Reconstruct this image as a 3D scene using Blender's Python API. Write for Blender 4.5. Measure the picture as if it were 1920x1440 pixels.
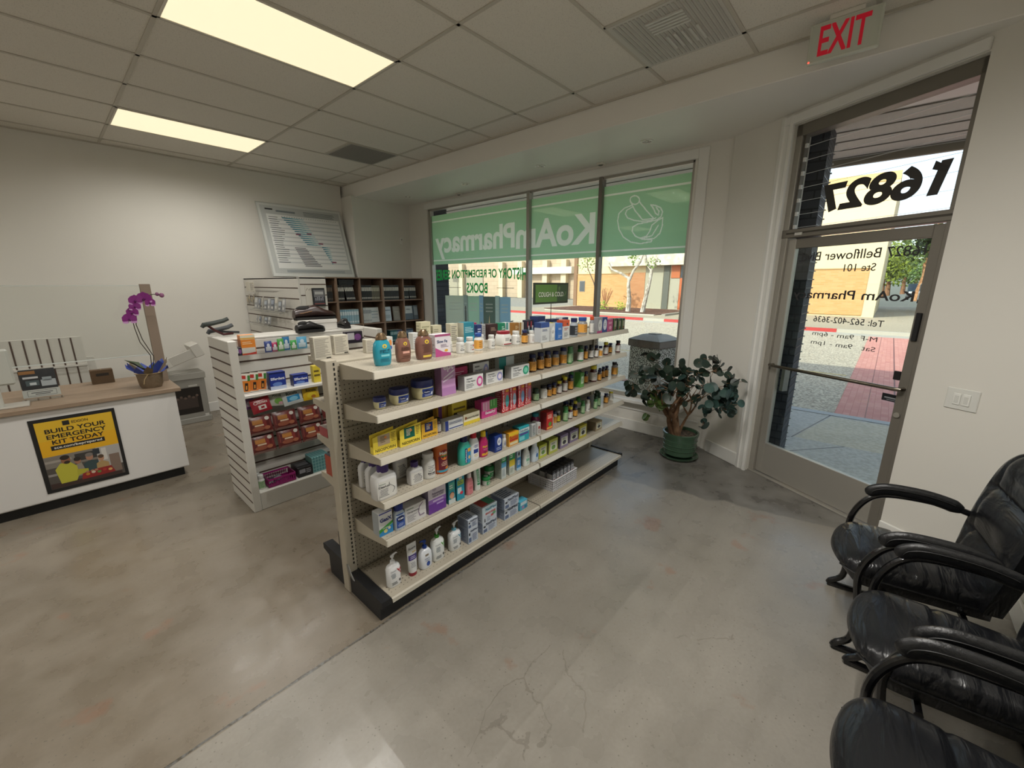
import bpy, math, random
from mathutils import Vector, Matrix
from mathutils.geometry import delaunay_2d_cdt
for o in list(bpy.data.objects): bpy.data.objects.remove(o)
SC=bpy.context.scene; COL=SC.collection
R=math.radians
# ------------------------------------------------------------------ camera, world, sun, exposure
EYE=1.72
cam=bpy.data.cameras.new('camera'); co=bpy.data.objects.new('camera',cam); COL.objects.link(co)
cam.sensor_fit='HORIZONTAL'; cam.sensor_width=36; cam.lens=774.925/1920*36; cam.clip_start=.05; cam.clip_end=400
YAW,PIT,ROL=.730146,-.238145,.000707
fw=Vector((math.cos(YAW)*math.cos(PIT),math.sin(YAW)*math.cos(PIT),math.sin(PIT)))
rt=fw.cross(Vector((0,0,1))).normalized(); up=rt.cross(fw)
rt,up=rt*math.cos(ROL)+up*math.sin(ROL),up*math.cos(ROL)-rt*math.sin(ROL)
m=Matrix((rt,up,-fw)).transposed().to_4x4(); m.translation=Vector((0,0,EYE)); co.matrix_world=m
SC.camera=co
vs=SC.view_settings; vs.view_transform='Standard'; vs.look='None'; vs.gamma=1; vs.use_curve_mapping=False
vs.exposure=0.25
W=bpy.data.worlds.new('sky'); SC.world=W; W.use_nodes=True; nt=W.node_tree; nt.nodes.clear()
wo=nt.nodes.new('ShaderNodeOutputWorld'); bg=nt.nodes.new('ShaderNodeBackground'); sk=nt.nodes.new('ShaderNodeTexSky')
sk.sky_type='NISHITA'; sk.sun_disc=False; sk.sun_elevation=R(38); sk.sun_rotation=R(-60); sk.dust_density=2.0
SKY=.30
bg.inputs[1].default_value=SKY
hs=nt.nodes.new('ShaderNodeHueSaturation'); hs.inputs['Saturation'].default_value=.62; nt.links.new(sk.outputs[0],hs.inputs['Color']); nt.links.new(hs.outputs[0],bg.inputs[0]); nt.links.new(bg.outputs[0],wo.inputs[0])
sun=bpy.data.lights.new('sun','SUN'); sun.energy=3.8; sun.angle=R(.6); sun.color=(1,.93,.8)
so=bpy.data.objects.new('sun',sun); COL.objects.link(so)
so.rotation_euler=Vector((.72,-.35,-.6)).to_track_quat('-Z','Y').to_euler()
LAMP_W=13.5; LAMP_C=(1,.968,.915)
# ------------------------------------------------------------------ materials
def lin(h):
    h=h.lstrip('#'); return tuple((lambda c:c/12.92 if c<=.04045 else ((c+.055)/1.055)**2.4)(int(h[i:i+2],16)/255) for i in (0,2,4))
_M={}
def M(hexc,rough=.5,metal=0,**k):
    key=(hexc,rough,metal,tuple(sorted(k.items())))
    if key in _M: return _M[key]
    m=bpy.data.materials.new('m_'+hexc.strip('#')); m.use_nodes=True; n=m.node_tree; b=n.nodes['Principled BSDF']
    c=lin(hexc); b.inputs['Base Color'].default_value=(*c,1); b.inputs['Roughness'].default_value=rough; b.inputs['Metallic'].default_value=metal
    if k.get('coat'): b.inputs['Coat Weight'].default_value=k['coat']; b.inputs['Coat Roughness'].default_value=.1
    if k.get('emit'): b.inputs['Emission Color'].default_value=(*c,1); b.inputs['Emission Strength'].default_value=k['emit']
    if k.get('trans'): b.inputs['Transmission Weight'].default_value=k['trans']
    if k.get('alpha'): b.inputs['Alpha'].default_value=k['alpha']
    if k.get('sub'): b.inputs['Subsurface Weight'].default_value=k['sub']; b.inputs['Subsurface Radius'].default_value=(.01,.01,.01)
    if k.get('var'):    # faint mottling of the colour itself
        t=n.nodes.new('ShaderNodeTexNoise'); t.inputs['Scale'].default_value=k.get('vs',6); t.inputs['Detail'].default_value=6
        cc=n.nodes.new('ShaderNodeTexCoord'); n.links.new(cc.outputs['Object'],t.inputs['Vector'])
        r=n.nodes.new('ShaderNodeMix'); r.data_type='RGBA'; v=k['var']
        r.inputs['A'].default_value=(*[x*(1-v) for x in c],1); r.inputs['B'].default_value=(*[min(1,x*(1+v)) for x in c],1)
        n.links.new(t.outputs['Fac'],r.inputs['Factor']); n.links.new(r.outputs['Result'],b.inputs['Base Color'])
    if k.get('bump'):
        t=n.nodes.new('ShaderNodeTexNoise'); t.inputs['Scale'].default_value=k.get('bs',80); t.inputs['Detail'].default_value=4
        cc=n.nodes.new('ShaderNodeTexCoord'); n.links.new(cc.outputs['Object'],t.inputs['Vector'])
        bp=n.nodes.new('ShaderNodeBump'); bp.inputs['Strength'].default_value=k['bump']; bp.inputs['Distance'].default_value=.01
        n.links.new(t.outputs['Fac'],bp.inputs['Height']); n.links.new(bp.outputs['Normal'],b.inputs['Normal'])
    _M[key]=m; return m
class NB:   # small node builder
    def __init__(s,name):
        s.m=bpy.data.materials.new(name); s.m.use_nodes=True; s.t=s.m.node_tree; s.b=s.t.nodes['Principled BSDF']; s.o=s.t.nodes['Material Output']
        s.tc=s.n('TexCoord')
    def n(s,ty,**k):
        x=s.t.nodes.new('ShaderNode'+ty)
        for a,v in k.items():
            if a[0]=='i' and a[1:].isdigit(): x.inputs[int(a[1:])].default_value=v
            elif a in ('Scale','Detail','Roughness','Strength','Distance','Fac','Factor','Distortion','Randomness'): x.inputs[a].default_value=v
            else: setattr(x,a,v)
        return x
    def l(s,a,b): s.t.links.new(a,b)
    def math(s,op,a,b=None):
        x=s.n('Math',operation=op)
        for i,v in enumerate((a,b)):
            if v is None: continue
            if isinstance(v,(int,float)): x.inputs[i].default_value=v
            else: s.l(v,x.inputs[i])
        return x.outputs[0]
    def xyz(s,src='Object'):
        x=s.n('SeparateXYZ'); s.l(s.tc.outputs[src],x.inputs[0]); return x.outputs
    def noise(s,scale,detail=5,src='Object'):
        x=s.n('TexNoise',Scale=scale,Detail=detail); s.l(s.tc.outputs[src],x.inputs['Vector']); return x.outputs['Fac']
    def ramp(s,fac,stops):
        x=s.n('ValToRGB'); e=x.color_ramp.elements
        while len(e)<len(stops): e.new(.5)
        for q,(p,c) in zip(e,stops):
            q.position=p; q.color=(*(lin(c) if isinstance(c,str) else (c,c,c)),1)
        s.l(fac,x.inputs[0]); return x.outputs[0]
    def mix(s,f,a,b,blend='MIX'):
        x=s.n('Mix',data_type='RGBA',blend_type=blend)
        for i,v in ((0,f),('A',a),('B',b)):
            if isinstance(v,str): x.inputs[i].default_value=(*lin(v),1)
            elif isinstance(v,(int,float)): x.inputs[i].default_value=v
            else: s.l(v,x.inputs[i])
        return x.outputs['Result']
    def bump(s,h,st=.3,d=.01):
        x=s.n('Bump',Strength=st,Distance=d); s.l(h,x.inputs['Height']); s.l(x.outputs[0],s.b.inputs['Normal'])
def mat_floor():
    q=NB('polished_concrete'); x,y,z=q.xyz()
    n1=q.noise(.9,8); n2=q.noise(5,10); n3=q.noise(60,4)
    base=q.ramp(n1,[(.3,'#7F7A70'),(.5,'#8D887F'),(.7,'#98938A')]); slab=q.ramp(n1,[(.3,'#6D6455'),(.5,'#7B7163'),(.7,'#857B6C')]); base=q.mix(q.math('GREATER_THAN',y,1.69),base,slab)
    blot=q.ramp(n2,[(.42,0.0),(.62,1.0)]); base=q.mix(q.math('MULTIPLY',blot,.13),base,'#B0A99D')
    fine=q.ramp(n3,[(.3,0.0),(.7,1.0)]); base=q.mix(q.math('MULTIPLY',fine,.14),base,'#645D54')
    rust=q.ramp(q.noise(3.1,12),[(.64,0.0),(.68,1.0)]); base=q.mix(q.math('MULTIPLY',rust,.42),base,'#8A6450')
    dv=q.n('TexVoronoi',Scale=42); q.l(q.tc.outputs['Object'],dv.inputs['Vector']); dots=q.math('MULTIPLY',q.math('LESS_THAN',dv.outputs['Distance'],.13),q.math('GREATER_THAN',n2,.50)); base=q.mix(q.math('MULTIPLY',dots,.5),base,'#55504A')
    st=q.n('Mapping'); st.inputs['Scale'].default_value=(1.2,9,1); st.inputs['Rotation'].default_value=(0,0,.12); q.l(q.tc.outputs['Object'],st.inputs[0]); sn=q.n('TexNoise',Scale=1.1,Detail=7); q.l(st.outputs[0],sn.inputs['Vector']); base=q.mix(q.math('MULTIPLY',q.ramp(sn.outputs['Fac'],[(.5,0.0),(.85,1.0)]),.22),base,'#665E52')
    # older darker band by the shopfront
    edge=q.math('ADD',q.math('ADD',x,q.math('MULTIPLY',y,.22)),q.math('MULTIPLY',n2,.22))
    zone=q.ramp(q.math('SUBTRACT',edge,3.05),[(.60,0.0),(.66,1.0)]) if False else q.ramp(q.math('MULTIPLY',q.math('SUBTRACT',edge,2.69),1.0),[(.97,0.0),(1.0,1.0)])
    dark=q.ramp(n2,[(.35,'#5F5C57'),(.65,'#7C7973')]); base=q.mix(zone,base,dark)
    # saw joint along x under the shelving, and hairline cracks
    j=q.math('ABSOLUTE',q.math('SUBTRACT',y,q.math('ADD',1.69,q.math('MULTIPLY',n2,.02))))
    jm=q.math('LESS_THAN',j,q.math('MULTIPLY',q.noise(11,4),.013)); base=q.mix(q.math('MULTIPLY',jm,.8),base,q.ramp(n3,[(.4,'#37362F'),(.62,'#6F7172')]))
    nv=q.n('TexNoise',Scale=1.3,Detail=6); q.l(q.tc.outputs['Object'],nv.inputs['Vector'])
    ad=q.n('VectorMath',operation='ADD'); q.l(q.tc.outputs['Object'],ad.inputs[0]); sc=q.n('VectorMath',operation='SCALE'); sc.inputs[3].default_value=.5
    q.l(nv.outputs['Color'],sc.inputs[0]); q.l(sc.outputs[0],ad.inputs[1])
    vo=q.n('TexVoronoi',feature='DISTANCE_TO_EDGE',Scale=.55); q.l(ad.outputs[0],vo.inputs['Vector'])
    cr=q.math('MULTIPLY',q.math('LESS_THAN',vo.outputs['Distance'],.0011),q.math('GREATER_THAN',n1,.52)); base=q.mix(q.math('MULTIPLY',cr,.28),base,'#4A4238')
    q.l(base,q.b.inputs['Base Color'])
    q.l(q.ramp(n2,[(.3,.23),(.7,.37)]),q.b.inputs['Roughness']); q.b.inputs['Specular IOR Level'].default_value=.55
    q.bump(n2,.03,.01); return q.m
def mat_tile():
    q=NB('ceiling_tile'); s=q.n('TexVoronoi',Scale=150); q.l(q.tc.outputs['Object'],s.inputs['Vector'])
    n=q.noise(220,3); f=q.math('MULTIPLY',q.math('LESS_THAN',s.outputs['Distance'],.30),q.math('GREATER_THAN',n,.52))
    q.l(q.mix(q.math('MULTIPLY',f,.55),'#DAD5CA','#8A847A'),q.b.inputs['Base Color']); q.b.inputs['Roughness'].default_value=.95; q.bump(n,.15,.003); return q.m
def mat_peg(ax,c,sp=.0254,rows=None):
    # holes of the perforated metal: pattern on the sheet itself; rows=(y-range) keeps them in two bands
    q=NB('perforated_metal'); o=q.xyz(); a,b=o['XYZ'.index(ax[0])],o['XYZ'.index(ax[1])]
    fa=q.math('SUBTRACT',q.math('FRACT',q.math('DIVIDE',a,sp)),.5); fb=q.math('SUBTRACT',q.math('FRACT',q.math('DIVIDE',b,sp)),.5)
    d=q.math('SQRT',q.math('ADD',q.math('MULTIPLY',fa,fa),q.math('MULTIPLY',fb,fb))); h=q.math('LESS_THAN',d,.13)
    if rows:
        inb=None
        for (r0,r1) in rows:
            t=q.math('MULTIPLY',q.math('GREATER_THAN',b,r0),q.math('LESS_THAN',b,r1)); inb=t if inb is None else q.math('ADD',inb,t)
        h=q.math('MULTIPLY',h,inb)
    ge=q.n('NewGeometry'); sn=q.n('SeparateXYZ'); q.l(ge.outputs['True Normal'],sn.inputs[0]); fa_={'X':0,'Y':1,'Z':2}[[a for a in 'XYZ' if a not in ax][0]]; h=q.math('MULTIPLY',h,q.math('GREATER_THAN',q.math('ABSOLUTE',sn.outputs[fa_]),.7))
    q.l(q.mix(h,c,'#17140F'),q.b.inputs['Base Color']); q.b.inputs['Roughness'].default_value=.32; return q.m
def mat_glass(tint='#EFF5F3',ior=1.45):
    q=NB('glass'); q.t.nodes.remove(q.b); tr=q.n('BsdfTransparent'); tr.inputs[0].default_value=(*lin(tint),1)
    gl=q.n('BsdfGlossy',Roughness=.01); ge=q.n('NewGeometry'); dp=q.n('VectorMath',operation='DOT_PRODUCT'); q.l(ge.outputs['Incoming'],dp.inputs[0]); q.l(ge.outputs['Normal'],dp.inputs[1])
    f0=((ior-1)/(ior+1))**2; fr=q.math('ADD',f0,q.math('MULTIPLY',1-f0,q.math('POWER',q.math('SUBTRACT',1,q.math('ABSOLUTE',dp.outputs['Value'])),5)))
    mx=q.n('MixShader'); q.l(fr,mx.inputs[0]); q.l(tr.outputs[0],mx.inputs[1]); q.l(gl.outputs[0],mx.inputs[2]); q.l(mx.outputs[0],q.o.inputs[0]); return q.m
def mat_film(c,tr=.5,alpha=0):
    # vinyl film on glass: part diffuse, part translucent, a little see-through
    q=NB('vinyl_film'); q.t.nodes.remove(q.b); a=q.n('BsdfDiffuse'); b=q.n('BsdfTranslucent')
    for k in (a,b): k.inputs[0].default_value=(*lin(c),1)
    mx=q.n('MixShader'); mx.inputs[0].default_value=tr; q.l(a.outputs[0],mx.inputs[1]); q.l(b.outputs[0],mx.inputs[2]); out=mx.outputs[0]
    if alpha:
        t=q.n('BsdfTransparent'); m2=q.n('MixShader'); m2.inputs[0].default_value=alpha; q.l(out,m2.inputs[1]); q.l(t.outputs[0],m2.inputs[2]); out=m2.outputs[0]
    q.l(out,q.o.inputs[0]); return q.m
def mat_acrylic(): return mat_glass('#FAFBFA',1.35)
def mat_brick(c1,c2,mort,sc,bw=.5,rh=.25,ax='YZ',msz=.02,rough=.85):
    q=NB('brick'); o=q.xyz(); cb=q.n('CombineXYZ'); q.l(o['XYZ'.index(ax[0])],cb.inputs[0]); q.l(o['XYZ'.index(ax[1])],cb.inputs[1])
    b=q.n('TexBrick',Scale=sc); q.l(cb.outputs[0],b.inputs['Vector']); b.inputs['Color1'].default_value=(*lin(c1),1); b.inputs['Color2'].default_value=(*lin(c2),1)
    b.inputs['Mortar'].default_value=(*lin(mort),1); b.inputs['Mortar Size'].default_value=msz; b.inputs['Brick Width'].default_value=bw; b.inputs['Row Height'].default_value=rh
    q.l(b.outputs['Color'],q.b.inputs['Base Color']); q.b.inputs['Roughness'].default_value=rough; q.bump(b.outputs['Fac'],-.4,.01); return q.m
def mat_speck(c1,c2,sc=60,lo=.45,hi=.55,rough=.9):
    q=NB('aggregate'); n=q.noise(sc,4); q.l(q.mix(q.ramp(n,[(lo,0.0),(hi,1.0)]),c1,c2),q.b.inputs['Base Color']); q.b.inputs['Roughness'].default_value=rough; q.bump(n,.3,.01); return q.m
def mat_leather():
    q=NB('black_leather'); w=q.n('TexNoise',Scale=7,Detail=3,Distortion=.6)
    mp=q.n('Mapping'); mp.inputs['Scale'].default_value=(.7,3.2,1.5); mp.inputs['Rotation'].default_value=(0,0,.6); q.l(q.tc.outputs['Object'],mp.inputs[0]); q.l(mp.outputs[0],w.inputs['Vector'])
    f=q.noise(260,2); h=q.math('ADD',w.outputs['Fac'],q.math('MULTIPLY',f,.02)); q.b.inputs['Base Color'].default_value=(*lin('#17181B'),1)
    q.b.inputs['Roughness'].default_value=.30; q.bump(h,.42,.03); return q.m
def mat_wood(c1,c2,ax=(1,12,12),rough=.5):
    q=NB('wood_laminate'); mp=q.n('Mapping'); mp.inputs['Scale'].default_value=ax; q.l(q.tc.outputs['Object'],mp.inputs[0])
    n=q.n('TexNoise',Scale=3,Detail=8,Distortion=1.2); q.l(mp.outputs[0],n.inputs['Vector']); q.l(q.mix(n.outputs['Fac'],c1,c2),q.b.inputs['Base Color']); q.b.inputs['Roughness'].default_value=rough; return q.m
def mat_leaf(c1,c2):
    q=NB('leaf'); n=q.noise(9,3); q.l(q.mix(q.ramp(n,[(.35,0.0),(.65,1.0)]),c1,c2),q.b.inputs['Base Color']); q.b.inputs['Roughness'].default_value=.45; return q.m
# ------------------------------------------------------------------ mesh builder
_TX={}
def text_geo(s,bold=0):
    k=(s,bold)
    if k not in _TX:
        c=bpy.data.curves.new('t','FONT'); c.body=s; c.resolution_u=10 if s=='16827' else 4; c.offset=0 if 0<bold<.026 else bold; c.size=1
        o=bpy.data.objects.new('t',c); me=bpy.data.meshes.new_from_object(o)
        vs_=[tuple(v.co[:2]) for v in me.vertices]; fs=[tuple(p.vertices) for p in me.polygons]
        bpy.data.objects.remove(o); bpy.data.curves.remove(c); bpy.data.meshes.remove(me)
        xs=[v[0] for v in vs_] or [0]; ys=[v[1] for v in vs_] or [0]
        _TX[k]=(vs_,fs,min(xs),max(xs),min(ys),max(ys))
    return _TX[k]
class MB:
    def __init__(s): s.v=[]; s.f=[]; s.mi=[]; s.mats=[]; s.T=None
    def mat(s,m):
        if isinstance(m,str): m=M(m)
        if m not in s.mats: s.mats.append(m)
        return s.mats.index(m)
    def add(s,vs_,fs,m):
        i=s.mat(m); b=len(s.v); s.v+= [tuple(s.T@Vector(v)) if s.T else tuple(v) for v in vs_]
        s.f+=[tuple(b+k for k in f) for f in fs]; s.mi+=[i]*len(fs)
    def box(s,x0,x1,y0,y1,z0,z1,m,b=0):
        if b<=0:
            v=[(x,y,z) for x in (x0,x1) for y in (y0,y1) for z in (z0,z1)]
            s.add(v,[(0,1,3,2),(4,6,7,5),(0,4,5,1),(2,3,7,6),(0,2,6,4),(1,5,7,3)],m); return
        b=min(b,(x1-x0)*.45,(y1-y0)*.45,(z1-z0)*.45); v=[];ix={}
        X=(x0,x1);Y=(y0,y1);Z=(z0,z1)
        for i in (0,1):
            for j in (0,1):
                for k in (0,1):
                    sx,sy,sz=(1,-1)[i],(1,-1)[j],(1,-1)[k]
                    for a,(dx,dy,dz) in enumerate(((0,1,1),(1,0,1),(1,1,0))):
                        ix[i,j,k,a]=len(v); v.append((X[i]+sx*b*dx,Y[j]+sy*b*dy,Z[k]+sz*b*dz))
        f=[]
        for i in (0,1): q=[ix[i,0,0,0],ix[i,1,0,0],ix[i,1,1,0],ix[i,0,1,0]]; f.append(q if i else q[::-1])
        for j in (0,1): q=[ix[0,j,0,1],ix[1,j,0,1],ix[1,j,1,1],ix[0,j,1,1]]; f.append(q if not j else q[::-1])
        for k in (0,1): q=[ix[0,0,k,2],ix[1,0,k,2],ix[1,1,k,2],ix[0,1,k,2]]; f.append(q if k else q[::-1])
        for i in (0,1):
            for j in (0,1):
                q=[ix[i,j,0,0],ix[i,j,0,1],ix[i,j,1,1],ix[i,j,1,0]]; f.append(q if (i+j)%2 else q[::-1])
            for k in (0,1):
                q=[ix[i,0,k,0],ix[i,1,k,0],ix[i,1,k,2],ix[i,0,k,2]]; f.append(q if (i+k)%2 else q[::-1])
        for j in (0,1):
            for k in (0,1):
                q=[ix[0,j,k,1],ix[0,j,k,2],ix[1,j,k,2],ix[1,j,k,1]]; f.append(q)
        for i in (0,1):
            for j in (0,1):
                for k in (0,1): f.append((ix[i,j,k,0],ix[i,j,k,1],ix[i,j,k,2]))
        s.add(v,f,m)
    def quad(s,a,b,c,d,m): s.add([a,b,c,d],[(0,1,2,3)],m)
    def prism(s,pts,ax,a0,a1,m):
        n=len(pts)
        def P(p,a): return {'x':(a,p[0],p[1]),'y':(p[0],a,p[1]),'z':(p[0],p[1],a)}[ax]
        v=[P(p,a0) for p in pts]+[P(p,a1) for p in pts]
        s.add(v,[tuple(range(n))[::-1],tuple(range(n,2*n))]+[(i,(i+1)%n,n+(i+1)%n,n+i) for i in range(n)],m)
    def loft(s,secs,n=20,p=2,m='#FFFFFF',cap=True,a0=0,a1=360,c=(0,0)):
        # secs: (rx,ry,z) ellipses/superellipses stacked in z; optional per-section offset (rx,ry,z,ox,oy)
        full=(a1-a0)>=360; k=n if full else n+1; v=[]
        for q in secs:
            rx,ry,z=q[:3]; ox,oy=(q[3],q[4]) if len(q)>4 else (0,0)
            for i in range(k):
                t=R(a0+(a1-a0)*i/n); cx,sy=math.cos(t),math.sin(t)
                v.append((c[0]+ox+rx*math.copysign(abs(cx)**(2/p),cx),c[1]+oy+ry*math.copysign(abs(sy)**(2/p),sy),z))
        f=[]
        for j in range(len(secs)-1):
            for i in range(n if full else n):
                a=j*k+i; b=j*k+(i+1)%k; f.append((a,b,b+k,a+k))
        if cap and full:
            f.append(tuple(range(k))[::-1]); o=(len(secs)-1)*k; f.append(tuple(o+i for i in range(k)))
        s.add(v,f,m)
    def tube(s,pts,r,n=10,m='#888888',caps=True,flat=1):
        pts=[Vector(p) for p in pts]; N=len(pts); rs=r if isinstance(r,(list,tuple)) else [r]*N; v=[]; up_=None
        for i,p in enumerate(pts):
            t=(pts[min(i+1,N-1)]-pts[max(i-1,0)]).normalized()
            if up_ is None: up_=Vector((0,0,1)) if abs(t.z)<.9 else Vector((1,0,0))
            a=t.cross(up_).normalized(); b=a.cross(t).normalized(); up_=b
            for j in range(n):
                th=2*math.pi*j/n; v.append(tuple(p+a*math.cos(th)*rs[i]+b*math.sin(th)*rs[i]*flat))
        f=[(i*n+j,i*n+(j+1)%n,(i+1)*n+(j+1)%n,(i+1)*n+j) for i in range(N-1) for j in range(n)]
        if caps: f+= [tuple(range(n))[::-1],tuple((N-1)*n+j for j in range(n))]
        s.add(v,f,m)
    def ell(s,c,r,m,nu=14,nv=8,rot=None):
        v=[];f=[]
        for j in range(nv+1):
            a=math.pi*j/nv
            for i in range(nu):
                b=2*math.pi*i/nu; q=Vector((r[0]*math.sin(a)*math.cos(b),r[1]*math.sin(a)*math.sin(b),r[2]*math.cos(a)))
                if rot: q=rot@q
                v.append(tuple(q+Vector(c)))
        for j in range(nv):
            for i in range(nu): f.append((j*nu+i,(j+1)*nu+i,(j+1)*nu+(i+1)%nu,j*nu+(i+1)%nu))
        s.add(v,f,m)
    def text(s,t,fn,m,w=None,h=None,bold=0,cx=0,cy=0,al='c',warp=None):
        # flat lettering, placed through fn(u,v)->xyz ; fits the given width / height
        vs_,fs,x0,x1,y0,y1=text_geo(t,bold)
        if not vs_: return
        sx=w/(x1-x0) if w else None; sy=h/(y1-y0) if h else None
        if sx is None: sx=sy
        if sy is None: sy=sx
        ox={'c':-(x0+x1)/2,'l':-x0,'r':-x1}[al]
        nn=Vector((0,0,0))
        if 0<bold<.026:
            p0=Vector(fn(cx,cy)); nn=(Vector(fn(cx+1e-3,cy))-p0).cross(Vector(fn(cx,cy+1e-3))-p0).normalized()*7e-5
        for k_,(du,dv) in enumerate(((-1,-.7),(1,-.7),(-1,.7),(1,.7)) if nn.length else ((0,0),)):     # shifted strikes make the bold face
            out=[]
            for (a,b) in vs_:
                u=(a+ox+du*bold)*sx; v=(b-(y0+y1)/2+dv*bold)*sy
                if warp: u,v=warp(u,v)
                out.append(tuple(Vector(fn(cx+u,cy+v))+nn*k_))
            s.add(out,fs,m)
    def build(s,name,parent=None,loc=(0,0,0),rz=0,smooth=True,ang=35,mods=None):
        me=bpy.data.meshes.new(name); me.from_pydata(s.v,[],s.f)
        for m in s.mats: me.materials.append(m)
        me.polygons.foreach_set('material_index',s.mi)
        if smooth:
            me.polygons.foreach_set('use_smooth',[True]*len(me.polygons))
            me.update()
            try: me.set_sharp_from_angle(angle=R(ang))
            except Exception: pass
        me.update(); o=bpy.data.objects.new(name,me); COL.objects.link(o)
        o.location=loc; o.rotation_euler=(0,0,rz)
        if parent is not None: o.parent=parent
        return o
_LB={}
def tag(o,label,cat,group=None):
    if label in _LB and not group: print('DUPLABEL',label)
    _LB[label]=1; o['label']=label; o['category']=cat
    if group: o['group']=group
    return o
def struct(o): o['kind']='structure'; return o
def empty(name,loc=(0,0,0),rz=0,label=None,cat=None,group=None):
    o=bpy.data.objects.new(name,None); COL.objects.link(o); o.location=loc; o.rotation_euler=(0,0,rz); o.empty_display_size=.05
    if label: tag(o,label,cat,group)
    return o
def copy_tree(o,kids,parent=None):
    c=o.copy(); COL.objects.link(c); c.parent=parent
    for ch,g in kids: copy_tree(ch,g,c)
    return c
def kids_of(o): return [(c,kids_of(c)) for c in bpy.data.objects if c.parent==o]
def sbox(name,*a,b=0,parent=None):
    q=MB(); q.box(*a,b=b); o=q.build(name,parent); return struct(o) if parent is None else o
ORD=['first','second','third','fourth','fifth','sixth','seventh','eighth','ninth','tenth','eleventh','twelfth','thirteenth','fourteenth','fifteenth','sixteenth','seventeenth','eighteenth','nineteenth','twentieth']
# ------------------------------------------------------------------ shared materials
WALL=M('#DAD7CF',.75,var=.02,vs=3); WALLW=M('#DCD9D1',.7); TRIM=M('#E2E1DC',.45); SOFF=M('#E6E3DC',.4)
FLOOR=mat_floor(); TILE=mat_tile(); TBAR=M('#BDB7AA',.6); GLASS=mat_glass(); ACR=mat_acrylic()
ALU=M('#A8A49B',.38,.45); ALUD=M('#7C776E',.42,.35); BLK=M('#121214',.5); DIFF=M('#F6E9C6',.5,emit=.80); 
CEIL=3.22; SOFZ=3.02; WX=4.49; WL=6.75; WE=-.76
# ------------------------------------------------------------------ floor, ceiling, walls
q=MB(); q.quad((-4,WE-.1,0),(4.6,WE-.1,0),(4.6,WL+.1,0),(-4,WL+.1,0),FLOOR); struct(q.build('floor'))
q=MB(); q.box(-4,3.5,WE-.1,WL+.1,CEIL,CEIL+.05,TILE); struct(q.build('ceiling'))
q=MB(); XG=[-2.94,-1.72,-.5,.72,1.94,3.16]; YG=[.92+.623*k for k in range(-2,10)]
for x in XG: q.box(x-.012,x+.012,WE,WL,CEIL-.006,CEIL,TBAR)
for y in YG: q.box(-4,3.49,y-.012,y+.012,CEIL-.006,CEIL,TBAR)
q.box(2.55-.01,2.55+.01,YG[2],YG[3],CEIL-.006,CEIL,TBAR); q.box(2.55-.01,2.55+.01,YG[8],YG[9],CEIL-.006,CEIL,TBAR)
q.box(-4,3.49,WL-.02,WL,CEIL-.012,CEIL,TBAR); q.box(3.475,3.495,WE,WL,CEIL-.012,CEIL,TBAR)
struct(q.build('ceiling_grid'))
sbox('wall_left',-4,3.46,WL,WL+.12,0,CEIL,WALL)
q=MB(); q.box(3.46,4.62,6.42,WL+.12,0,SOFZ+.02,WALL); struct(q.build('wall_panel'))
sbox('wall_back',-4.1,-4,WE-.1,WL+.1,0,CEIL,WALL)
sbox('wall_right',-4,3.62,WE-.12,WE,0,CEIL,WALL)
sbox('soffit',3.5,4.62,WE-.5,WL+.1,SOFZ,CEIL+.05,SOFF,b=.004)
# window wall: strip right of the window, below and above it, and left of it
YR,YL,ZS,ZT=1.62,5.90,.40,2.90
q=MB(); q.box(WX,4.62,YL,6.42,0,SOFZ,WALLW); q.box(WX,4.62,YR,YL,ZT,SOFZ,WALLW); q.box(WX,4.62,YR,YL,0,ZS-.03,WALLW); q.box(WX,4.62,1.22,YR,0,SOFZ,WALLW)
struct(q.build('wall_window'))
sbox('trim_1',WX-.016,WX,YR-.13,YR-.03,ZS-.03,ZT+.09,TRIM,b=.004)
sbox('trim_2',WX-.016,WX,YR-.03,YL+.06,ZT+.0,ZT+.09,TRIM,b=.004)
sbox('window_sill',WX-.10,WX+.10,YR-.13,YL+.05,ZS-.04,ZS,TRIM,b=.006)
sbox('baseboard_window',WX-.018,WX,1.33,6.42,0,.13,TRIM,b=.004)
sbox('trim_3',WX-.012,WX,1.33,6.42,.26,.275,TRIM)
# door wall at sixty degrees; local s runs from the window corner side to the right, n points into the room
A=Vector((4.251,.710,0)); U=Vector((-.5,-.8660,0)); N=Vector((-.8660,.5,0)); TH=.094
DM=Matrix(((U.x,N.x,0,A.x),(U.y,N.y,0,A.y),(0,0,1,0),(0,0,0,1)))
def door_mb(): q=MB(); q.T=DM; return q
S0,S1,ZD=-.02,1.10,2.93
q=door_mb(); q.box(-.60,S0-.0,-.06,TH,0,SOFZ,WALLW); q.box(S0,S1,-.06,TH,ZD,SOFZ,WALLW); q.box(S1,1.86,-.06,TH,0,SOFZ,WALLW); struct(q.build('wall_door'))
q=door_mb()
q.prism([(-.115,TH),(-.115,TH+.018),(-.085,TH+.024),(-.075,TH+.016),(-.045,TH+.016),(-.035,TH+.022),(-.01,TH+.018),(-.01,TH)],'z',0,ZD+.07,TRIM)
q.box(-.115,S1+.0,TH,TH+.02,ZD+.005,ZD+.07,TRIM,b=.004)
struct(q.build('trim_4'))
q=door_mb(); q.box(-.52,-.115,TH,TH+.016,0,.13,TRIM,b=.004); struct(q.build('baseboard_door'))
q=door_mb(); q.box(S1+.0,1.75,TH,TH+.016,0,.13,TRIM,b=.004); struct(q.build('baseboard_right'))
sbox('baseboard_back',-3.9,3.3,WE,WE+.016,0,.13,TRIM,b=.004)
sbox('baseboard_left',-4,3.46,WL-.016,WL,0,.13,TRIM,b=.004)
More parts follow.
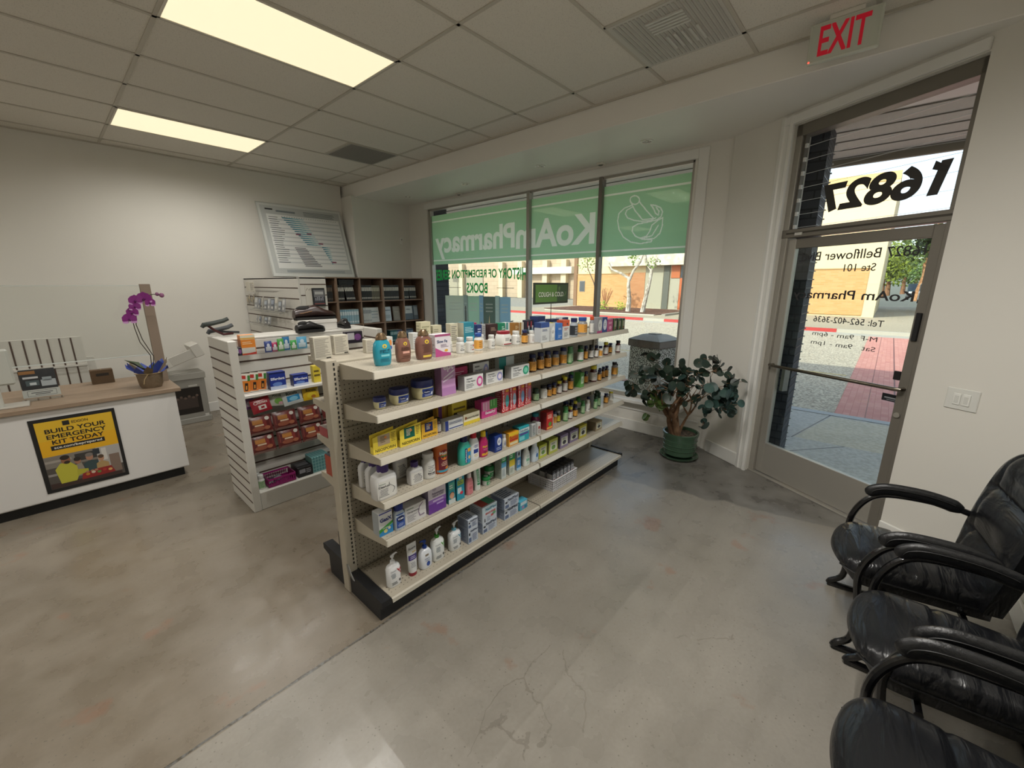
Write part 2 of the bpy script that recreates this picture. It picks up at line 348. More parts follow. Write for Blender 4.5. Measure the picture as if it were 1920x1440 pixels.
# ------------------------------------------------------------------ shop window
wf=MB(); F=.045
wf.box(WX+.02,WX+.09,YR,YR+.03,ZS,ZT,ALU,b=.003); wf.box(WX+.02,WX+.09,YL-.05,YL,ZS,ZT,ALU,b=.003)
wf.box(WX+.02,WX+.09,YR,YL,ZT-.025,ZT,ALU,b=.003); wf.box(WX+.02,WX+.09,YR,YL,ZS,ZS+.05,ALU,b=.003)
win=struct(wf.build('window_1'))
for nm,y in (('mullion',2.665),('mullion',3.745)):
    k=MB(); k.box(WX-.0,WX+.09,y-F/2,y+F/2,ZS,ZT,ALUD if y<3 else ALU,b=.003)
    for zz in (1.2,1.95,2.75): k.ell((WX,y,zz),(.004,.006,.006),ALUD,8,5)
    k.build(nm,win)
for y0,y1 in ((YR+.03,2.645),(2.69,3.72),(3.77,YL-.05)):
    k=MB(); k.box(WX+.046,WX+.052,y0,y1,ZS+.04,ZT-.02,GLASS); k.build('window_pane',win)
# green vinyl banner with the pharmacy name, read from the street
GR=mat_film('#A8D6AE',.75); GL=mat_film('#F2FAEE',.72); GX=WX+.0535
def holed(k,s_,w,h,cy_,cz_,y0,y1,bold,m):
    # film cut out around the lettering, so that the letters are their own lighter film
    vs_,fs,x0,x1,yb,yt=text_geo(s_,bold); sx,sz=w/(x1-x0),h/(yt-yb)
    P=[Vector((cy_+(v[0]-(x0+x1)/2)*sx,cz_+(v[1]-(yb+yt)/2)*sz)) for v in vs_]; n=len(P)
    P+=[Vector(q_) for q_ in ((y0,2.103),(y1,2.103),(y1,2.695),(y0,2.695))]
    V,E_,Fc,_,_,of=delaunay_2d_cdt(P,[(n,n+1),(n+1,n+2),(n+2,n+3),(n+3,n)],[tuple(f) for f in fs],0,1e-6)
    k.add([(GX,p[0],p[1]) for p in V],[tuple(f) for f,o_ in zip(Fc,of) if not o_],m)
    k.add([(GX,p[0],p[1]) for p in V],[tuple(f) for f,o_ in zip(Fc,of) if o_],GL)
ban=MB(); 
for za,zb,mm_ in ((2.03,2.085,GR),(2.085,2.103,GL),(2.695,2.715,GL),(2.715,2.80,GR)): ban.quad((GX,YR+.03,za),(GX,YL-.05,za),(GX,YL-.05,zb),(GX,YR+.03,zb),mm_)
holed(ban,'KoAm',1.25,.36,3.37,2.365,2.73,4.0,.03,GR); holed(ban,'Pharmacy',1.76,.435,4.90,2.3275,4.0,YL-.05,.03,GR); 
on_glass=lambda u,v:(GX-.0010,u,v)
# mortar and pestle outline with a leaf
SEG=[]
def stroke(q,pts,w,m,closed=False):
    SEG.extend([(*a,*b,w/2) for a,b in zip(pts,pts[1:])]); return
    P=pts+[pts[0]] if closed else pts
    for (a,b) in zip(P,P[1:]):
        d=Vector((b[0]-a[0],b[1]-a[1])); L=d.length
        if L<1e-6: continue
        n=Vector((-d.y,d.x))/L*w/2; e=d/L*w*.3
        q.add([on_glass(a[0]-e.x+n.x,a[1]-e.y+n.y),on_glass(b[0]+e.x+n.x,b[1]+e.y+n.y),on_glass(b[0]+e.x-n.x,b[1]+e.y-n.y),on_glass(a[0]-e.x-n.x,a[1]-e.y-n.y)],[(0,1,2,3)],m)
LOGO=[[(2.202, 2.608), (2.207, 2.586), (2.226, 2.572), (2.254, 2.569), (2.283, 2.578), (2.305, 2.597), (2.314, 2.621), (2.308, 2.643), (2.288, 2.657), (2.261, 2.66), (2.232, 2.65), (2.211, 2.631), (2.202, 2.608)], [(2.292, 2.578), (2.243, 2.499), (2.149, 2.4), (2.027, 2.402)], [(2.204, 2.592), (2.124, 2.503), (2.027, 2.402)], [(2.285, 2.566), (2.379, 2.543), (2.44, 2.495), (2.453, 2.42), (2.428, 2.324), (2.367, 2.235), (2.276, 2.178), (2.161, 2.152), (2.03, 2.167), (2.026, 2.183), (2.136, 2.197), (2.223, 2.236), (2.265, 2.29), (2.259, 2.336), (2.205, 2.361), (2.096, 2.371), (1.99, 2.384), (1.945, 2.413), (1.933, 2.458), (1.958, 2.503), (2.012, 2.53), (2.069, 2.544), (2.035, 2.501), (2.01, 2.451), (1.977, 2.432), (1.972, 2.47), (2.01, 2.514)], [(2.284, 2.544), (2.348, 2.519), (2.361, 2.482), (2.333, 2.439), (2.255, 2.405), (2.151, 2.384), (2.061, 2.384), (2.001, 2.407)], [(1.926, 2.4), (1.923, 2.324), (1.944, 2.246), (2.001, 2.198), (2.09, 2.194), (2.156, 2.212), (2.093, 2.227), (2.061, 2.271), (2.039, 2.337), (1.973, 2.382), (1.926, 2.4)], [(2.119, 2.209), (2.03, 2.228), (1.968, 2.328)]]
for L_ in LOGO: stroke(ban,L_,.0125,GL)
import numpy as np
ya,yb_,za,zb,cs_=YR+.03,2.73,2.103,2.695,.0055; ny,nz=int((yb_-ya)/cs_),int((zb-za)/cs_)
YY,ZZ=np.meshgrid(ya+(np.arange(ny)+.5)*(yb_-ya)/ny,za+(np.arange(nz)+.5)*(zb-za)/nz,indexing='ij'); inside=np.zeros(YY.shape,bool)
for (ax_,az_,bx_,bz_,hw) in SEG:
    dx_,dz_=bx_-ax_,bz_-az_; L2=dx_*dx_+dz_*dz_+1e-12; tt=np.clip(((YY-ax_)*dx_+(ZZ-az_)*dz_)/L2,0,1); inside|=((YY-ax_-tt*dx_)**2+(ZZ-az_-tt*dz_)**2)<hw*hw
for j in range(nz):      # runs of equal film, so the logo is cut into the green the way the letters are
    i=0
    while i<ny:
        e=i
        while e<ny and inside[e,j]==inside[i,j]: e+=1
        y0_,y1_=ya+i*(yb_-ya)/ny,ya+e*(yb_-ya)/ny; z0_,z1_=za+j*(zb-za)/nz,za+(j+1)*(zb-za)/nz
        ban.quad((GX,y0_,z0_),(GX,y1_,z0_),(GX,y1_,z1_),(GX,y0_,z1_),GL if inside[i,j] else GR); i=e
ban.build('window_banner',win)
DG=mat_film('#2FB45A',.6)
lt=MB()
lt.text('HISTORY OF REDEMPTION SERIES',on_glass,DG,w=2.0,h=.19,bold=.028,cx=4.795,cy=1.855,warp=lambda u,v:(u,.095-(.095-v)*(.62+.38*(u/1.0)**2)-.02*(1-(u/1.0)**2)))
lt.text('BOOKS',on_glass,DG,w=.47,h=.155,bold=.03,cx=4.80,cy=1.655)
LD=M('#3A3A38'); lt.box(GX-.001,GX-.0002,4.03,4.37,1.655,1.662,LD); lt.box(GX-.001,GX-.0002,5.17,5.5,1.655,1.662,LD)
lt.build('window_lettering',win)
# ------------------------------------------------------------------ glazed door with louvre transom
fr=door_mb(); 
fr.box(S0,S0+.05,-.05,.05,0,ZD,ALU,b=.003); fr.box(S1-.045,S1,-.05,.05,0,ZD,ALUD,b=.003); fr.box(S0,S1,-.05,.05,ZD-.085,ZD,ALUD,b=.003)
fr.box(S0,S1,-.05,.055,2.085,2.15,ALUD,b=.003); fr.box(S0,S1,-.06,.06,0,.012,ALU,b=.002)
door=struct(fr.build('door_1'))
dl=door_mb(); ds,de=.03,1.055
dl.box(ds,ds+.065,-.02,.025,.02,2.075,ALU,b=.003); dl.box(de-.065,de,-.02,.025,.02,2.075,ALUD,b=.003)
dl.box(ds+.065,de-.065,-.02,.025,2.00,2.075,ALUD,b=.003); dl.box(ds+.065,de-.065,-.02,.025,.02,.31,ALU,b=.003)
dl.build('door_leaf',door)
k=door_mb(); k.box(ds+.06,de-.06,-.003,.003,.30,2.01,GLASS); k.build('door_pane',door)
k=door_mb(); BR=M('#6E675C',.25,.85); k.tube([(ds+.03,.026,1.03),(ds+.03,.07,1.03),(ds+.06,.082,1.03),(de-.06,.082,1.04),(de-.03,.07,1.04),(de-.03,.026,1.04)],.013,10,BR); k.build('push_bar',door)
k=door_mb(); HG=M('#8E8C86',.3,.6); k.prism([(.105,-.03),(.105,-.09),(.12,-.10),(.135,-.09),(.135,-.03)],'z',.80,1.0,HG); k.build('door_handle',door)
k=door_mb(); k.box(de-.05,de-.02,.025,.04,1.36,1.54,BLK,b=.003); k.tube([(de-.034,.025,.86),(de-.034,.036,.86)],.018,12,ALU); k.box(de-.11,de-.07,.004,.018,1.09,1.15,BLK,b=.003); k.build('door_lock',door)
k=door_mb(); k.box(.90,1.0,.004,.005,.935,.985,M('#20242C')); k.box(.915,.985,.005,.0055,.955,.963,M('#B9BDC4')); k.box(.93,.985,.005,.0055,.943,.948,M('#8A8E95')); k.build('door_sticker',door)
k=door_mb(); k.box(.02,1.09,.045,.056,2.112,2.125,M('#4A463F',.4,.5)); k.box(.10,.16,.055,.062,2.10,2.12,M('#C9C7C0')); k.build('door_closer_plate',door)
INK=M('#2B2A2C',.6); onD=lambda u,v:(u,.0045,v)
lt=door_mb()
def dt(s_,sR,sL,z,h,bold=0): lt.text(s_,lambda u,v:(-u,.0045,v),INK,w=sR-sL,h=h,bold=bold,cx=-(sR+sL)/2,cy=z)
dt('16827 Bellflower Blvd.',.965,.13,1.93,.066,.006); dt('Ste 101',.70,.49,1.835,.052,.006)
dt('KoAm Pharmacy',.955,.13,1.63,.085,.012); dt('Tel: 562-402-3636',.82,.33,1.452,.045,.006)
dt('M-F  9am - 6pm',.80,.34,1.335,.044,0); dt('Sat   9am - 1pm',.80,.34,1.265,.044,0)
lt.build('door_lettering',door)
tr=MB(); tr.T=DM
for k_ in range(7):
    z=2.16+.10*k_; tr.add([(.045,-.015,z+.105),(1.045,-.015,z+.105),(1.045,.02,z),(.045,.02,z)],[(0,1,2,3)],GLASS)
    tr.add([(.045,.02,z),(1.045,.02,z),(1.045,.022,z+.004),(.045,.022,z+.004)],[(0,1,2,3)],M('#DDE4E4',.2,alpha=.6))
tr.build('transom_louvre',door)
k=door_mb(); k.box(.035,.05,-.01,.03,2.15,2.86,M('#6A665F',.4,.6))
for i in range(7): k.box(.05,.066,.01,.03,2.155+.1*i,2.185+.1*i,M('#CFCFCB',.4))
k.build('louvre_rail',door)
k=door_mb(); k.text('16827',lambda u,v:(-u,.026,v),M('#2E2B28'),w=.76,h=.205,bold=.04,cx=-.61,cy=2.345,warp=lambda u,v:(u-v*.22,v)); k.add([(.925,.027,2.447),(.995,.027,2.400),(.985,.027,2.372),(.915,.027,2.400)],[(0,1,2,3)],M('#23211F')); k.build('transom_number',door)
# ------------------------------------------------------------------ light switch, small wall sensor
t=empty('light_switch',label='white double rocker light switch plate right of the door',cat='light switch')
k=door_mb(); k.box(1.275,1.42,TH+.0,TH+.007,1.0,1.125,M('#D8D8D2',.35),b=.003); k.build('switch_plate',t)
for s_ in (1.31,1.352):
    k=door_mb(); k.box(s_,s_+.034,TH+.007,TH+.0125,1.028,1.096,M('#E4E4DE',.3),b=.002); k.box(s_+.008,s_+.026,TH+.0125,TH+.014,1.04,1.083,M('#D2D2CC',.3)); k.build('rocker',t)
t=empty('wall_sensor',(4.30,6.42,2.43),label='small white wall sensor high left of the window',cat='sensor')
k=MB(); k.box(-.025,.025,-.03,0,-.06,.06,M('#E3E1DB',.4),b=.008); k.build('sensor_body',t); k=MB(); k.ell((0,-.03,.02),(.012,.006,.012),M('#9A9892',.3)); k.build('sensor_lens',t)
# ------------------------------------------------------------------ ceiling lights
def panel(x,y,label,pw=1.0):
    t=empty('ceiling_light',(x,y,CEIL),label=label,cat='ceiling light',group='recessed troffer lights in the ceiling grid')
    k=MB(); a,b_=1.205,.60
    for (p,r_,s_,u_) in ((0,a,0,.014),(0,a,b_-.014,b_),(0,.014,0,b_),(a-.014,a,0,b_)): k.box(p,r_,s_,u_,-.010,-.001,M('#D8D3C6',.5))
    k.build('light_frame',t); k=MB(); k.box(.014,a-.014,.014,b_-.014,-.007,-.003,DIFF); k.build('diffuser',t)
    for i in range(4):
        for j in range(2):
            L=bpy.data.lights.new('tube','SPOT'); L.energy=LAMP_W*pw; L.color=LAMP_C; L.shadow_soft_size=0; L.spot_size=R(168); L.spot_blend=.9
            o=bpy.data.objects.new('lamp',L); COL.objects.link(o); o.parent=t; o.location=(.18+.28*i,.16+.28*j,-.03)
panel(.728,YG[5]+.01,'large lit ceiling panel nearest the camera, above the white counter side',1.05)
panel(.728,YG[9]+.01,'smaller looking lit ceiling panel farther back near the left wall',.66)
panel(.728,YG[1]+.01,'lit ceiling panel above and behind the camera by the chairs',1.75)
panel(-2.93,YG[5]+.01,'lit ceiling panel behind the camera over the shop middle',1.1)
panel(-2.93,YG[9]+.01,'lit ceiling panel behind the camera by the left wall',.75)
def vent(x,y,w,label,kind):
    t=empty('ceiling_vent',(x,y,CEIL),label=label,cat='ceiling vent'); k=MB(); g=M('#B3B0A8',.5) if kind else M('#8E8B84',.6)
    k.box(0,w,0,w,-.008,-.002,M('#C4C1B8' if kind else '#A8A49B',.5)); k.build('vent_frame',t); k=MB()
    for i in range(22): k.box(.02,w-.02,.02+i*(w-.04)/22,.02+(i+.5)*(w-.04)/22,-.012,-.006,g)
    k.build('vent_mesh',t)
    if kind:
        k=MB()
        for i in range(5): k.box(.10+i*.03,.115+i*.03,.18,.40,-.02,-.010,M('#CFCDC6',.5)); k.box(.30,.47,.16+i*.045,.175+i*.045,-.02,-.010,M('#C9C7C0',.5))
        k.build('vent_louvre',t)
vent(2.56,YG[2]+.012,.60,'square perforated supply vent in the ceiling near the exit sign',1)
vent(2.56,YG[8]+.012,.60,'dark square return vent in the ceiling farther back',0)
for i,(x,y) in enumerate(((4.05,1.93),(4.05,3.2),(4.06,4.48),(4.04,5.77))):
    r=.062
    t=empty('recessed_downlight',(x,y,SOFZ),label='recessed downlight in the soffit over the window, %s from the door end'%ORD[i],cat='downlight',group='downlights in the window soffit')
    k=MB(); k.loft([(r,r,-.001),(r,r,-.006),(r*.78,r*.78,-.008),(r*.72,r*.72,-.002)],20,2,M('#E9E7E0',.3),cap=False); k.build('trim_ring',t)
    k=MB(); k.loft([(r*.74,r*.74,-.003),(r*.3,r*.3,-.0025)],20,2,M('#77736B',.15,.8)); k.ell((0,0,-.004),(.02,.02,.006),M('#F4F1E6',.3)); k.build('lamp_glass',t)
for i,(x,y) in enumerate(((4.40,2.62),(4.40,5.0))):
    t=empty('soffit_spotlight',(x,y,SOFZ),label='small surface light on the soffit edge %s'%('above the middle mullion' if i==0 else 'above the left window pane'),cat='spotlight')
    k=MB(); k.box(-.03,.03,-.045,.045,-.02,0,M('#D8D5CC',.3),b=.005); k.build('light_body',t); k=MB(); k.ell((0,.0,-.02),(.02,.03,.012),M('#8A867E',.2,.5)); k.build('light_lens',t)
# exit sign
t=empty('exit_sign',(3.33,.43,CEIL),label='white EXIT sign with red letters hanging under the ceiling',cat='exit sign')
k=MB(); k.box(-.03,.0,-.08,.08,-.03,0,M('#D5D2C8',.4),b=.004); k.build('canopy',t)
k=MB(); k.box(-.035,.0,-.165,.165,-.232,-.028,M('#C9CCC0',.35),b=.005)
k.box(-.037,-.035,-.155,.155,-.222,-.04,M('#BFC4B7',.4)); k.build('housing',t)
k=MB(); k.text('EXIT',lambda u,v:(-.0378,-u,v),M('#B51228',.4,emit=.25),w=.225,h=.145,bold=.02,cx=0,cy=-.128); k.build('letters',t)
k=MB(); k.ell((-.037,.152,-.222),(.004,.005,.005),M('#FF5040',.3,emit=1.5)); k.build('status_lamp',t)
# ------------------------------------------------------------------ metal gondola shelving
CREAM='#B3AB9A'; CR=M(CREAM,.30); RAIL=M('#C2BCAE',.22); SLOT=M('#1C1A16',.7); KICK=M('#1B1C1F',.55,bump=.1,bs=200)
PEG=mat_peg('XZ','#A69E8D'); DECK=mat_peg('XY','#ADA595',.0254,((1.74,1.80),(1.97,2.03),(2.10,2.14),(2.30,2.36)))
gon=empty('gondola_shelving',(0,0,0),label='long cream metal gondola shelving unit with perforated back and black base',cat='shelving')
SX=[(.955,2.205),(2.215,3.478)]; SZ=[None,1.325,1.113,.897,.66,.45,.113]
for i,x in enumerate((.885,2.18,3.445)):
    w=.058; k=MB(); k.box(x,x+w,2.035,2.10,0.0,1.345,CR,b=.003)
    for j in range(46 if i!=1 else 46): z=.17+j*.0255; k.box(x+w*.62,x+w*.76,2.0335,2.036,z,z+.014,SLOT)
    k.build('upright',gon)
k=MB()
for (a,b_) in ((.943,2.18),(2.238,3.445)): k.box(a,b_,2.05,2.058,.10,1.30,PEG); k.box(a,b_,2.072,2.08,.10,1.30,PEG); k.box(a,b_,2.045,2.085,1.285,1.335,CR,b=.003)
for z in (.54,.97): k.box(.943,3.445,2.047,2.051,z,z+.006,M('#7E776A',.4))
k.build('back_panel',gon)
def shelf(x0,x1,z,yf,yb,nm='shelf'):
    s=1 if yf<yb else -1; k=MB(); ya,yb2=min(yf,yb),max(yf,yb)
    k.box(x0,x1,ya+.006*(s>0),yb2-.006*(s<0),z-.012,z,DECK)
    k.box(x0+.004,x1-.004,(yf+.02*s) if s>0 else yb,(yb) if s>0 else (yf+.02*s),z-.022,z-.012,CR)
    o=k.build(nm,gon,smooth=False)
    k=MB()   # angled price rail
    k.prism([(yf,z+.001),(yf-.004*s,z-.004),(yf-.014*s,z-.034),(yf-.008*s,z-.036),(yf+.004*s,z-.006)],'x',x0,x1,RAIL); k.box(x0-.002,x0+.003,min(yf,yf-.013*s),max(yf,yf-.013*s),z-.035,z-.0005,RAIL)
    k.build('price_rail',o)
    for xx in (x0-.0012,x1-.0018):
        k=MB(); k.prism([(yf,z-.0006),(yf,z-.034),(yf+.06*s,z-.045),(yb,z-.085),(yb,z-.0006)],'x',xx,xx+.003,CR); k.build('shelf_bracket',o)
    return o
for z in SZ[1:6]:
    for a,b_ in SX: shelf(a,b_,z,1.715,2.034)
for z in (1.325,1.075,.855,.615):
    for a,b_ in SX: shelf(a,b_,z,2.395,2.10)
k=MB()
for a,b_ in SX: k.box(a,b_,1.705,2.034,.10,.113,DECK); k.prism([(1.705,.113),(1.695,.108),(1.692,.088),(1.697,.088),(1.705,.10)],'x',a,b_,RAIL); k.box(a,b_,2.10,2.35,.10,.113,DECK)
k.build('base_deck',gon)
for a,b_ in ((.90,2.205),(2.21,3.47)):
    k=MB(); k.box(a,b_,1.722,1.737,.0,.095,KICK,b=.003); k.build('kick_plate',gon); k=MB(); k.box(a,b_,2.29,2.305,.0,.095,KICK,b=.003); k.build('kick_plate',gon)
for (ya,yb,s) in ((1.70,2.034,0),(2.10,2.36,1)):
    k=MB(); pr=[(ya,.118),(ya,.085),(ya+.02,.075),(ya+.022,0),(yb,0),(yb,.125)]
    if s: pr=[(yb,.170),(yb-.015,.175),(ya,.17),(ya,0),(yb-.075,0),(yb-.07,.12),(yb,.135)]
    k.prism(pr,'x',.895,.950,KICK); k.build('base_end_cap',gon)
k=MB(); k.box(3.472,3.492,1.71,2.034,.098,.122,BLK,b=.003); k.box(3.472,3.505,1.695,1.735,.085,.125,BLK,b=.006); k.box(3.44,3.47,1.75,1.79,0,.1,BLK); k.build('base_end_cap',gon)
k=MB(); k.prism([(2.02,.19),(2.045,.185),(2.035,.145),(1.985,.115),(1.965,.115),(2.0,.15)],'x',.884,.888,M('#9A9C9C',.3,.8)); k.build('corner_bracket',gon)
# ------------------------------------------------------------------ white slatwall fixture
SW=M('#C9C6BE',.35); GRV=M('#4A382E',.7)
sf=empty('slatwall_fixture',(0,0,0),label='white slatwall display fixture with grooved end panel behind the metal gondola',cat='display fixture')
def slat_x(name,x,y0,y1,z0,z1,n,par,th=.055):   # panel whose grooved face looks to -x
    k=MB(); k.box(x,x+th,y0,y1,z0,z1,SW,b=.004)
    for i in range(n): z=z1-(i+1)*(z1-z0)/(n+1); k.box(x-.001,x+.004,y0+.004,y1-.004,z-.006,z+.006,GRV)
    return k.build(name,par)
def slat_y(name,y,x0,x1,z0,z1,n,par,th=.03,step=None):
    k=MB(); k.box(x0,x1,y,y+th,z0,z1,SW,b=.003)
    for i in range(n): z=z1-(i+.75)*(step or (z1-z0)/(n+1)); k.box(x0+.003,x1-.003,y-.001,y+.004,z-.006,z+.006,GRV)
    return k.build(name,par)
slat_x('end_panel',.81,3.385,3.905,.0,1.325,15,sf); slat_x('end_panel',1.96,3.385,3.905,.0,1.325,15,sf)
slat_y('center_panel',3.62,.865,1.96,.10,1.299,12,sf,th=.05)
k=MB(); k.box(.865,1.96,3.39,3.62,0,.145,SW,b=.004); k.box(.865,1.96,3.67,3.90,0,.145,SW,b=.004); k.build('base_deck',sf)
k=MB(); k.box(.865,1.96,3.40,3.62,.895,.92,M('#CFCCC6',.3),b=.004); k.build('shelf',sf)
k=MB(); k.box(.865,1.96,3.62,3.90,1.300,1.318,SW,b=.004); k.build('back_shelf',sf)
for (z,y,tilt) in ((1.205,3.47,0),(.735,3.42,1),(.555,3.42,1),(.400,3.42,1)):
    k=MB(); a=.08 if tilt else 0
    k.add([(.87,y,z),(1.955,y,z),(1.955,3.62,z+a),(.87,3.62,z+a)],[(0,1,2,3)],ACR); k.add([(.87,y,z),(1.955,y,z),(1.955,y-.003,z+.04),(.87,y-.003,z+.04)],[(0,1,2,3)],ACR); k.build('acrylic_ledge',sf)
# second fixture by the left wall
s2=empty('slatwall_display',(0,0,0),label='tall white slatwall display end with hanging packets beside the bookshelf',cat='display fixture')
slat_x('side_panel',1.92,4.90,6.72,.0,1.79,14,s2,.02); slat_y('front_panel',4.90,1.94,2.235,0,1.80,14,s2,.02)
k=MB(); k.box(2.215,2.235,4.92,6.72,0,1.79,SW); k.box(1.92,2.235,4.90,6.72,1.77,1.79,SW,b=.003); k.build('top_and_far_side',s2)
for (z,ya,yb) in ((1.615,5.3,6.1),(1.38,5.15,6.35),(1.20,5.6,6.45)):
    k=MB(); k.add([(1.92,ya,z+.03),(1.92,yb,z+.03),(1.80,yb,z),(1.80,ya,z)],[(0,1,2,3)],ACR); k.add([(1.80,yb,z),(1.80,ya,z),(1.795,ya,z+.05),(1.795,yb,z+.05)],[(0,1,2,3)],ACR); k.build('acrylic_ledge',s2)
# ------------------------------------------------------------------ bookshelf by the left wall
WD=mat_wood('#7A6250','#967A64',(1,10,10)); WDI=mat_wood('#665041','#7A614E',(10,10,1)); BY0,BY1=6.08,6.395
bs=empty('bookshelf',(0,0,0),label='brown wooden cube bookshelf against the left wall by the window',cat='bookshelf')
XC=[2.54,2.925,3.30,3.685,4.07,4.455]; ZR=[.06,.41,.76,1.11,1.46,1.81]
for x in XC:
    dbl=x in (2.925,3.685); k=MB(); k.box(x-(.016 if dbl else .009),x+(.016 if dbl else .009),BY0,BY1,0,1.81,WD,b=.001); k.build('upright_board',bs)
for z in ZR:
    for a,b_ in zip(XC,XC[1:]):
        k=MB(); k.box(a+.008,b_-.008,BY0+.002,BY1,z-.016,z,WD,b=.001); k.build('shelf_board',bs)
k=MB(); k.box(2.54,4.455,BY1-.008,BY1-.002,0.02,1.80,WDI); k.build('back_board',bs)
def book(name,w,h,d,cov,spine,band=None):
    k=MB(); k.box(0,w,0,d,0,h,cov,b=.0015); k.box(.003,w-.003,.003,d+.001,.003,h+.0005,M('#D8D2C4',.8))
    k.box(.002,w-.002,-.0008,0,.01,h-.01,spine)
    if band: k.box(.003,w-.003,-.0014,-.0008,h*.62,h*.86,band); k.box(.005,w-.005,-.0014,-.0008,h*.12,h*.22,band)
    return k.build(name)
def row(col,rowi,x0,specs,desc,group,lean=0):
    z=ZR[rowi]; x=XC[col]+x0
    proto={}
    for i,(w,h,cov,sp,bd) in enumerate(specs):
        key=(w,h,cov,sp,bd)
        if key in proto: o=proto[key].copy(); COL.objects.link(o)
        else: o=book('book',w,h,.15,M(cov,.5),M(sp,.5),M(bd,.5) if bd else None); proto[key]=o
        a=(lean if i>len(specs)*.35 else 0); o.location=(x+ (h*math.sin(a) if a>0 else 0),BY0+.03,z+.0005); o.rotation_euler=(0,-a,0)
        if a: o.location.z=z+.002
        x+=w/max(.6,math.cos(a))+.0015
        tag(o,'%s, %s from left %s'%(desc,ORD[i],group),'book','books in the %s'%group)
dk='#2E2B2A'; gy='#9FB3BE'; wh='#C9CAC6'
row(1,4,.03,[(.022,.235,dk,dk,'#D5D2C8')]*3+[(.022,.235,dk,dk,'#D5D2C8')]*7,'dark thin book, pale band','in top row, second cell',R(9))
row(2,4,.03,[(.02,.235,dk,'#2B2D2A','#D5D2C8')]*8+[(.022,.23,'#5A5548','#6A6453','#B8B29B')]*6,'dark upright book','in top row, third cell')
row(3,4,.03,[(.020,.235,dk,'#2A2826','#C9C4B6')]*13,'dark narrow book','in top row, fourth cell')
row(4,4,.03,[(.021,.225,dk,'#2A2C2A','#C9C4B6')]*10,'dark leaning book','in top row, fifth cell',R(5))
row(0,4,.24,[(.022,.235,'#1E1C1B','#2A2624','#6A5A4A')]*4,'black book in shadow','in top row, first cell')
row(1,3,.03,[(.034,.225,'#7FA3B5','#8FB2C2','#D9E2E4')]*5+[(.04,.225,'#8AA8B2','#9CBAC4','#DDE5E7')]*3,'pale blue book','in second row, second cell')
row(2,3,.03,[(.022,.24,wh,'#D3D4D0','#9AA0A4')]*6,'white narrow book','in second row, third cell')
row(0,3,.25,[(.022,.2,'#2F3436','#3A4042','#8A8F90')]*3,'grey book in shadow','in second row, first cell')
row(3,2,.10,[(.026,.2,'#1F4F52','#2B6468','#9DB8B8')]*5+[(.03,.2,'#3B3A58','#45446A','#A0A0B8')]*3,'dark teal book','in third row, fourth cell')
row(4,2,.02,[(.028,.2,'#2F3F55','#3A4C66','#90A0B0')]*5,'navy book','in third row, fifth cell')
row(1,2,.05,[(.024,.2,'#24393A','#2C4A4A','#8FA5A5')]*8,'dark green book','in third row, second cell')
def faceout(x,z,w,h,c,art,label):
    t=empty('cover_book',(x,BY0+.06,z+.001),label=label,cat='book'); k=MB(); k.box(-w/2,w/2,0,.02,0,h,M(c,.4),b=.001); k.build('cover',t)
    k=MB()
    for (u0,u1,v0,v1,cc) in art: k.box(-w/2+u0*w,-w/2+u1*w,-.0008,0,v0*h,v1*h,M(cc,.4))
    k.build('cover_print',t); t.rotation_euler=(R(-6),0,0); t.location.z+=.003
faceout(XC[2]+.25,ZR[3],.15,.235,'#D2D4D2',[(.1,.9,.7,.76,'#99AAAA'),(.1,.9,.5,.56,'#AAB4B8'),(.1,.8,.3,.35,'#AAB4B8')],'white book facing out in second row, third cell')
faceout(XC[3]+.10,ZR[3],.13,.235,'#C4CBD0',[(.1,.9,.72,.8,'#7C8890'),(.15,.85,.2,.45,'#A8B2B8')],'pale grey book facing out in second row, fourth cell, left')
faceout(XC[3]+.27,ZR[3],.13,.235,'#7E7464',[(.1,.9,.1,.9,'#8C8270'),(.2,.8,.6,.7,'#B8AE98')],'brown book facing out in second row, fourth cell, right')
faceout(XC[4]+.12,ZR[3],.19,.24,'#4E5A62',[(.08,.92,.45,.95,'#C8CCC8'),(.3,.7,.7,.78,'#8A8F90')],'large grey and white book facing out, fifth cell')
faceout(XC[4]+.27,ZR[3],.09,.24,'#59646C',[(.1,.9,.3,.9,'#8C969A')],'slim grey book facing out in fifth cell, right')
for i in range(4):
    o=book('flat_book',.24,.028,.16,M('#1E1D1E'),M('#26262A'),None); o.location=(XC[1]+.05,BY0+.03,ZR[4]+.2365+.0285*i+.002)
    o.scale=(1,1,.68); o.location.z=ZR[4]+.24+.0195*i
    tag(o,'dark book lying flat above the top-row books, %s from the bottom'%ORD[i],'book','books lying flat on the top row')
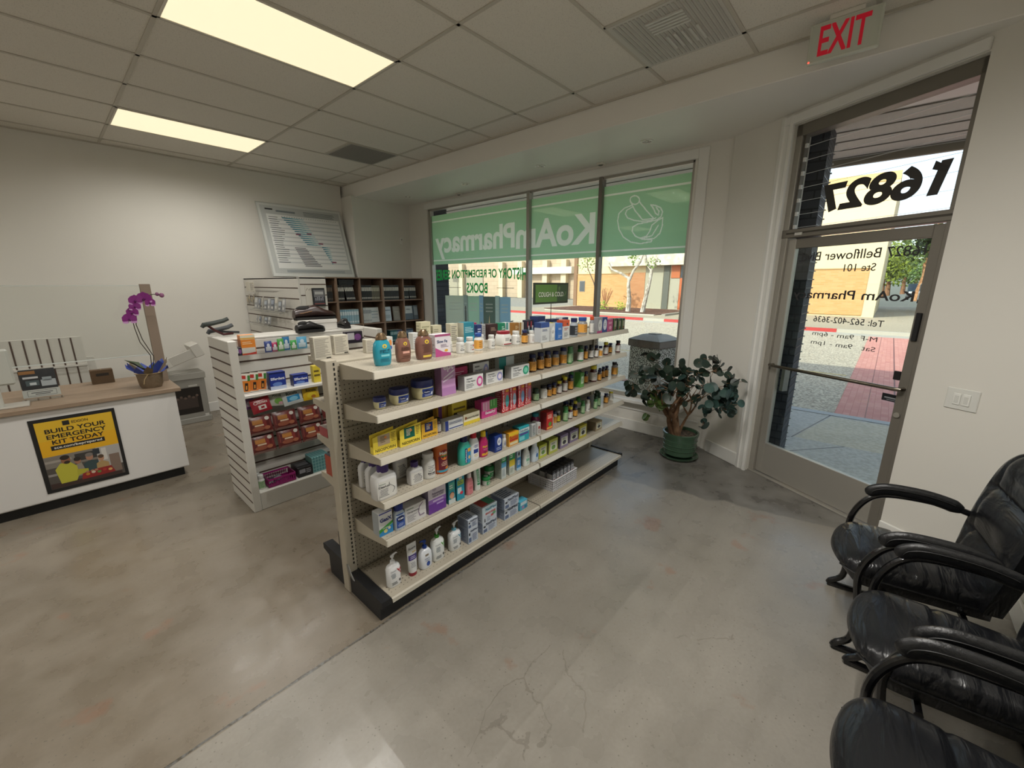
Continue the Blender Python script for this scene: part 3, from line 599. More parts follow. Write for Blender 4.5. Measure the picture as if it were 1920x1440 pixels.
# ------------------------------------------------------------------ timeline chart leaning on top
ct=empty('timeline_chart',(2.20,6.40,1.815),label='large framed grey chart board leaning on the wall above the bookshelf',cat='chart')
ct.rotation_euler=(R(-17.8),0,R(0)); CW,CH=1.20,1.06
k=MB(); k.box(0,CW,0,.012,0,CH,M('#D0D2CE',.35),b=.002)
for z in (0,CH-.008): k.box(0,CW,-.003,.0,z,z+.008,M('#C9CBC8',.3,.4))
for x in (0,CW-.008): k.box(x,x+.008,-.003,.0,0,CH,M('#C9CBC8',.3,.4))
k.build('chart_board',ct)
k=MB(); k.box(.04,CW-.03,-.0012,-.0002,.05,CH-.04,M('#B9BCBA',.4)); k.box(.10,CW-.06,-.002,-.0012,.12,CH-.16,M('#DEDFDC',.4))
rnd=random.Random(4); on=lambda u,v:(u,-.0034,v)
for i in range(22):
    z=CH-.20-i*.031
    k.box(.11,CW-.07,-.0026,-.002,z-.010,z+.008,M('#C2C6C6' if i%2 else '#E0E1DF',.4)); k.box(.125,.125+.10+.08*rnd.random(),-.003,-.0026,z-.004,z+.004,M('#565A5C'))
    a=.30+.022*i if i<13 else .78+.012*(i-13); L_=(.30-.008*i) if i<13 else .12-.012*(i-13)
    for j in range(4): k.box(a+L_*j/4,a+L_*(j+1)/4,-.003,-.0026,z-.008,z+.007,M(['#2F7C90','#4E96A6','#7DB0BA','#A9C6CB'][j],.4))
for i in range(24): k.box(.30+.034*i,.312+.034*i,-.003,-.002,CH-.185,CH-.178,M('#5A5E60'))
for i in range(12): k.box(.38+.008*i,.52+.02*rnd.random()+.016*i,-.003,-.0026,.42-.024*i+.0,.432-.024*i,M('#6C6A70'))
for (x,z) in ((.60,.64),(.44,.62),(.74,.50),(.88,.22)): k.box(x,x+.07,-.0032,-.0026,z,z+.022,M('#8A5A6C'))
k.box(.10,.20,-.0034,-.002,CH-.10,CH-.08,M('#2B2D2F')); k.box(.24,.50,-.0034,-.002,CH-.12,CH-.095,M('#7A8286'))
for i in range(4): k.box(.62,1.1-.05*rnd.random(),-.0034,-.0012,CH-.085-.02*i,CH-.079-.02*i,M('#6E7274'))
for i in range(3): k.box(.2,1.05,-.0034,-.0012,.065+.014*i,.069+.014*i,M('#7C8A94'))
k.build('chart_print',ct)
# ------------------------------------------------------------------ service counter
CT=mat_wood('#85725F','#9A8671',(2,14,14)); LAM=M('#D5D3D0',.4)
cn=empty('service_counter',(0,0,0),label='white reception counter with pale wood top at the left',cat='counter')
k=MB(); k.box(-1.6,.645,4.58,5.05,.085,.795,LAM,b=.003); k.box(-1.6,.645,4.575,4.58,.095,.79,LAM); k.build('counter_body',cn)
k=MB(); k.box(-1.6,.61,4.62,5.0,0,.085,M('#141413',.6)); k.build('counter_kick',cn)
k=MB(); k.box(-1.6,.685,4.545,5.42,.795,.83,CT,b=.004); k.build('countertop',cn)
k=MB(); k.box(-1.6,.60,5.1,5.38,.0,.795,M('#A89F90',.6)); k.build('counter_back_panel',cn)
gs=empty('counter_screen',(0,0,0),label='clear sneeze screen on wooden post standing on the counter',cat='screen')
k=MB(); k.box(.60,.672,4.95,4.99,.83,1.715,M('#8B7A6A',.5),b=.002); k.build('screen_post',gs)
k=MB(); k.box(-1.6,.60,4.966,4.972,1.09,1.70,ACR); k.build('screen_pane',gs)
k=MB(); k.box(-1.6,.60,4.963,4.975,1.083,1.092,M('#D5DAD6',.2,.2)); k.box(-1.6,.60,4.964,4.974,1.698,1.704,M('#C9CEC9',.2,.2)); k.build('screen_edge',gs)
# poster on the counter front
pt=empty('counter_poster',(-.228,4.574,.147),label='black framed yellow emergency kit poster on the counter front',cat='poster')
PW,PH=.468,.588; k=MB(); k.box(0,PW,-.004,.0,0,PH,M('#19191A',.4),b=.001); k.build('poster_frame',pt)
k=MB(); onp=lambda u,v:(u,-.0062,v); P_=lambda u0,u1,v0,v1,c,dy=0:k.box(u0*PW,u1*PW,-.0050-dy,-.004,v0*PH,v1*PH,M(c,.45))
P_(.055,.955,.49,.955,'#D9B02C'); P_(.055,.955,.49,.70,'#DDA81E',.0002); P_(.055,.955,.045,.49,'#4F4A45'); P_(.055,.955,.33,.49,'#7B756D',.0002); P_(.66,.955,.2,.49,'#A9A6A2',.0003); P_(.40,.66,.36,.46,'#3A3836',.0004)
for s_,v,w_,h_ in (('BUILD YOUR',.825,.70,.055),('EMERGENCY',.748,.69,.055),('KIT TODAY',.672,.60,.055)): k.text(s_,onp,M('#1C1B1A'),w=w_*PW,h=h_*PH,bold=.02,cx=.50*PW,cy=v*PH)
P_(.17,.80,.565,.625,'#1E1E1F',.001); k.text('sce.com/beprepared',lambda u,v:(u,-.0066,v),M('#E9E6DC'),w=.56*PW,h=.042*PH,bold=.012,cx=.485*PW,cy=.593*PH)
P_(.36,.44,.875,.935,'#23221F',.001); k.text('EDISON',onp,M('#26251F'),w=.19*PW,h=.035*PH,bold=.005,cx=.56*PW,cy=.905*PH)
def blob(u,v,ru,rv,c,d=.001,n=16):
    k.add([((u+ru*math.cos(2*math.pi*i/n))*PW,-.0052-d,(v+rv*math.sin(2*math.pi*i/n))*PH) for i in range(n)],[tuple(range(n))],M(c,.5))
def poly(pts,c,d=.001): k.add([(u*PW,-.0052-d,v*PH) for u,v in pts],[tuple(range(len(pts)))],M(c,.5))
poly([(.18,.10),(.15,.30),(.22,.375),(.33,.375),(.40,.30),(.40,.17),(.36,.10)],'#B5B03A',.0016); poly([(.38,.16),(.39,.25),(.52,.23),(.52,.19)],'#AAA536',.0017); blob(.29,.41,.055,.055,'#8A5C42',.0017); blob(.285,.445,.055,.032,'#2A211C',.0018); blob(.30,.375,.035,.022,'#33261F',.0018)
poly([(.38,.15),(.37,.31),(.46,.33),(.50,.15)],'#8D8578',.0010); blob(.42,.365,.038,.045,'#9A6D55',.0012); blob(.42,.39,.042,.03,'#2C2520',.0013)
poly([(.49,.15),(.48,.30),(.56,.345),(.66,.31),(.66,.15)],'#35484A',.0012); blob(.565,.385,.045,.05,'#A67A63',.0014); blob(.565,.415,.047,.028,'#77706A',.0015)
poly([(.62,.16),(.63,.27),(.70,.30),(.78,.26),(.78,.16)],'#A78B5C',.0016); blob(.70,.335,.036,.042,'#B08468',.0018); blob(.70,.36,.038,.026,'#54402F',.0019)
P_(.72,.78,.30,.47,'#C9C5BE',.0006); P_(.06,.36,.40,.43,'#9A938A',.0006); P_(.06,.30,.22,.25,'#8E8A86',.0006); P_(.80,.93,.10,.36,'#7C6A5E',.0007); P_(.62,.70,.40,.48,'#2C3238',.0007)
for i_ in range(5): blob(.50+.07*i_,.15+.012*(i_%2),.026,.018,['#B8762E','#C9B8A0','#5F7A3A','#A8322C','#D0A060'][i_],.0026)
poly([(.42,.09),(.44,.17),(.60,.20),(.80,.20),(.84,.10)],'#8A2524',.0021); poly([(.06,.05),(.06,.12),(.42,.11),(.92,.09),(.92,.05)],'#3B2A26',.0013)
for u in (.50,.56,.61): blob(u,.185,.022,.014,'#A5765A',.0024)
k.build('poster_print',pt)
# orchid
od=empty('potted_orchid',(.52,4.74,.83),label='purple orchid in brown paper wrapped pot with blue tissue on the counter',cat='potted plant')
k=MB(); k.loft([(.070,.062,0),(.082,.074,.03),(.088,.08,.09),(.092,.084,.125),(.082,.075,.13)],18,2,M('#6E5D48',.85,bump=.6,bs=30)); k.tube([(-.10,-.03,.135),(-.02,-.09,.13),(.07,-.07,.13),(.11,0,.14)],.004,6,M('#A08A66',.8)); k.tube([(-.02,-.085,.13),(-.05,-.10,.09),(-.06,-.10,.05)],.003,5,M('#A08A66',.8)); k.build('wrapped_pot',od)
k=MB(); rnd=random.Random(8)
for i in range(11):
    a=2*math.pi*i/11; r0,r1=.07,.125+.035*rnd.random(); z1=.17+.07*rnd.random()
    p=[(r0*math.cos(a-.3),r0*math.sin(a-.3),.125),(r0*math.cos(a+.3),r0*math.sin(a+.3),.125),(r1*math.cos(a+.28),r1*math.sin(a+.28),z1-.02),(r1*1.05*math.cos(a),r1*1.05*math.sin(a),z1+.015),(r1*math.cos(a-.28),r1*math.sin(a-.28),z1-.03)]
    k.add(p,[(0,1,2,3,4)],M('#3A4FA8' if i%4 else '#7A6A52',.5))
k.build('blue_tissue',od)
k=MB()
for (a,l,z) in ((.5,.13,.22),(2.6,.16,.25),(4.0,.10,.2)):
    k.add([(0,0,.13),(math.cos(a+.4)*l*.5,math.sin(a+.4)*l*.5,z-.03),(math.cos(a)*l,math.sin(a)*l,z),(math.cos(a-.4)*l*.5,math.sin(a-.4)*l*.5,z-.03)],[(0,1,2,3)],mat_leaf('#3B4A33','#4C5C3E'))
k.build('orchid_leaf',od)
ST1=[(.02,0,.13),(.03,-.02,.28),(-.02,-.02,.40),(-.035,-.02,.52),(-.04,-.03,.62)]; ST2=[(.03,0,.13),(.05,-.01,.27),(0,-.01,.42),(-.02,-.01,.55),(.0,-.01,.67),(.06,-.01,.78),(.13,-.02,.80),(.18,-.02,.79)]
for s_ in (ST1,ST2): k=MB(); k.tube(s_,.0035,6,M('#3E3326',.6)); k.build('orchid_stem',od)
def bloom(c,r,yaw):
    k=MB(); m1=M('#7C2474',.5); m2=M('#BC8ABB',.5); Rm=Matrix.Rotation(yaw,3,'Z')
    for i,(a,l,w,mm) in enumerate(((90,1,.45,m1),(210,1,.42,m2),(330,1,.42,m2),(20,.95,.75,m1),(160,.95,.75,m1))):
        pts=[(0,0)]+[(l*r*t,w*r*sgn*math.sin(math.pi*t)**.8) for sgn in (1,) for t in (.25,.5,.8)]+[(l*r,0)]+[(l*r*t,-w*r*math.sin(math.pi*t)**.8) for t in (.8,.5,.25)]
        v=[]
        for (u,w_) in pts:
            x=u*math.cos(R(a))-w_*math.sin(R(a)); z=u*math.sin(R(a))+w_*math.cos(R(a)); y=-.15*r*(u/r)**2-(.002 if mm is m1 else 0)
            q_=Rm@Vector((x,y,z)); v.append(tuple(Vector(c)+q_))
        k.add(v,[tuple(range(len(v)))],mm)
    q_=Rm@Vector((0,-r*.2,-.1*r)); k.ell(Vector(c)+q_,(r*.16,r*.22,r*.2),M('#5E1458',.4),8,6); k.build('orchid_bloom',od)
bloom((-.06,-.05,.60),.055,.2); bloom((-.03,-.05,.655),.045,-.3); bloom((.00,-.05,.75),.05,.1); bloom((.06,-.05,.765),.058,-.2); bloom((.09,-.06,.73),.045,.4); bloom((-.01,-.05,.70),.045,.1)
k=MB(); k.ell((.155,-.02,.80),(.014,.012,.016),M('#7A4A6A')); k.ell((.185,-.02,.79),(.018,.014,.02),M('#8A5578')); k.build('orchid_bud',od)
# brochure holder
bh=empty('brochure_holder',(-.125,4.86,.83),label='clear tabletop holder with a dark photo flyer on the counter',cat='brochure holder')
k=MB(); k.box(-.11,.11,-.05,.05,0,.004,ACR); k.add([(-.11,.02,.004),(.11,.02,.004),(.09,.06,.24),(-.09,.06,.24)],[(0,1,2,3)],ACR); k.build('acrylic_stand',bh)
k=MB(); n_=lambda u,v:(u,.012+.17*v-.001,v)
def pq(u0,u1,v0,v1,c,d=0): k.add([(u0,.012+.17*v0-d,v0),(u1,.012+.17*v0-d,v0),(u1,.012+.17*v1-d,v1),(u0,.012+.17*v1-d,v1)],[(0,1,2,3)],M(c,.4))
pq(-.095,.095,.02,.235,'#26282B'); pq(-.095,-.01,.20,.225,'#8A6034',.001); pq(-.08,-.0,.165,.18,'#C8CACC',.001); pq(-.07,.0,.11,.15,'#4C5A5E',.001); pq(-.05,-.015,.115,.135,'#C4CCCF',.0015); pq(.01,.09,.10,.15,'#AEB6BA',.001); pq(.02,.07,.14,.17,'#96A0A5',.001); pq(-.10,.10,.02,.08,'#B9BDB8',.002); pq(-.075,.08,.03,.07,'#3C3E40',.0025); pq(-.073,.078,.032,.068,'#BFC3BE',.003)
pq(-.055,.06,.052,.058,'#5A5C5E',.0035); pq(-.035,.045,.040,.046,'#5A5C5E',.0035); k.build('flyer',bh)
# white payment terminal at the left edge
pm=empty('payment_terminal',(-.36,4.72,.83),label='white point of sale screen and stand at left end of counter',cat='terminal')
k=MB(); k.box(-.30,.13,-.05,0,.17,.43,M('#B9BAB2',.35),b=.012); k.build('screen_housing',pm); k=MB(); k.box(-.24,.045,-.045,.02,.0,.20,M('#BFC0B8',.35),b=.01); k.build('stand',pm)
k=MB(); k.box(-.26,.165,-.07,.10,0,.012,M('#B5B1A8',.3),b=.003); k.build('base_plate',pm)
# things behind the counter
t=empty('grooved_panel',(0,5.9,.0),label='white slatwall panel with upright grooves behind the counter',cat='panel'); t.rotation_euler=(R(-4),0,0)
k=MB(); k.box(-1.0,.20,0,.03,.55,1.21,SW,b=.004); k.box(-1.0,.26,.012,.045,.0,1.0,SW,b=.004); k.build('panel_board',t)
k=MB()
for i in range(14): x=.125-i*.078; k.box(x-.006,x+.006,-.002,.003,.56,1.20,GRV)
k.build('panel_groove',t)
k=MB(); k.box(-1.0,.20,-.012,.0,.915,.935,SW); k.build('panel_rail',t)
t=empty('cardboard_box',(.25,5.28,.83),label='small brown cardboard box on the back edge of the counter',cat='box')
k=MB(); k.box(-.075,.075,-.04,.04,0,.125,M('#5E4A35',.8),b=.002); k.build('carton_body',t); k=MB(); k.box(-.04,.045,-.0415,-.04,.07,.095,M('#2A241E')); k.box(-.002,.002,-.041,.041,.1252,.126,M('#86704E')); k.build('tape_and_print',t)
# appliance between counter and fixture
t=empty('appliance_box',(1.05,6.32,0),label='grey boxed appliance with a dark picture window on the floor by the left wall',cat='boxed appliance')
k=MB(); k.box(-.30,.155,0,.30,.0,.62,M('#88867F',.6),b=.006); k.build('box_body',t)
k=MB(); k.box(-.20,.09,-.002,0,.13,.46,M('#221E1C',.3)); k.box(-.16,.05,-.003,-.002,.2,.34,M('#3A302B')); 
for i in range(6): k.ell((-.15+.04*i,-.003,.33+.02*(i%2)),(.015,.001,.015),M('#5A4A40'))
k.box(-.02,.07,-.003,-.001,.47,.49,M('#B5B3AC')); k.box(.10,.14,-.003,-.001,.05,.10,M('#BEBCB6')); k.build('box_print',t)
k=MB(); k.box(-.32,.17,-.01,.31,.56,.64,M('#9A9890',.6),b=.006); k.build('box_lid',t); k=MB(); k.box(-.32,.17,-.01,.31,0,.07,M('#8F8D86',.6),b=.006); k.build('box_base',t)
t=empty('plastic_rack',(.96,6.42,.765),label='white slatted plastic rack lying tilted on the boxed appliance',cat='rack'); t.rotation_euler=(0,R(-20),0)
k=MB()
for y in (-.13,-.01,.11): k.box(-.30,.25,y,y+.02,.03,.06,M('#B9B6AE',.5),b=.004)
k.box(-.30,.25,-.15,-.13,.0,.11,M('#B9B6AE',.5),b=.004); k.build('slats',t)
k=MB(); k.box(.20,.30,-.16,.14,-.01,.15,M('#C6C3BB',.5),b=.006); k.build('rack_end',t); k=MB(); k.box(-.10,-.05,-.16,.13,-.0,.10,M('#C6C3BB',.5),b=.004); k.build('rack_strap',t)
# ------------------------------------------------------------------ black leather armchairs
LEA=mat_leather(); LEAS=M('#141517',.38,bump=.25,bs=60); TUBE=M('#0E0E10',.22,coat=.5)
def chair(loc,rz,label):
    t=empty('leather_armchair',loc,rz,label,'armchair','black leather guest armchairs along the wall')
    # seat cushion: two pads with a cross seam and rolled front
    nx,ny=26,40; v=[];f=[]
    def crease(a,w): return math.exp(-(a/w)**2)
    def seat_w(tt): return (.205+.035*tt**.7)*(1-.30*max(0,(tt-.70)/.30)**3)
    for j in range(ny+1):
        tt=1-(1-j/ny)**1.35; y=-.235+.515*tt; wx=seat_w(tt); fr_=max(0,(tt-.72)/.28); zt=.405+.078*math.sqrt(max(0,1-fr_**2.3))-.012*(1-tt)
        for i in range(nx+1):
            u=-1+2*i/nx; e=abs(u); edge=math.sqrt(max(0,1-e**6)); z=.405+(zt-.405)*(.25+.75*edge)+.014*(1-u*u)*math.sin(math.pi*min(1,tt*1.05))*(1-fr_)
            z-=.018*crease(y-.035,.010)*(1-e**8)+.008*crease(e-.80,.025)*(1-fr_)
            v.append((u*wx,y+.03*(1-u*u)*tt**4-.015*tt**4,z))
    top=len(v)
    for j in range(ny+1):
        tt=1-(1-j/ny)**1.35; y=-.235+.515*tt; wx=seat_w(tt); fr_=max(0,(tt-.86)/.14)
        for i in range(nx+1):
            u=-1+2*i/nx; v.append((u*wx*.97,y-.01*fr_+.03*(1-u*u)*tt**4-.015*tt**4,.335+.020*abs(u)**4+.060*fr_**1.5))
    W_=nx+1
    for j in range(ny):
        for i in range(nx):
            a=j*W_+i; f.append((a,a+1,a+W_+1,a+W_)); b=top+a; f.append((b,b+W_,b+W_+1,b+1))
    for j in range(ny): a=j*W_; f.append((a,a+W_,top+a+W_,top+a)); a=j*W_+nx; f.append((a,top+a,top+a+W_,a+W_))
    for i in range(nx): a=i; f.append((a,top+a,top+a+1,a+1)); a=ny*W_+i; f.append((a,a+1,top+a+1,top+a))
    k=MB(); k.add(v,f,LEA); k.build('seat_cushion',t,ang=70)
    k=MB()
    k=MB()
    for s in (-1,1):
        k=MB(); k.tube([(s*(seat_w(j/20)*.995),-.235+.515*j/20-.015*(j/20)**4,.402) for j in range(21)],.0045,6,LEAS); k.build('seat_piping',t)
    # back: slab swept up with three horizontal pads and rounded top
    nz,nx=44,24; v=[];f=[]
    for j in range(nz+1):
        tt=j/nz; z=.40+.62*tt; yb=-.235-.075*tt-.03*tt*tt; w=.235+.03*math.sin(math.pi*min(1,tt*1.1)); 
        if tt>.72: w*=math.sqrt(max(.02,1-((tt-.72)/.30)**2.4))
        th=.05*(1-max(0,(tt-.9)/.1)**2*.7)
        for i in range(nx+1):
            u=-1+2*i/nx; bul=.035*(1-u**4)*(.7+.3*math.cos(6.28*(tt*2.6-.3))); cz=.020*(crease(tt-.30,.018)+crease(tt-.66,.018))*(1-u**6)+.012*crease(abs(u)-.72,.04)
            v.append((u*w,yb+.02+bul-cz+.02*u*u,z))
    top=len(v)
    for j in range(nz+1):
        tt=j/nz; z=.40+.62*tt; yb=-.235-.075*tt-.03*tt*tt; w=(.235+.03*math.sin(math.pi*min(1,tt*1.1)))*.97
        if tt>.72: w*=math.sqrt(max(.02,1-((tt-.72)/.30)**2.4))
        for i in range(nx+1): u=-1+2*i/nx; v.append((u*w,yb-.045+.025*u*u,z-.01*tt))
    W_=nx+1
    for j in range(nz):
        for i in range(nx): a=j*W_+i; f.append((a,a+W_,a+W_+1,a+1)); b=top+a; f.append((b,b+1,b+W_+1,b+W_))
    for j in range(nz): a=j*W_; f.append((a,top+a,top+a+W_,a+W_)); a=j*W_+nx; f.append((a,a+W_,top+a+W_,top+a))
    for i in range(nx): a=i; f.append((a,a+1,top+a+1,top+a)); a=nz*W_+i; f.append((a,top+a,top+a+1,a+1))
    k=MB(); k.add(v,f,LEA); k.build('backrest',t,ang=70)
    for s in (-1,1):
        x=s*.270
        def sp(P,n=5):   # smooth polyline
            o=[]; P=[Vector(p) for p in P]
            for i in range(len(P)-1):
                p0,p1,p2,p3=P[max(i-1,0)],P[i],P[i+1],P[min(i+2,len(P)-1)]
                for q_ in range(n):
                    h=q_/n; o.append(.5*((2*p1)+(-p0+p2)*h+(2*p0-5*p1+4*p2-p3)*h*h+(-p0+3*p1-3*p2+p3)*h**3))
            return o+[P[-1]]
        path=sp([(x,.145,.606),(x,.13,.638),(x,.07,.660),(x,-.05,.664),(x*.99,-.14,.652),(x*.97,-.20,.634)])
        n=len(path); rs=[.034*min(1,.55+.45*min(i,n-1-i)/3) for i in range(n)]
        k=MB(); k.tube(path,rs,14,LEAS,flat=.62); o=k.build('arm_pad',t)
        for dx in (-.022,.022): k=MB(); k.tube([p+Vector((dx,0,.011)) for p in path[2:-3]],.0022,5,M('#0C0C0E',.5)); k.build('arm_seam',o)
        k=MB(); k.tube(sp([(x*.93,-.285,.60),(x*.98,-.2,.632),(x,-.05,.641),(x,.10,.620),(x,.175,.54),(x*.99,.205,.42),(x*.97,.185,.25),(x*.97,.185,.09),(x*.98,.235,.03),(x*.98,.20,.018),(x*.98,-.1,.018),(x*.98,-.34,.018)]),.0155,10,TUBE)
        k.build('arm_frame',t)
        k=MB(); k.tube([(x*.98,.245,.0135),(x*.98,.17,.0135)],.0135,8,M('#1B1B1D',.6)); k.tube([(x*.98,-.35,.0135),(x*.98,-.28,.0135)],.0135,8,M('#1B1B1D',.6)); k.build('foot_glide',t)
    for (y,z) in ((.10,.335),(-.16,.335),(-.30,.018)):
        k=MB(); k.tube([(-.262,y,z),(.262,y,z)],.013,8,TUBE); k.build('cross_bar',t)
    return t
chair((2.565,-.265,0),R(7),'black leather armchair nearest the door')
chair((1.96,-.37,0),R(4),'black leather armchair, middle of the row of three')
chair((1.33,-.37,0),R(4),'black leather armchair nearest the camera, partly cropped')
# ------------------------------------------------------------------ potted jade-like tree
pp=empty('potted_tree',(4.08,1.36,0),label='round leaved dark green tree in green glazed pot beside the door',cat='potted plant')
GLZ=M('#3F5A45',.25,var=.25,vs=12,coat=.4)
k=MB(); k.loft([(.125,.125,.03),(.15,.15,.05),(.155,.155,.12),(.16,.16,.20),(.163,.163,.235),(.172,.172,.25),(.172,.172,.272),(.155,.155,.272),(.15,.15,.24)],30,2,GLZ,cap=False)
for z in (.10,.145,.19): k.loft([(.157+.02*(z-.1),.157+.02*(z-.1),z),(.162+.02*(z-.1),.162+.02*(z-.1),z+.004),(.157+.02*(z-.1),.157+.02*(z-.1),z+.008)],30,2,GLZ,cap=False)
k.build('glazed_pot',pp)
k=MB(); k.loft([(.12,.12,.0),(.17,.17,.012),(.185,.185,.035),(.178,.178,.035),(.15,.15,.015)],30,2,GLZ); k.build('saucer',pp)
k=MB(); k.loft([(.152,.152,.22),(.152,.152,.243)],26,2,mat_speck('#2E261E','#5A4C3C',40)); k.build('soil',pp)
BARK=mat_speck('#6B4E38','#8F6F52',14,.35,.65); cr=Vector((.667,-.745,0)); vw=Vector((-.745,-.667,0))   # across and towards the room
rnd=random.Random(21); k=MB(); tips=[]
def branch(p,d,l,r,dep):
    p=Vector(p); d=Vector(d).normalized(); pts=[p]; rs=[r]
    for i in range(4): d=(d+Vector((rnd.uniform(-.2,.2),rnd.uniform(-.2,.2),rnd.uniform(-.02,.15)))).normalized(); p=p+d*l/4; pts.append(p); rs.append(r*(1-.13*(i+1)))
    k.tube(pts,rs,8 if dep<2 else 5,BARK)
    if dep>=3: tips.append((p,d)); return
    if dep>=1: tips.append((pts[3],d))
    for i in range(3 if dep<2 else 2):
        dd=(d+Vector((rnd.uniform(-.9,.9),rnd.uniform(-.9,.9),rnd.uniform(-.35,.5)))).normalized(); branch(p,dd,l*.72,r*.55,dep+1)
for (a,b_,zz,r) in ((-.55,.1,1,.04),(-.25,.25,1.1,.045),(-.05,.0,1.2,.035),(.12,.25,.9,.018)):
    d=cr*a+vw*b_+Vector((0,0,zz)); branch(Vector((0,0,.22))+cr*(-.03+a*.05),d,.25,r,0)
def okpos(p):
    w=p+pp.location; 
    dd=(w-A).dot(N); return w.x<4.40 and dd>TH+.05
k.build('trunk',pp)
LF=mat_leaf('#15251C','#26392B'); LF2=mat_leaf('#3F5526','#566F2E'); LF3=mat_leaf('#1F3530','#34504A')
lv=MB(); st=MB()
def leaf(c,r,nrm,mm):
    nrm=nrm.normalized(); a=nrm.orthogonal().normalized(); b_=nrm.cross(a); n=12; V=[c-nrm*.001]; 
    for i in range(n): t_=2*math.pi*i/n; rr=r*(1+.10*math.cos(t_)); V.append(c+a*rr*math.cos(t_)+b_*rr*.92*math.sin(t_)+nrm*(.18*r*math.cos(t_)**2))
    V2=[p-nrm*.0016 for p in V]; lv.add([tuple(p) for p in V]+[tuple(p) for p in V2],[(0,1+i,1+(i+1)%n) for i in range(n)]+[(n+1,n+2+(i+1)%n,n+2+i) for i in range(n)]+[(1+i,n+2+i,n+2+(i+1)%n,1+(i+1)%n) for i in range(n)],mm)
cnt=0
def cluster(c,n,spread,mm,rr=(.030,.050)):
    global cnt
    for i in range(n):
        for tr_ in range(12):
            off=Vector((rnd.gauss(0,1),rnd.gauss(0,1),rnd.gauss(0,.75)))*spread; p=c+off
            if okpos(p) and p.z>.30: break
        else: continue
        nrm=Vector((rnd.gauss(0,.8),rnd.gauss(0,.8),rnd.gauss(.6,.6)))+vw*.6; r=rnd.uniform(*rr); leaf(p,r,nrm,mm)
        st.tube([c,(c+p)/2+Vector((0,0,-.01)),p],.0022,4,BARK,caps=False); cnt+=1
for (a,b_,z,n,s,mm) in [(-.50,.20,.78,9,.045,LF),(-.40,.12,.93,9,.05,LF),(-.30,.1,1.02,5,.05,LF),(-.30,.15,.84,10,.06,LF),(-.18,.1,.92,12,.06,LF),(-.15,.25,.78,12,.07,LF),(-.02,.1,.92,12,.06,LF),(.02,.25,.82,12,.07,LF),(.10,.2,.93,10,.06,LF),(.18,.3,.80,12,.07,LF3),(.25,.25,.95,10,.06,LF),(.30,.35,.72,12,.06,LF3),(.34,.40,.82,14,.05,LF3),(.38,.42,.90,11,.045,LF),(.34,.35,.62,9,.045,LF3),(.20,.3,.60,8,.05,LF3),(.22,.25,1.06,8,.04,LF),(.06,.25,.66,6,.05,LF),(-.26,.1,.60,9,.04,LF2),(-.16,.15,.62,6,.04,LF2),(-.34,.1,.66,5,.03,LF),(.15,.35,.47,4,.035,LF3),(.36,.42,.68,8,.04,LF3),(-.36,.2,.50,3,.03,LF2)]:
    cluster(cr*(a*.93-.10)+vw*b_+Vector((0,0,z)),n,s,mm)
lv.build('foliage',pp); st.build('leaf_stems',pp)
# ------------------------------------------------------------------ product makers (origin at base centre, front looks to -y)
rp=random.Random(77)
def G(c,r=.4): return M(c,r)
class PK(MB):
    # face(side) gives u,v in 0..1 on that face; d = distance off the face
    def setup(s,w,d,h): s.w,s.d,s.h=w,d,h
    def fr(s,face,off):
        w,d,h=s.w,s.d,s.h
        return {'F':lambda u,v:(-w/2+u*w,-d/2-off,v*h),'L':lambda u,v:(-w/2-off,d/2-u*d,v*h),'T':lambda u,v:(-w/2+u*w,-d/2+v*d,h+off)}[face]
    def rect(s,face,u0,u1,v0,v1,c,off=.0004):
        f=s.fr(face,off); s.add([f(u0,v0),f(u1,v0),f(u1,v1),f(u0,v1)],[(0,1,2,3)],G(c))
    def poly(s,face,pts,c,off=.0006):
        f=s.fr(face,off); s.add([f(*p) for p in pts],[tuple(range(len(pts)))],G(c))
    def ovl(s,face,u,v,ru,rv,c,off=.0006,n=16): s.poly(face,[(u+ru*math.cos(2*math.pi*i/n),v+rv*math.sin(2*math.pi*i/n)) for i in range(n)],c,off)
    def lines(s,face,u0,u1,v0,v1,n,c,off=.0006):
        for i in range(n): v=v1-(i+.5)*(v1-v0)/n; s.rect(face,u0,u0+(u1-u0)*rp.uniform(.6,1),v-(v1-v0)/n*.22,v+(v1-v0)/n*.22,c,off)
    def txt(s,face,t,u,v,wf,c,bold=0,hf=None,off=.0012,vert=False):
        f=s.fr(face,off); W,H={'F':(s.w,s.h),'L':(s.d,s.h),'T':(s.w,s.d)}[face]
        if vert: s.text(t,lambda a,b:f(u-b/W,v+a/H),G(c),w=wf*H,h=(hf*W if hf else None),bold=bold)
        else: s.text(t,lambda a,b:f(u+a/W,v+b/H),G(c),w=wf*W,h=(hf*H if hf else None),bold=bold)
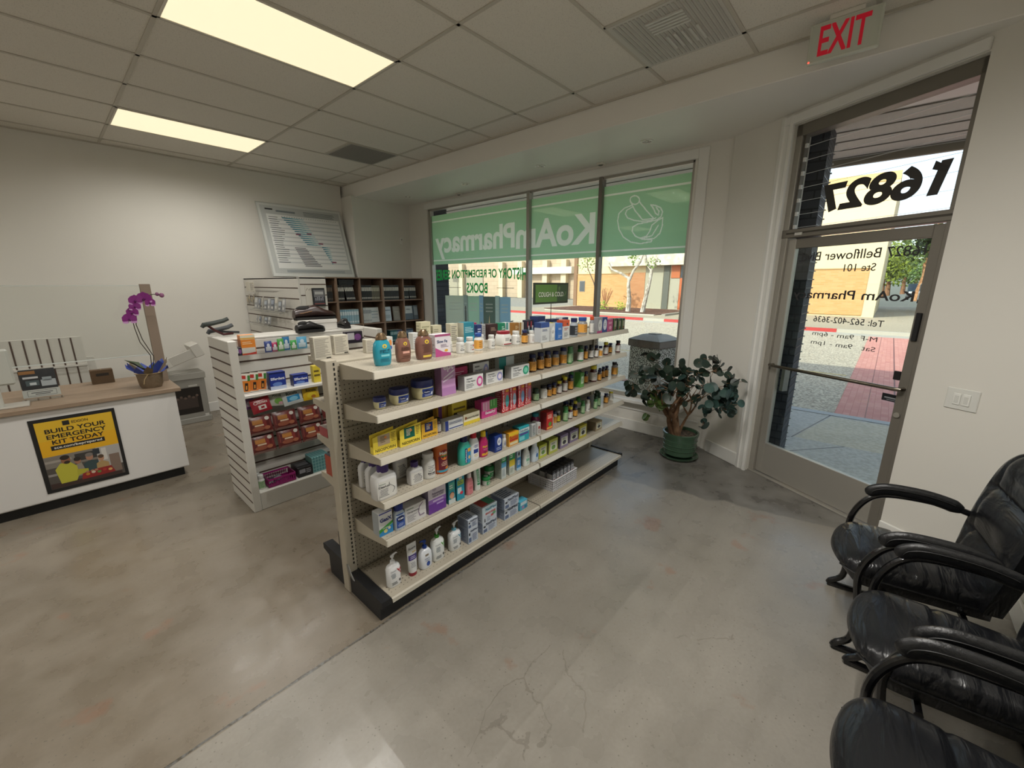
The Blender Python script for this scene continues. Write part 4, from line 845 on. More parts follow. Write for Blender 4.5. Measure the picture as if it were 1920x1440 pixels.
# carton designs: base colour, then a function drawing on it
DS={}
def D(name,base,side=None):
    def w_(fn): DS[name]=(base,fn); return fn
    return w_
def simple(name,base,*ops):
    def fn(k):
        for o in ops:
            kind=o[0]
            if kind=='r': k.rect(*o[1:])
            elif kind=='n': k.lines(*o[1:])
            elif kind=='o': k.ovl(*o[1:])
            elif kind=='p': k.poly(*o[1:])
            elif kind=='t': k.txt(o[1],o[2],o[3],o[4],o[5],o[6],o[7] if len(o)>7 else .01,o[8] if len(o)>8 else None)
            elif kind=='v': k.txt(o[1],o[2],o[3],o[4],o[5],o[6],o[7] if len(o)>7 else .01,o[8] if len(o)>8 else None,vert=True)
    DS[name]=(base,fn)
NV,WH,GYT='#1E2C66','#D6D6D2','#77797C'
simple('slowfe','#D9D3D8',('r','F',0,1,.9,1,'#9C4A72'),('p','F',[(0,0),(1,0),(1,.12),(.5,.2),(0,.42)],'#B44A86'),('t','F','Slow Fe',.45,.68,.66,'#27406E',.02),('n','F',.35,.9,.4,.55,3,'#7C6A80'),('o','F',.7,.25,.12,.06,'#D9A23A'),('n','L',.1,.9,.15,.85,8,'#8A8288'))
simple('bluegrey','#B5B9BD',('r','F',0,1,.75,1,'#2F4C8C'),('r','L',0,1,.75,1,'#26396A'),('r','T',0,1,0,1,'#2F4C8C'),('r','F',0,1,0,.75,'#CDD0D0',.0003),('n','F',.15,.85,.55,.68,2,NV),('n','F',.15,.85,.1,.35,4,GYT))
simple('ovalw','#C6C8C6',('r','T',0,1,0,1,'#C9C05A'),('o','F',.5,.5,.35,.33,'#E4E5E2'),('n','F',.3,.7,.42,.6,3,'#5B6470'))
simple('blue','#3F72B8',('n','F',.15,.85,.6,.72,2,'#DDE6F2'),('n','F',.15,.85,.12,.3,2,'#A9C0E0'))
simple('orangetop','#D2D3D0',('r','F',0,1,.68,1,'#D2552C'),('r','L',0,1,.68,1,'#A84424'),('r','T',0,1,0,1,'#C9512C'),('n','F',.15,.85,.45,.6,2,'#B0402A'),('n','F',.15,.85,.1,.35,4,GYT),('o','F',.62,.8,.1,.07,'#2A2320'))
simple('greypink','#97979A',('o','F',.55,.5,.36,.36,'#DADBD8'),('r','F',0,1,0,.14,'#B4487E'),('n','F',.35,.78,.42,.6,3,'#4B5166'))
simple('navyoval','#2A4486',('o','F',.5,.5,.38,.36,'#D6DCE4'),('n','F',.28,.72,.42,.6,3,'#2A4486'))
simple('pinkbox','#B5517E',('n','F',.15,.85,.6,.78,2,'#EBC9D9'),('o','F',.5,.3,.25,.15,'#D8A0BC'))
simple('darkgreen','#2F3A30',('r','F',0,.16,0,1,'#7C9A5A'),('r','F',.3,.75,.3,.8,'#A7A58F'),('o','F',.5,.2,.14,.08,'#B46A3A'))
simple('beige','#C3BEA0',('n','F',.1,.9,.5,.85,4,'#8B8B6C'),('p','F',[(0,.1),(1,.3),(1,.4),(0,.3)],'#7E9468'),('r','F',0,1,0,.1,'#8FA07A'),('n','L',.1,.9,.2,.9,6,'#9A9680'))
simple('beige2','#BDB89E',('n','F',.1,.9,.3,.85,6,'#8A8672'),('n','L',.1,.9,.2,.9,6,'#9A9680'))
simple('beige3','#C2BEA9',('n','F',.1,.9,.15,.9,8,'#84827A'))
simple('tealbox','#2A7F93',('r','L',0,1,0,1,'#B9B7A6'),('n','F',.12,.9,.5,.8,4,'#A9CFD6'),('p','F',[(0,0),(1,0),(1,.35),(0,.15)],'#3A9FC0'))
simple('magenta','#B02C5C',('n','F',.1,.9,.6,.8,2,'#E0B0C0'))
simple('navy','#23356B',('n','F',.1,.9,.5,.8,2,'#C0C8DA')); simple('navy2','#222E52',('n','F',.1,.9,.5,.8,2,'#9FA8C0'))
simple('greyc','#A9ABAC',('n','F',.1,.9,.2,.9,6,'#7B7D80'))
simple('darkbrown','#3B2524',('n','F',.15,.85,.55,.8,3,'#A08A78'),('r','F',.7,.95,.1,.45,'#6A4A3C'))
simple('green','#1F7F5E',('n','F',.15,.85,.4,.8,3,'#CFE4DA')); simple('tealw','#C9D2D0',('r','F',0,.45,0,1,'#2F8A86'))
simple('gold','#94682F',('n','F',.15,.85,.5,.8,3,'#D8C090')); simple('goldw','#C8C3B4',('r','F',0,.4,0,1,'#A07A3A'))
simple('darkpat','#2C2A36',('r','F',.1,.45,.5,.9,'#A0404A'),('r','F',.5,.9,.2,.6,'#BFBFC4'),('o','F',.5,.3,.2,.1,'#3F7A86'))
simple('navywhite','#24335F',('r','F',.25,.95,.15,.7,'#AEB4BE'),('n','F',.3,.9,.3,.6,3,'#3A4A78')); simple('whitenavy','#BFC1C6',('r','F',0,1,.75,1,'#2A3766'),('n','F',.1,.9,.2,.6,4,'#8A8E98'))
simple('facts','#C6C1B2',('n','F',.06,.94,.1,.93,15,'#8E8A80'),('r','F',.65,.92,.03,.09,'#3A3835'),('n','L',.1,.9,.1,.9,12,'#A19C90'))
simple('smallw','#C4BFB0',('n','F',.1,.9,.1,.9,7,'#96918A')); simple('whitec','#C9CAC8',('n','F',.1,.9,.3,.8,4,'#9A9C9E'))
simple('orangew','#C9C9C4',('o','F',.5,.65,.3,.18,'#D98C4A'),('o','F',.5,.35,.3,.12,'#4A5EA8'))
simple('ept','#C193C0',('r','F',0,1,.0,.25,'#B07FB4'),('t','F','ept',.5,.88,.72,'#F2EAF2',.03),('p','F',[(.1,.52),(.9,.74),(.95,.79),(.85,.78),(.15,.58)],'#E8DDE8'),('p','F',[(.1,.42),(.8,.58),(.85,.62),(.7,.61),(.1,.47)],'#DCCBE0'),('r','F',.02,.98,.33,.335,'#9C6AA6'),('r','L',0,1,0,1,'#8E6A8C'))
for nm,cc in (('vagpink','#C84F93'),('vaglil','#8F93C4'),('vaggreen','#2F9C7A')):
    simple(nm,'#D9DAD8',('n','F',.1,.55,.72,.9,1,GYT),('t','F','7 Day Vaginal',.32,.62,.46,'#2C2F3A',.012) if nm!='vaglil' else ('t','F','1 Day Vaginal',.32,.62,.46,'#4A4D5A',.01),('n','F',.08,.5,.15,.48,3,GYT),('o','F',.80,.5,.17,.38,cc),('o','F',.80,.5,.1,.22,'#E3D5DF' if nm!='vaggreen' else '#7CCBB0',.0009),('r','T',0,1,0,1,'#BFC0BE'),('r','L',0,1,0,1,'#A9AAAA'))
simple('whitenavy2','#D0D3D4',('r','F',0,.17,0,1,'#233A86'),('n','F',.22,.95,.55,.8,2,'#3A4A78'),('r','F',.2,.98,.12,.22,'#2A3F80'))
simple('yellowhem','#DDD8BE',('r','F',0,1,0,.3,'#D9C23A'),('t','F','Hemorrhoidal',.5,.62,.8,'#4E4234',.01),('r','T',0,1,0,1,'#D2C890'),('o','F',.12,.62,.05,.14,'#9A5A2A',.0012))
simple('benadryl','#D94C97',('r','F',.08,.5,.42,.95,'#E59CC4'),('r','F',.52,1,.42,1,'#4FA04A'),('r','F',.12,.16,.45,.92,'#F2D8E6',.0009),('r','F',.28,.32,.45,.92,'#F2D8E6',.0009),('r','F',.60,.64,.6,1,'#A5D69A',.0009),('r','F',.78,.82,.6,1,'#A5D69A',.0009),('r','F',.2,.92,.14,.38,'#D04088',.0008),('t','F','Benadryl',.55,.26,.62,'#F0F0F4',.03),('r','L',0,1,0,1,'#B83E7E'))
for i,cc in enumerate(('#4FAFB5','#A9C4DA','#7FA6CF','#B2799C')):
    simple('cort%d'%i,'#C22A33',('r','F',0,.36,0,1,'#C4202C',.0003),('v','F','Cortizone-10',.19,.5,.9,'#F3EEEC',.02,.26),('r','F',.42,.95,.3,.82,'#D8656A',.0004),('o','F',.72,.46,.25,.26,cc),('r','F',.5,.95,.84,.94,'#E4A23A'),('n','F',.45,.92,.05,.22,3,'#EBC6C6'),('r','L',0,1,0,1,'#8E3A44'),('n','L',.1,.9,.1,.9,9,'#C39AA0',.0009))
simple('greenw','#5C9A4C',('r','F',.2,.8,.25,.75,'#C8D8BE'),('n','F',.3,.7,.35,.6,3,'#4A6A3C'))
simple('navycircle','#1F3B86',('o','F',.58,.62,.28,.24,'#D9DEE6'),('n','F',.42,.72,.54,.7,3,'#2A3F80',.0010),('n','F',.2,.9,.1,.3,2,'#A9B8DA'))
simple('bonine','#E3A02C',('r','F',0,1,.78,1,'#E6C22E'),('t','F','Bonine',.5,.66,.84,'#B0281E',.02),('r','F',.08,.92,.36,.52,'#B8362A'),('r','F',.1,.9,.08,.28,'#E3D8B4'),('r','L',0,1,0,1,'#B98A36'))
simple('dulco','#2FA3B0',('r','F',0,1,.62,.86,'#D8DEDE'),('t','F','DulcoEase',.48,.74,.8,'#2A7F96',.02),('r','F',.1,.9,.44,.56,'#5B3F8E'),('r','F',.05,.55,.1,.36,'#7FD0D6'),('r','L',0,1,0,1,'#2A6A76'))
simple('greyslim','#B5B8B8',('n','F',.2,.8,.3,.9,5,'#5F6668'),('o','F',.55,.22,.25,.08,'#8A9A96')); simple('redslim','#C9C9C6',('o','F',.5,.6,.3,.14,'#B03A36'),('n','F',.2,.8,.1,.4,3,'#8A6A6A'))
simple('redbox','#C02F2E',('r','F',.12,.88,.58,.9,'#D84A3A'),('n','F',.2,.8,.62,.86,3,'#F0D8C8'),('o','F',.55,.3,.25,.12,'#5F9A3E'),('r','F',.1,.9,.05,.14,'#E8B84A'),('r','L',0,1,0,1,'#7E2A2C'))
simple('gasx','#DCDEDE',('t','F','GasX',.52,.68,.84,'#25307A',.035),('p','F',[(0,.30),(1,.52),(1,.40),(0,.14)],'#3E9A3E'),('p','F',[(0,0),(1,0),(1,.38),(0,.14)],'#2F86C2'),('o','F',.45,.17,.14,.08,'#D9D28A',.001),('o','F',.72,.24,.1,.06,'#E4E0C0',.001),('t','F','EXTRA',.45,.31,.4,'#E6EEE4',.02,None),('r','F',.05,.95,.93,.98,'#3A3F9A'),('r','L',0,1,0,1,'#9FA6AA'))
simple('omep','#D9D8D8',('t','F','Omeprazole',.36,.66,.54,'#5A5A60',.008),('n','F',.08,.6,.12,.5,5,'#8C8C90'),('r','F',.08,.4,.84,.88,'#6E8A7A'),('p','F',[(.60,.5),(.66,.8),(.84,.98),(.88,.96),(.70,.76),(.64,.5),(.70,.26),(.9,.3),(.9,.22),(.66,.2)],'#8E7C94'))
def electro(k):
    k.rect('F',0,1,0,.36,'#6A3A96'); k.rect('F',0,1,.36,.52,'#8C66B0',.0005); k.rect('F',0,1,.52,1,'#D4CCD8',.0003); k.txt('F','Pedialyte',.5,.80,.01,'#D4CCD8') if False else None
    k.txt('F','Polyethylene',.55,.70,.66,'#4A3A6A',.015); k.txt('F','Glycol 3350',.55,.61,.62,'#4A3A6A',.015); k.rect('F',.25,.85,.40,.46,'#C8B6DA',.0009); k.rect('F',.45,.85,.27,.33,'#B398D0',.0009); k.ovl('F',.35,.86,.12,.06,'#B9AFC0'); k.rect('L',0,1,0,1,'#8D84A0')
DS['electro']=('#CFC6D6',electro)
simple('tealkid','#2C8FA0',('r','F',.1,.9,.6,.92,'#5FB7A0'),('n','F',.15,.85,.66,.85,2,'#E4F0EC'),('o','F',.5,.35,.34,.14,'#C99A7E'),('o','F',.5,.40,.36,.12,'#4A342A',.0005),('r','F',.0,1,0,.2,'#C9D4D4',.0005),('r','L',0,1,0,1,'#1F6E7E'))
simple('tealfruit','#2F97B0',('r','F',.1,.9,.66,.86,'#A8C850'),('n','F',.15,.85,.7,.84,2,'#2C5A70'),('r','F',.1,.6,.3,.55,'#C9DDE0'),('o','F',.6,.3,.2,.07,'#C8324A',.0009),('r','F',.3,.7,.9,.98,'#D9D2C0'),('r','L',0,1,0,1,'#1F6F82'))
simple('greenw2','#C6CFCC',('r','F',0,1,.72,1,'#2E9A58'),('n','F',.15,.85,.78,.92,2,'#E6EFE8'),('r','F',0,1,.5,.72,'#5FA8CF'),('n','F',.15,.85,.12,.42,5,'#8A9AA4'),('r','L',0,1,0,1,'#A3AAA2'),('n','L',.1,.9,.1,.9,12,'#7F8A80',.0009))
simple('greeny','#C9CFC6',('r','F',0,1,.66,1,'#2E9A58'),('n','F',.15,.85,.74,.90,2,'#E6EFE8'),('r','F',0,1,.38,.66,'#D9C23A'),('n','F',.15,.85,.1,.3,4,'#8A9A84'),('r','L',0,1,0,1,'#A3AAA2'),('n','L',.1,.9,.1,.9,12,'#7F8A80',.0009))
simple('bluew','#3F86C0',('r','F',.1,.9,.62,.96,'#C9D6DA'),('o','F',.5,.8,.2,.1,'#2A3540'),('n','F',.2,.8,.25,.5,4,'#E4ECF2'),('r','F',.0,1,0,.12,'#A8CBE0'),('r','L',0,1,0,1,'#A9B4B8'))
simple('nmed','#C3CCD8',('t','F','NeilMed',.58,.82,.7,'#24304E',.02),('r','F',.05,.3,.1,.4,'#5A6C90'),('n','F',.4,.92,.1,.6,6,'#5B6A90'),('r','F',.06,.2,.55,.72,'#20242E'),('r','L',0,1,0,1,'#8F9BB0'),('n','L',.1,.9,.1,.9,7,'#5A6684'),('n','T',.1,.9,.1,.9,5,'#4A5878'))
def sinus(k):
    k.rect('F',0,1,.62,1,'#C3D6DE'); k.txt('F','NeilMed',.58,.80,.72,'#2A7F9A',.02); k.txt('F','SINUS RINSE',.55,.54,.7,'#C2402C',.03); k.ovl('F',.8,.38,.12,.1,'#6FA87A'); k.ovl('F',.66,.30,.1,.08,'#C05A5A'); k.poly('F',[(.12,.06),(.2,.06),(.18,.28),(.14,.28)],'#2A2A34'); k.lines('F',.3,.6,.05,.35,4,'#7C88A6'); k.lines('L',.1,.9,.1,.9,7,'#7A88A0'); k.rect('T',.05,.5,.1,.9,'#B5524A'); k.rect('T',.5,.95,.1,.9,'#4FA07A')
DS['sinus']=('#C6CED8',sinus)
simple('tealsmall','#4FA9C4',('r','F',.1,.9,.55,.9,'#C9DCE4'),('o','F',.4,.3,.16,.14,'#B57AB0'),('r','F',.6,.9,.1,.4,'#2F7FA8'),('n','L',.1,.9,.2,.8,3,'#A8D0DC'))
for cc in ('#C3CB4B','#B9BE58','#8E7FA0','#C2B63F','#A99878'):
    b_=lin(cc); simple('tea'+cc,cc,('r','F',.14,.9,.2,.82,'#D8DAC8'),('o','F',.5,.42,.22,.16,'#6F9A4A' if cc[1] in 'CB' and cc!='#C2B63F' else '#3B3A40',.0009),('n','F',.25,.8,.62,.76,2,'#4A4A44',.0009),('r','L',0,1,0,1,{'#C3CB4B':'#7C7F4A','#B9BE58':'#7C7C50','#8E7FA0':'#5F5866','#C2B63F':'#8A8448','#A99878':'#7C705C'}[cc]))
simple('darkpack','#2C2C30',('r','F',0,1,.84,1,'#1A1A1C'),('r','F',.08,.92,.2,.82,'#B5B6B8'),('o','F',.5,.45,.26,.12,'#8C5A50',.0009),('n','F',.2,.8,.62,.76,2,'#4A4A50',.0009),('n','F',.15,.85,.78,.9,2,'#9A9AA0'),('r','L',.06,.94,.04,.8,'#9A9A98'))
simple('eff','#20358C',('r','F',0,1,0,.2,'#B9C4DC'),('t','F','Efferdent',.5,.62,.86,'#E2E6F0',.03),('o','F',.45,.3,.3,.12,'#5F7FC4'),('r','F',0,1,.9,1,'#16225A'),('r','L',0,1,0,1,'#18286A'))
simple('orangebox','#D9822E',('r','F',0,1,.78,1,'#D8D2BC'),('r','F',0,1,.80,.86,'#D9A030',.0006),('r','F',0,.95,.08,.36,'#C9C6BE'),('p','F',[(0,0),(1,0),(1,.12),(0,.04)],'#B8382C'),('n','F',.1,.8,.52,.68,2,'#E9C79A'),('r','L',0,1,0,.78,'#A8602A'))
simple('darkmix','#2A2430',('r','F',.1,.5,.3,.9,'#BDBCC0'),('o','F',.7,.5,.2,.3,'#7A4A86'))
simple('blackbox','#1D1D20',('r','F',.1,.5,.4,.8,'#8A8A90'),('n','F',.55,.9,.3,.8,3,'#9A9AA0'),('r','T',.1,.9,.3,.7,'#5A5A60'))
simple('tealpat','#7BA8A6',*[('o','F',.1+.16*i,.15+.2*j,.06,.08,'#4E8488') for i in range(6) for j in range(5)],*[('o','T',.1+.16*i,.15+.2*j,.06,.08,'#5E9498') for i in range(6) for j in range(5)])
simple('redwhite','#9A8C84',('r','F',0,.25,0,1,'#A83A40'),('n','F',.3,.9,.3,.8,2,'#6A5A54'),('r','L',0,1,0,1,'#A04448'))
simple('rustnavy','#23263E',('r','F',.06,.94,.9,.98,'#B84A34'),('n','F',.15,.85,.2,.8,6,'#8A8A9A'),('r','L',0,1,0,1,'#A5442F'))
simple('yellowtab','#D8C23E',('n','F',.1,.9,.3,.8,2,'#6A5A2A')); simple('yellowgold','#C99A34',('r','F',.1,.35,.1,.9,'#7A4A8A'),('r','F',.5,.9,.2,.8,'#D8B860'))
simple('bluebox','#2F6FA0',('n','F',.1,.9,.3,.8,3,'#A8C8E0')); simple('dkblue','#232F5E',('n','F',.1,.9,.3,.8,3,'#8A94B8'))
def carton(o,w,d,h,name='carton',mesh_only=False):
    base,fn=DS[o]; k=PK(); k.setup(w,d,h); k.box(-w/2,w/2,-d/2,d/2,0,h,G(base),b=min(.0016,w*.05)); fn(k); return k.build(name,smooth=False)
CC={'w':'#D3D3CF','a':'#3E2416','g':'#8E9092','G':'#3F8248','D':'#1E3A26','d':'#1E1A18','m':'#4E1A1C','s':'#9FA6AC','t':'#2C9AA0','M':'#8A1F5A','o':'#DDA048','e':'#9DBB92','y':'#D8CC3E','k2':'#2C3036','f':'#D8D6D2','p':'#7A2A5E','b':'#2A4F9A','n':'#1D2552','k':'#1A1A1C','r':'#D3D3CF','R':'#8E2230','O':'#C24A24','T':'#2F8E9E','b2':'#D3D3CF'}
_PC={}
def clone(o): 
    return copy_tree(o,kids_of(o))
def vit(o,w,d,h):
    key=('vit',o,round(w/h,2)); q=o.split(); body,lab,cap=q[:3]; ex=q[3] if len(q)>3 else ''
    t=empty('supplement_bottle' if body not in 'w' else 'pill_bottle'); r=w/2
    amb=body in 'amd'; bm=M(CC[body],.12,coat=.5) if amb else M(CC[body],.3)
    ch=h*.20; k=MB(); k.loft([(r*.93,r*.93,0),(r,r,h*.02),(r,r,h*.60),(r*.95,r*.95,h*.67),(r*.72,r*.72,h*.755),(r*.70,r*.70,h-ch*.5)],20,2,bm); k.build('bottle_body',t)
    rc=r*.80; k=MB(); cm=M(CC[cap],.35); k.loft([(rc,rc,h-ch),(rc*1.02,rc*1.02,h-ch*.9),(rc*1.02,rc*1.02,h-ch*.1),(rc*.92,rc*.92,h)],24,2,cm)
    k.loft([(rc*1.045,rc*1.045,h-ch*.95),(rc*1.045,rc*1.045,h-ch*.82)],24,2,cm,cap=False); k.build('cap',t)
    k=MB(); lm=G(CC[lab] if lab!='w' else '#DAD9D4'); rl=r*1.012; z0,z1=h*.09,h*.60; k.loft([(rl,rl,z0),(rl,rl,z1)],28,2,lm,cap=False)
    f=lambda u,v:(rl*1.006*math.sin(u/rl),-rl*1.006*math.cos(u/rl),v)
    def pr(u0,u1,v0,v1,c,n=4):
        V=[f(u0+(u1-u0)*i/n,v) for v in (v0,v1) for i in range(n+1)]; k.add(V,[(i,i+1,n+2+i,n+1+i) for i in range(n)],G(c))
    ink={'o':'#5A3A1C','w':'#6A6C70','e':'#4A6A48','y':'#5A4A20','k2':'#C0C2C6','f':'#7A7A7C','p':'#E0C0D8'}[lab]
    for i,(v,l) in enumerate(((.52,.9),(.455,.7),(.38,1.0),(.32,.6),(.24,.8),(.17,.9))): pr(-r*.62,-r*.62+r*1.2*l,h*(v-.012),h*(v+.014),ink)
    if lab=='o': pr(-r*1.15,r*1.15,z0,z0+h*.05,'#E8C27A'); pr(-r*1.15,r*1.15,z1-h*.04,z1,'#E4DCC8')
    if lab=='w' and body=='m': pr(-r,r,z0,z0+h*.07,'#A02A30')
    if lab=='w' and body in 'G': pr(-r,r,h*.30,h*.40,'#2F6A38')
    if lab=='f': k.add([f(r*.05+r*.5*math.cos(a*.5236),h*.24+h*.12*math.sin(a*.5236)) for a in range(12)],[tuple(range(12))],G('#B8353E'))
    if ex=='k': pr(-r*.7,r*.5,h*.20,h*.26,'#1E1E20')
    if ex=='r': pr(-r*.2,r*.7,h*.18,h*.22,'#D0452E'); pr(r*.1,r*.7,h*.42,h*.5,'#C24A3A')
    if ex=='b2': pr(-r*.7,r*.7,h*.2,h*.42,'#2F4FA0')
    k.build('label',t); return t
def wrapmap(secs,p,off):
    def f(u,v):
        for a,b_ in zip(secs,secs[1:]):
            if a[2]<=v<=b_[2] or b_ is secs[-1]:
                q=(v-a[2])/max(1e-6,b_[2]-a[2]); q=min(1,max(0,q)); rx=a[0]+(b_[0]-a[0])*q; ry=a[1]+(b_[1]-a[1])*q; break
        e=min(.999,abs(u)/rx); return (u,-ry*(1-e**p)**(1/p)-off,v)
    return f
class WB(MB):
    def on(s,secs,p,off=.0006): s.F=lambda u,v,o=0:wrapmap(secs,p,off+o)(u,v)
    def r(s,u0,u1,v0,v1,c,o=0,n=8,m=3):
        V=[s.F(u0+(u1-u0)*i/n,v0+(v1-v0)*j/m,o) for j in range(m+1) for i in range(n+1)]; s.add(V,[(j*(n+1)+i,j*(n+1)+i+1,(j+1)*(n+1)+i+1,(j+1)*(n+1)+i) for j in range(m) for i in range(n)],G(c) if isinstance(c,str) else c)
    def o(s,u,v,ru,rv,c,o=.0004,n=16): s.add([s.F(u,v,o)]+[s.F(u+ru*math.cos(2*math.pi*i/n),v+rv*math.sin(2*math.pi*i/n),o) for i in range(n)],[(0,1+i,1+(i+1)%n) for i in range(n)],G(c))
    def t(s,t_,u,v,w,c,bold=.01,h=None,o=.0008): s.text(t_,lambda a,b:s.F(a,b,o),G(c),w=w,h=h,bold=bold,cx=u,cy=v)
    def ln(s,u0,u1,v0,v1,n,c):
        for i in range(n): v=v1-(i+.5)*(v1-v0)/n; s.r(u0+(u1-u0)*.5*(1-rp.uniform(.6,1)),u1-(u1-u0)*.5*(1-rp.uniform(.6,1)),v-(v1-v0)/n*.2,v+(v1-v0)/n*.2,c,.0004,4,1)
def shampoo(o,w,d,h):
    c={'teal':'#2C93A8','brown':'#80594B','brown2':'#7C564A'}[o]; t=empty('shampoo_bottle'); p=2.3; H=h*.80; a,b_=w/2,d/2
    secs=[(a*.80,b_*.85,0),(a*.90,b_*.95,H*.06),(a,b_,H*.35),(a*.98,b_,H*.65),(a*.86,b_*.9,H*.86),(a*.62,b_*.75,H*.97),(a*.55,b_*.7,H)]
    k=MB(); k.loft(secs,28,p,M(c,.25)); k.build('bottle_body',t); k=MB(); k.loft([(a*.60,b_*.8,H),(a*.62,b_*.82,H*1.03),(a*.52,b_*.7,H*1.15),(a*.30,b_*.5,h)],24,2,M('#8A7358',.25,.7)); k.build('cap',t)
    k=WB(); k.on(secs,p); s=w
    k.o(0,H*.76,s*.13,s*.11,'#D8B93A'); k.o(0,H*.75,s*.06,s*.05,c)
    if o=='teal': k.t('argan oil',0,H*.60,s*.55,'#1C3F52'); k.t('of morocco',0,H*.53,s*.58,'#1C3F52'); k.r(-s*.22,s*.26,H*.36,H*.44,'#7FC9D2',.0004); k.ln(-s*.3,s*.3,H*.14,H*.30,4,'#1F6478')
    elif o=='brown': k.t('brazilian',0,H*.60,s*.5,'#4A2E26'); k.t('keratin',0,H*.53,s*.55,'#4A2E26'); k.r(-s*.2,s*.28,H*.36,H*.45,'#D9A494',.0004); k.ln(-s*.3,s*.3,H*.14,H*.28,3,'#5A3A30')
    else: k.ln(-s*.32,s*.32,H*.3,H*.66,8,'#54362C'); k.r(-s*.25,s*.28,H*.10,H*.19,'#D9BC4E',.0004)
    k.build('label',t); return t
def jug(o,w,d,h):
    t=empty('antacid_bottle' if o=='tums' else 'laxative_flask'); p=4; a,b_=w/2,d/2; H=h*.80
    bc,cc=('#B9C6D4','#1E2F7A') if o=='tums' else ('#D6D6D6','#3E2A6A')
    secs=[(a*.94,b_*.94,0),(a,b_,H*.04),(a,b_,H*.72),(a*.92,b_*.9,H*.84),(a*.45,b_*.6,H*.97),(a*.42,b_*.58,H)]
    k=MB(); k.loft(secs,32,p,M(bc,.25)); k.build('bottle_body',t); r=a*.46 if o!='tums' else a*.75; z=H*.96
    k=MB(); k.loft([(r,min(r,b_*1.0),z),(r*1.02,min(r,b_*1.0),z+.003),(r,min(r,b_*1.0),h-.003),(r*.92,min(r,b_*1.0)*.92,h)],26,2 if o!='tums' else 3,M(cc,.35)); k.build('cap',t)
    k=WB(); k.on(secs,p); 
    if o=='tums': k.r(-a*.8,a*.8,H*.12,H*.8,'#2B4F9E'); k.o(0,H*.55,a*.7,H*.14,'#16224E'); k.t('TUMS',0,H*.55,a*1.1,'#E3E8F2',.03); k.ln(-a*.6,a*.6,H*.18,H*.34,3,'#AEBBD8')
    else:
        k.r(-a*.86,a*.86,H*.06,H*.70,'#DDDCD6')
        if o=='clearlax': k.t('ClearLax',-a*.30,H*.50,a*.95,'#35353A',.02); k.ln(-a*.78,-a*.1,H*.56,H*.62,1,'#7A8A7A'); k.ln(-a*.78,a*.1,H*.12,H*.42,6,'#6E6E74'); 
        else: k.ln(-a*.7,a*.6,H*.12,H*.60,8,'#6E6E74')
        for i in range(18):
            th=i/18*5.0; u0,v0=a*.42+a*.30*math.sin(th*1.1)*(.5+.5*i/18),H*(.18+.42*i/18); k.r(u0-.0015,u0+.0015,v0,v0+H*.028,'#5A5A62',.0006,1,1)
    k.build('label',t); return t
def squeeze(o,w,d,h):
    c,lc,cc,tx=o.split('|'); t=empty('liquid_bottle'); p=2.6; a,b_=w/2,d/2; H=h*.80
    secs=[(a*.88,b_*.9,0),(a*.97,b_,H*.05),(a,b_,H*.45),(a*.97,b_,H*.72),(a*.70,b_*.85,H*.92),(a*.42,b_*.65,H)]
    k=MB(); k.loft(secs,28,p,M(c,.22)); k.build('bottle_body',t); k=MB(); r=min(a*.50,b_*.98); k.loft([(r,r,H*.985),(r*1.02,r*1.02,H+.003),(r*.97,r*.97,h-.002),(r*.85,r*.85,h)],24,2,M(cc,.3)); k.build('cap',t)
    k=WB(); k.on(secs,p)
    if tx=='Mylanta': k.r(-a*.35,a*.75,H*.08,H*.72,'#2F8FC4'); k.r(-a*.35,-a*.0,H*.08,H*.72,lc,.0004); k.text('Mylanta',lambda u,v:k.F(-a*.17-v,H*.4+u,.0010),G('#E6EEF2'),w=H*.55,h=a*.26,bold=.02); k.o(a*.4,H*.3,a*.2,H*.08,'#E3C77A'); k.r(a*.1,a*.7,H*.55,H*.70,'#E2A83A',.0005)
    elif tx=='Pepto': k.r(-a*.8,a*.8,H*.08,H*.72,'#B8276A'); k.t('Pepto',0,H*.5,a*1.3,'#E7C23A',.03); k.t('Bismol',0,H*.38,a*1.0,'#D98CB4',.02); k.r(-a*.8,a*.8,H*.08,H*.2,'#D9A032',.0004); k.o(0,H*.22,a*.5,H*.06,'#8A1A4A')
    elif c=='#D4E2EE': k.add([k.F(a*.1+a*.30*math.sin(th),H*.42+H*.13*math.cos(th)*(1.3 if math.cos(th)>0 else 1),.0006) for th in [i*.3927 for i in range(16)]],[tuple(range(16))],G(lc)); k.ln(-a*.5,a*.3,H*.62,H*.7,2,'#7A94B4')
    else: k.r(-a*.7,a*.7,H*.1,H*.75,c); k.r(-a*.5,a*.5,H*.32,H*.5,lc,.0004); k.ln(-a*.5,a*.5,H*.55,H*.7,3,lc); k.ln(-a*.5,a*.5,H*.14,H*.28,3,lc if c!='#E9EDF0' else '#D9BE3A')
    k.build('label',t); return t
def widejar(o,w,d,h):
    t=empty('vitamin_jar'); p=3.2; a,b_=w/2,d/2; secs=[(a*.9,b_*.9,0),(a,b_,h*.1),(a,b_,h*.62),(a*.84,b_*.84,h*.80)]; k=MB(); k.loft(secs,28,p,M('#D3D3CF',.3)); k.build('jar_body',t)
    k=MB(); k.loft([(a*.84,b_*.84,h*.79),(a*.86,b_*.86,h*.82),(a*.86,b_*.86,h*.97),(a*.80,b_*.80,h)],28,2.4,M('#8E2230',.35)); k.build('cap',t); k=WB(); k.on(secs,p); k.r(-a*.9,a*.9,h*.14,h*.6,'#DCDAD4'); k.ln(-a*.6,a*.2,h*.34,h*.56,3,'#5A5C60'); k.r(-a*.9,a*.9,h*.10,h*.17,'#9A2A38',.0004); k.o(a*.45,h*.36,a*.22,h*.1,'#3A3A3C'); k.build('label',t); return t
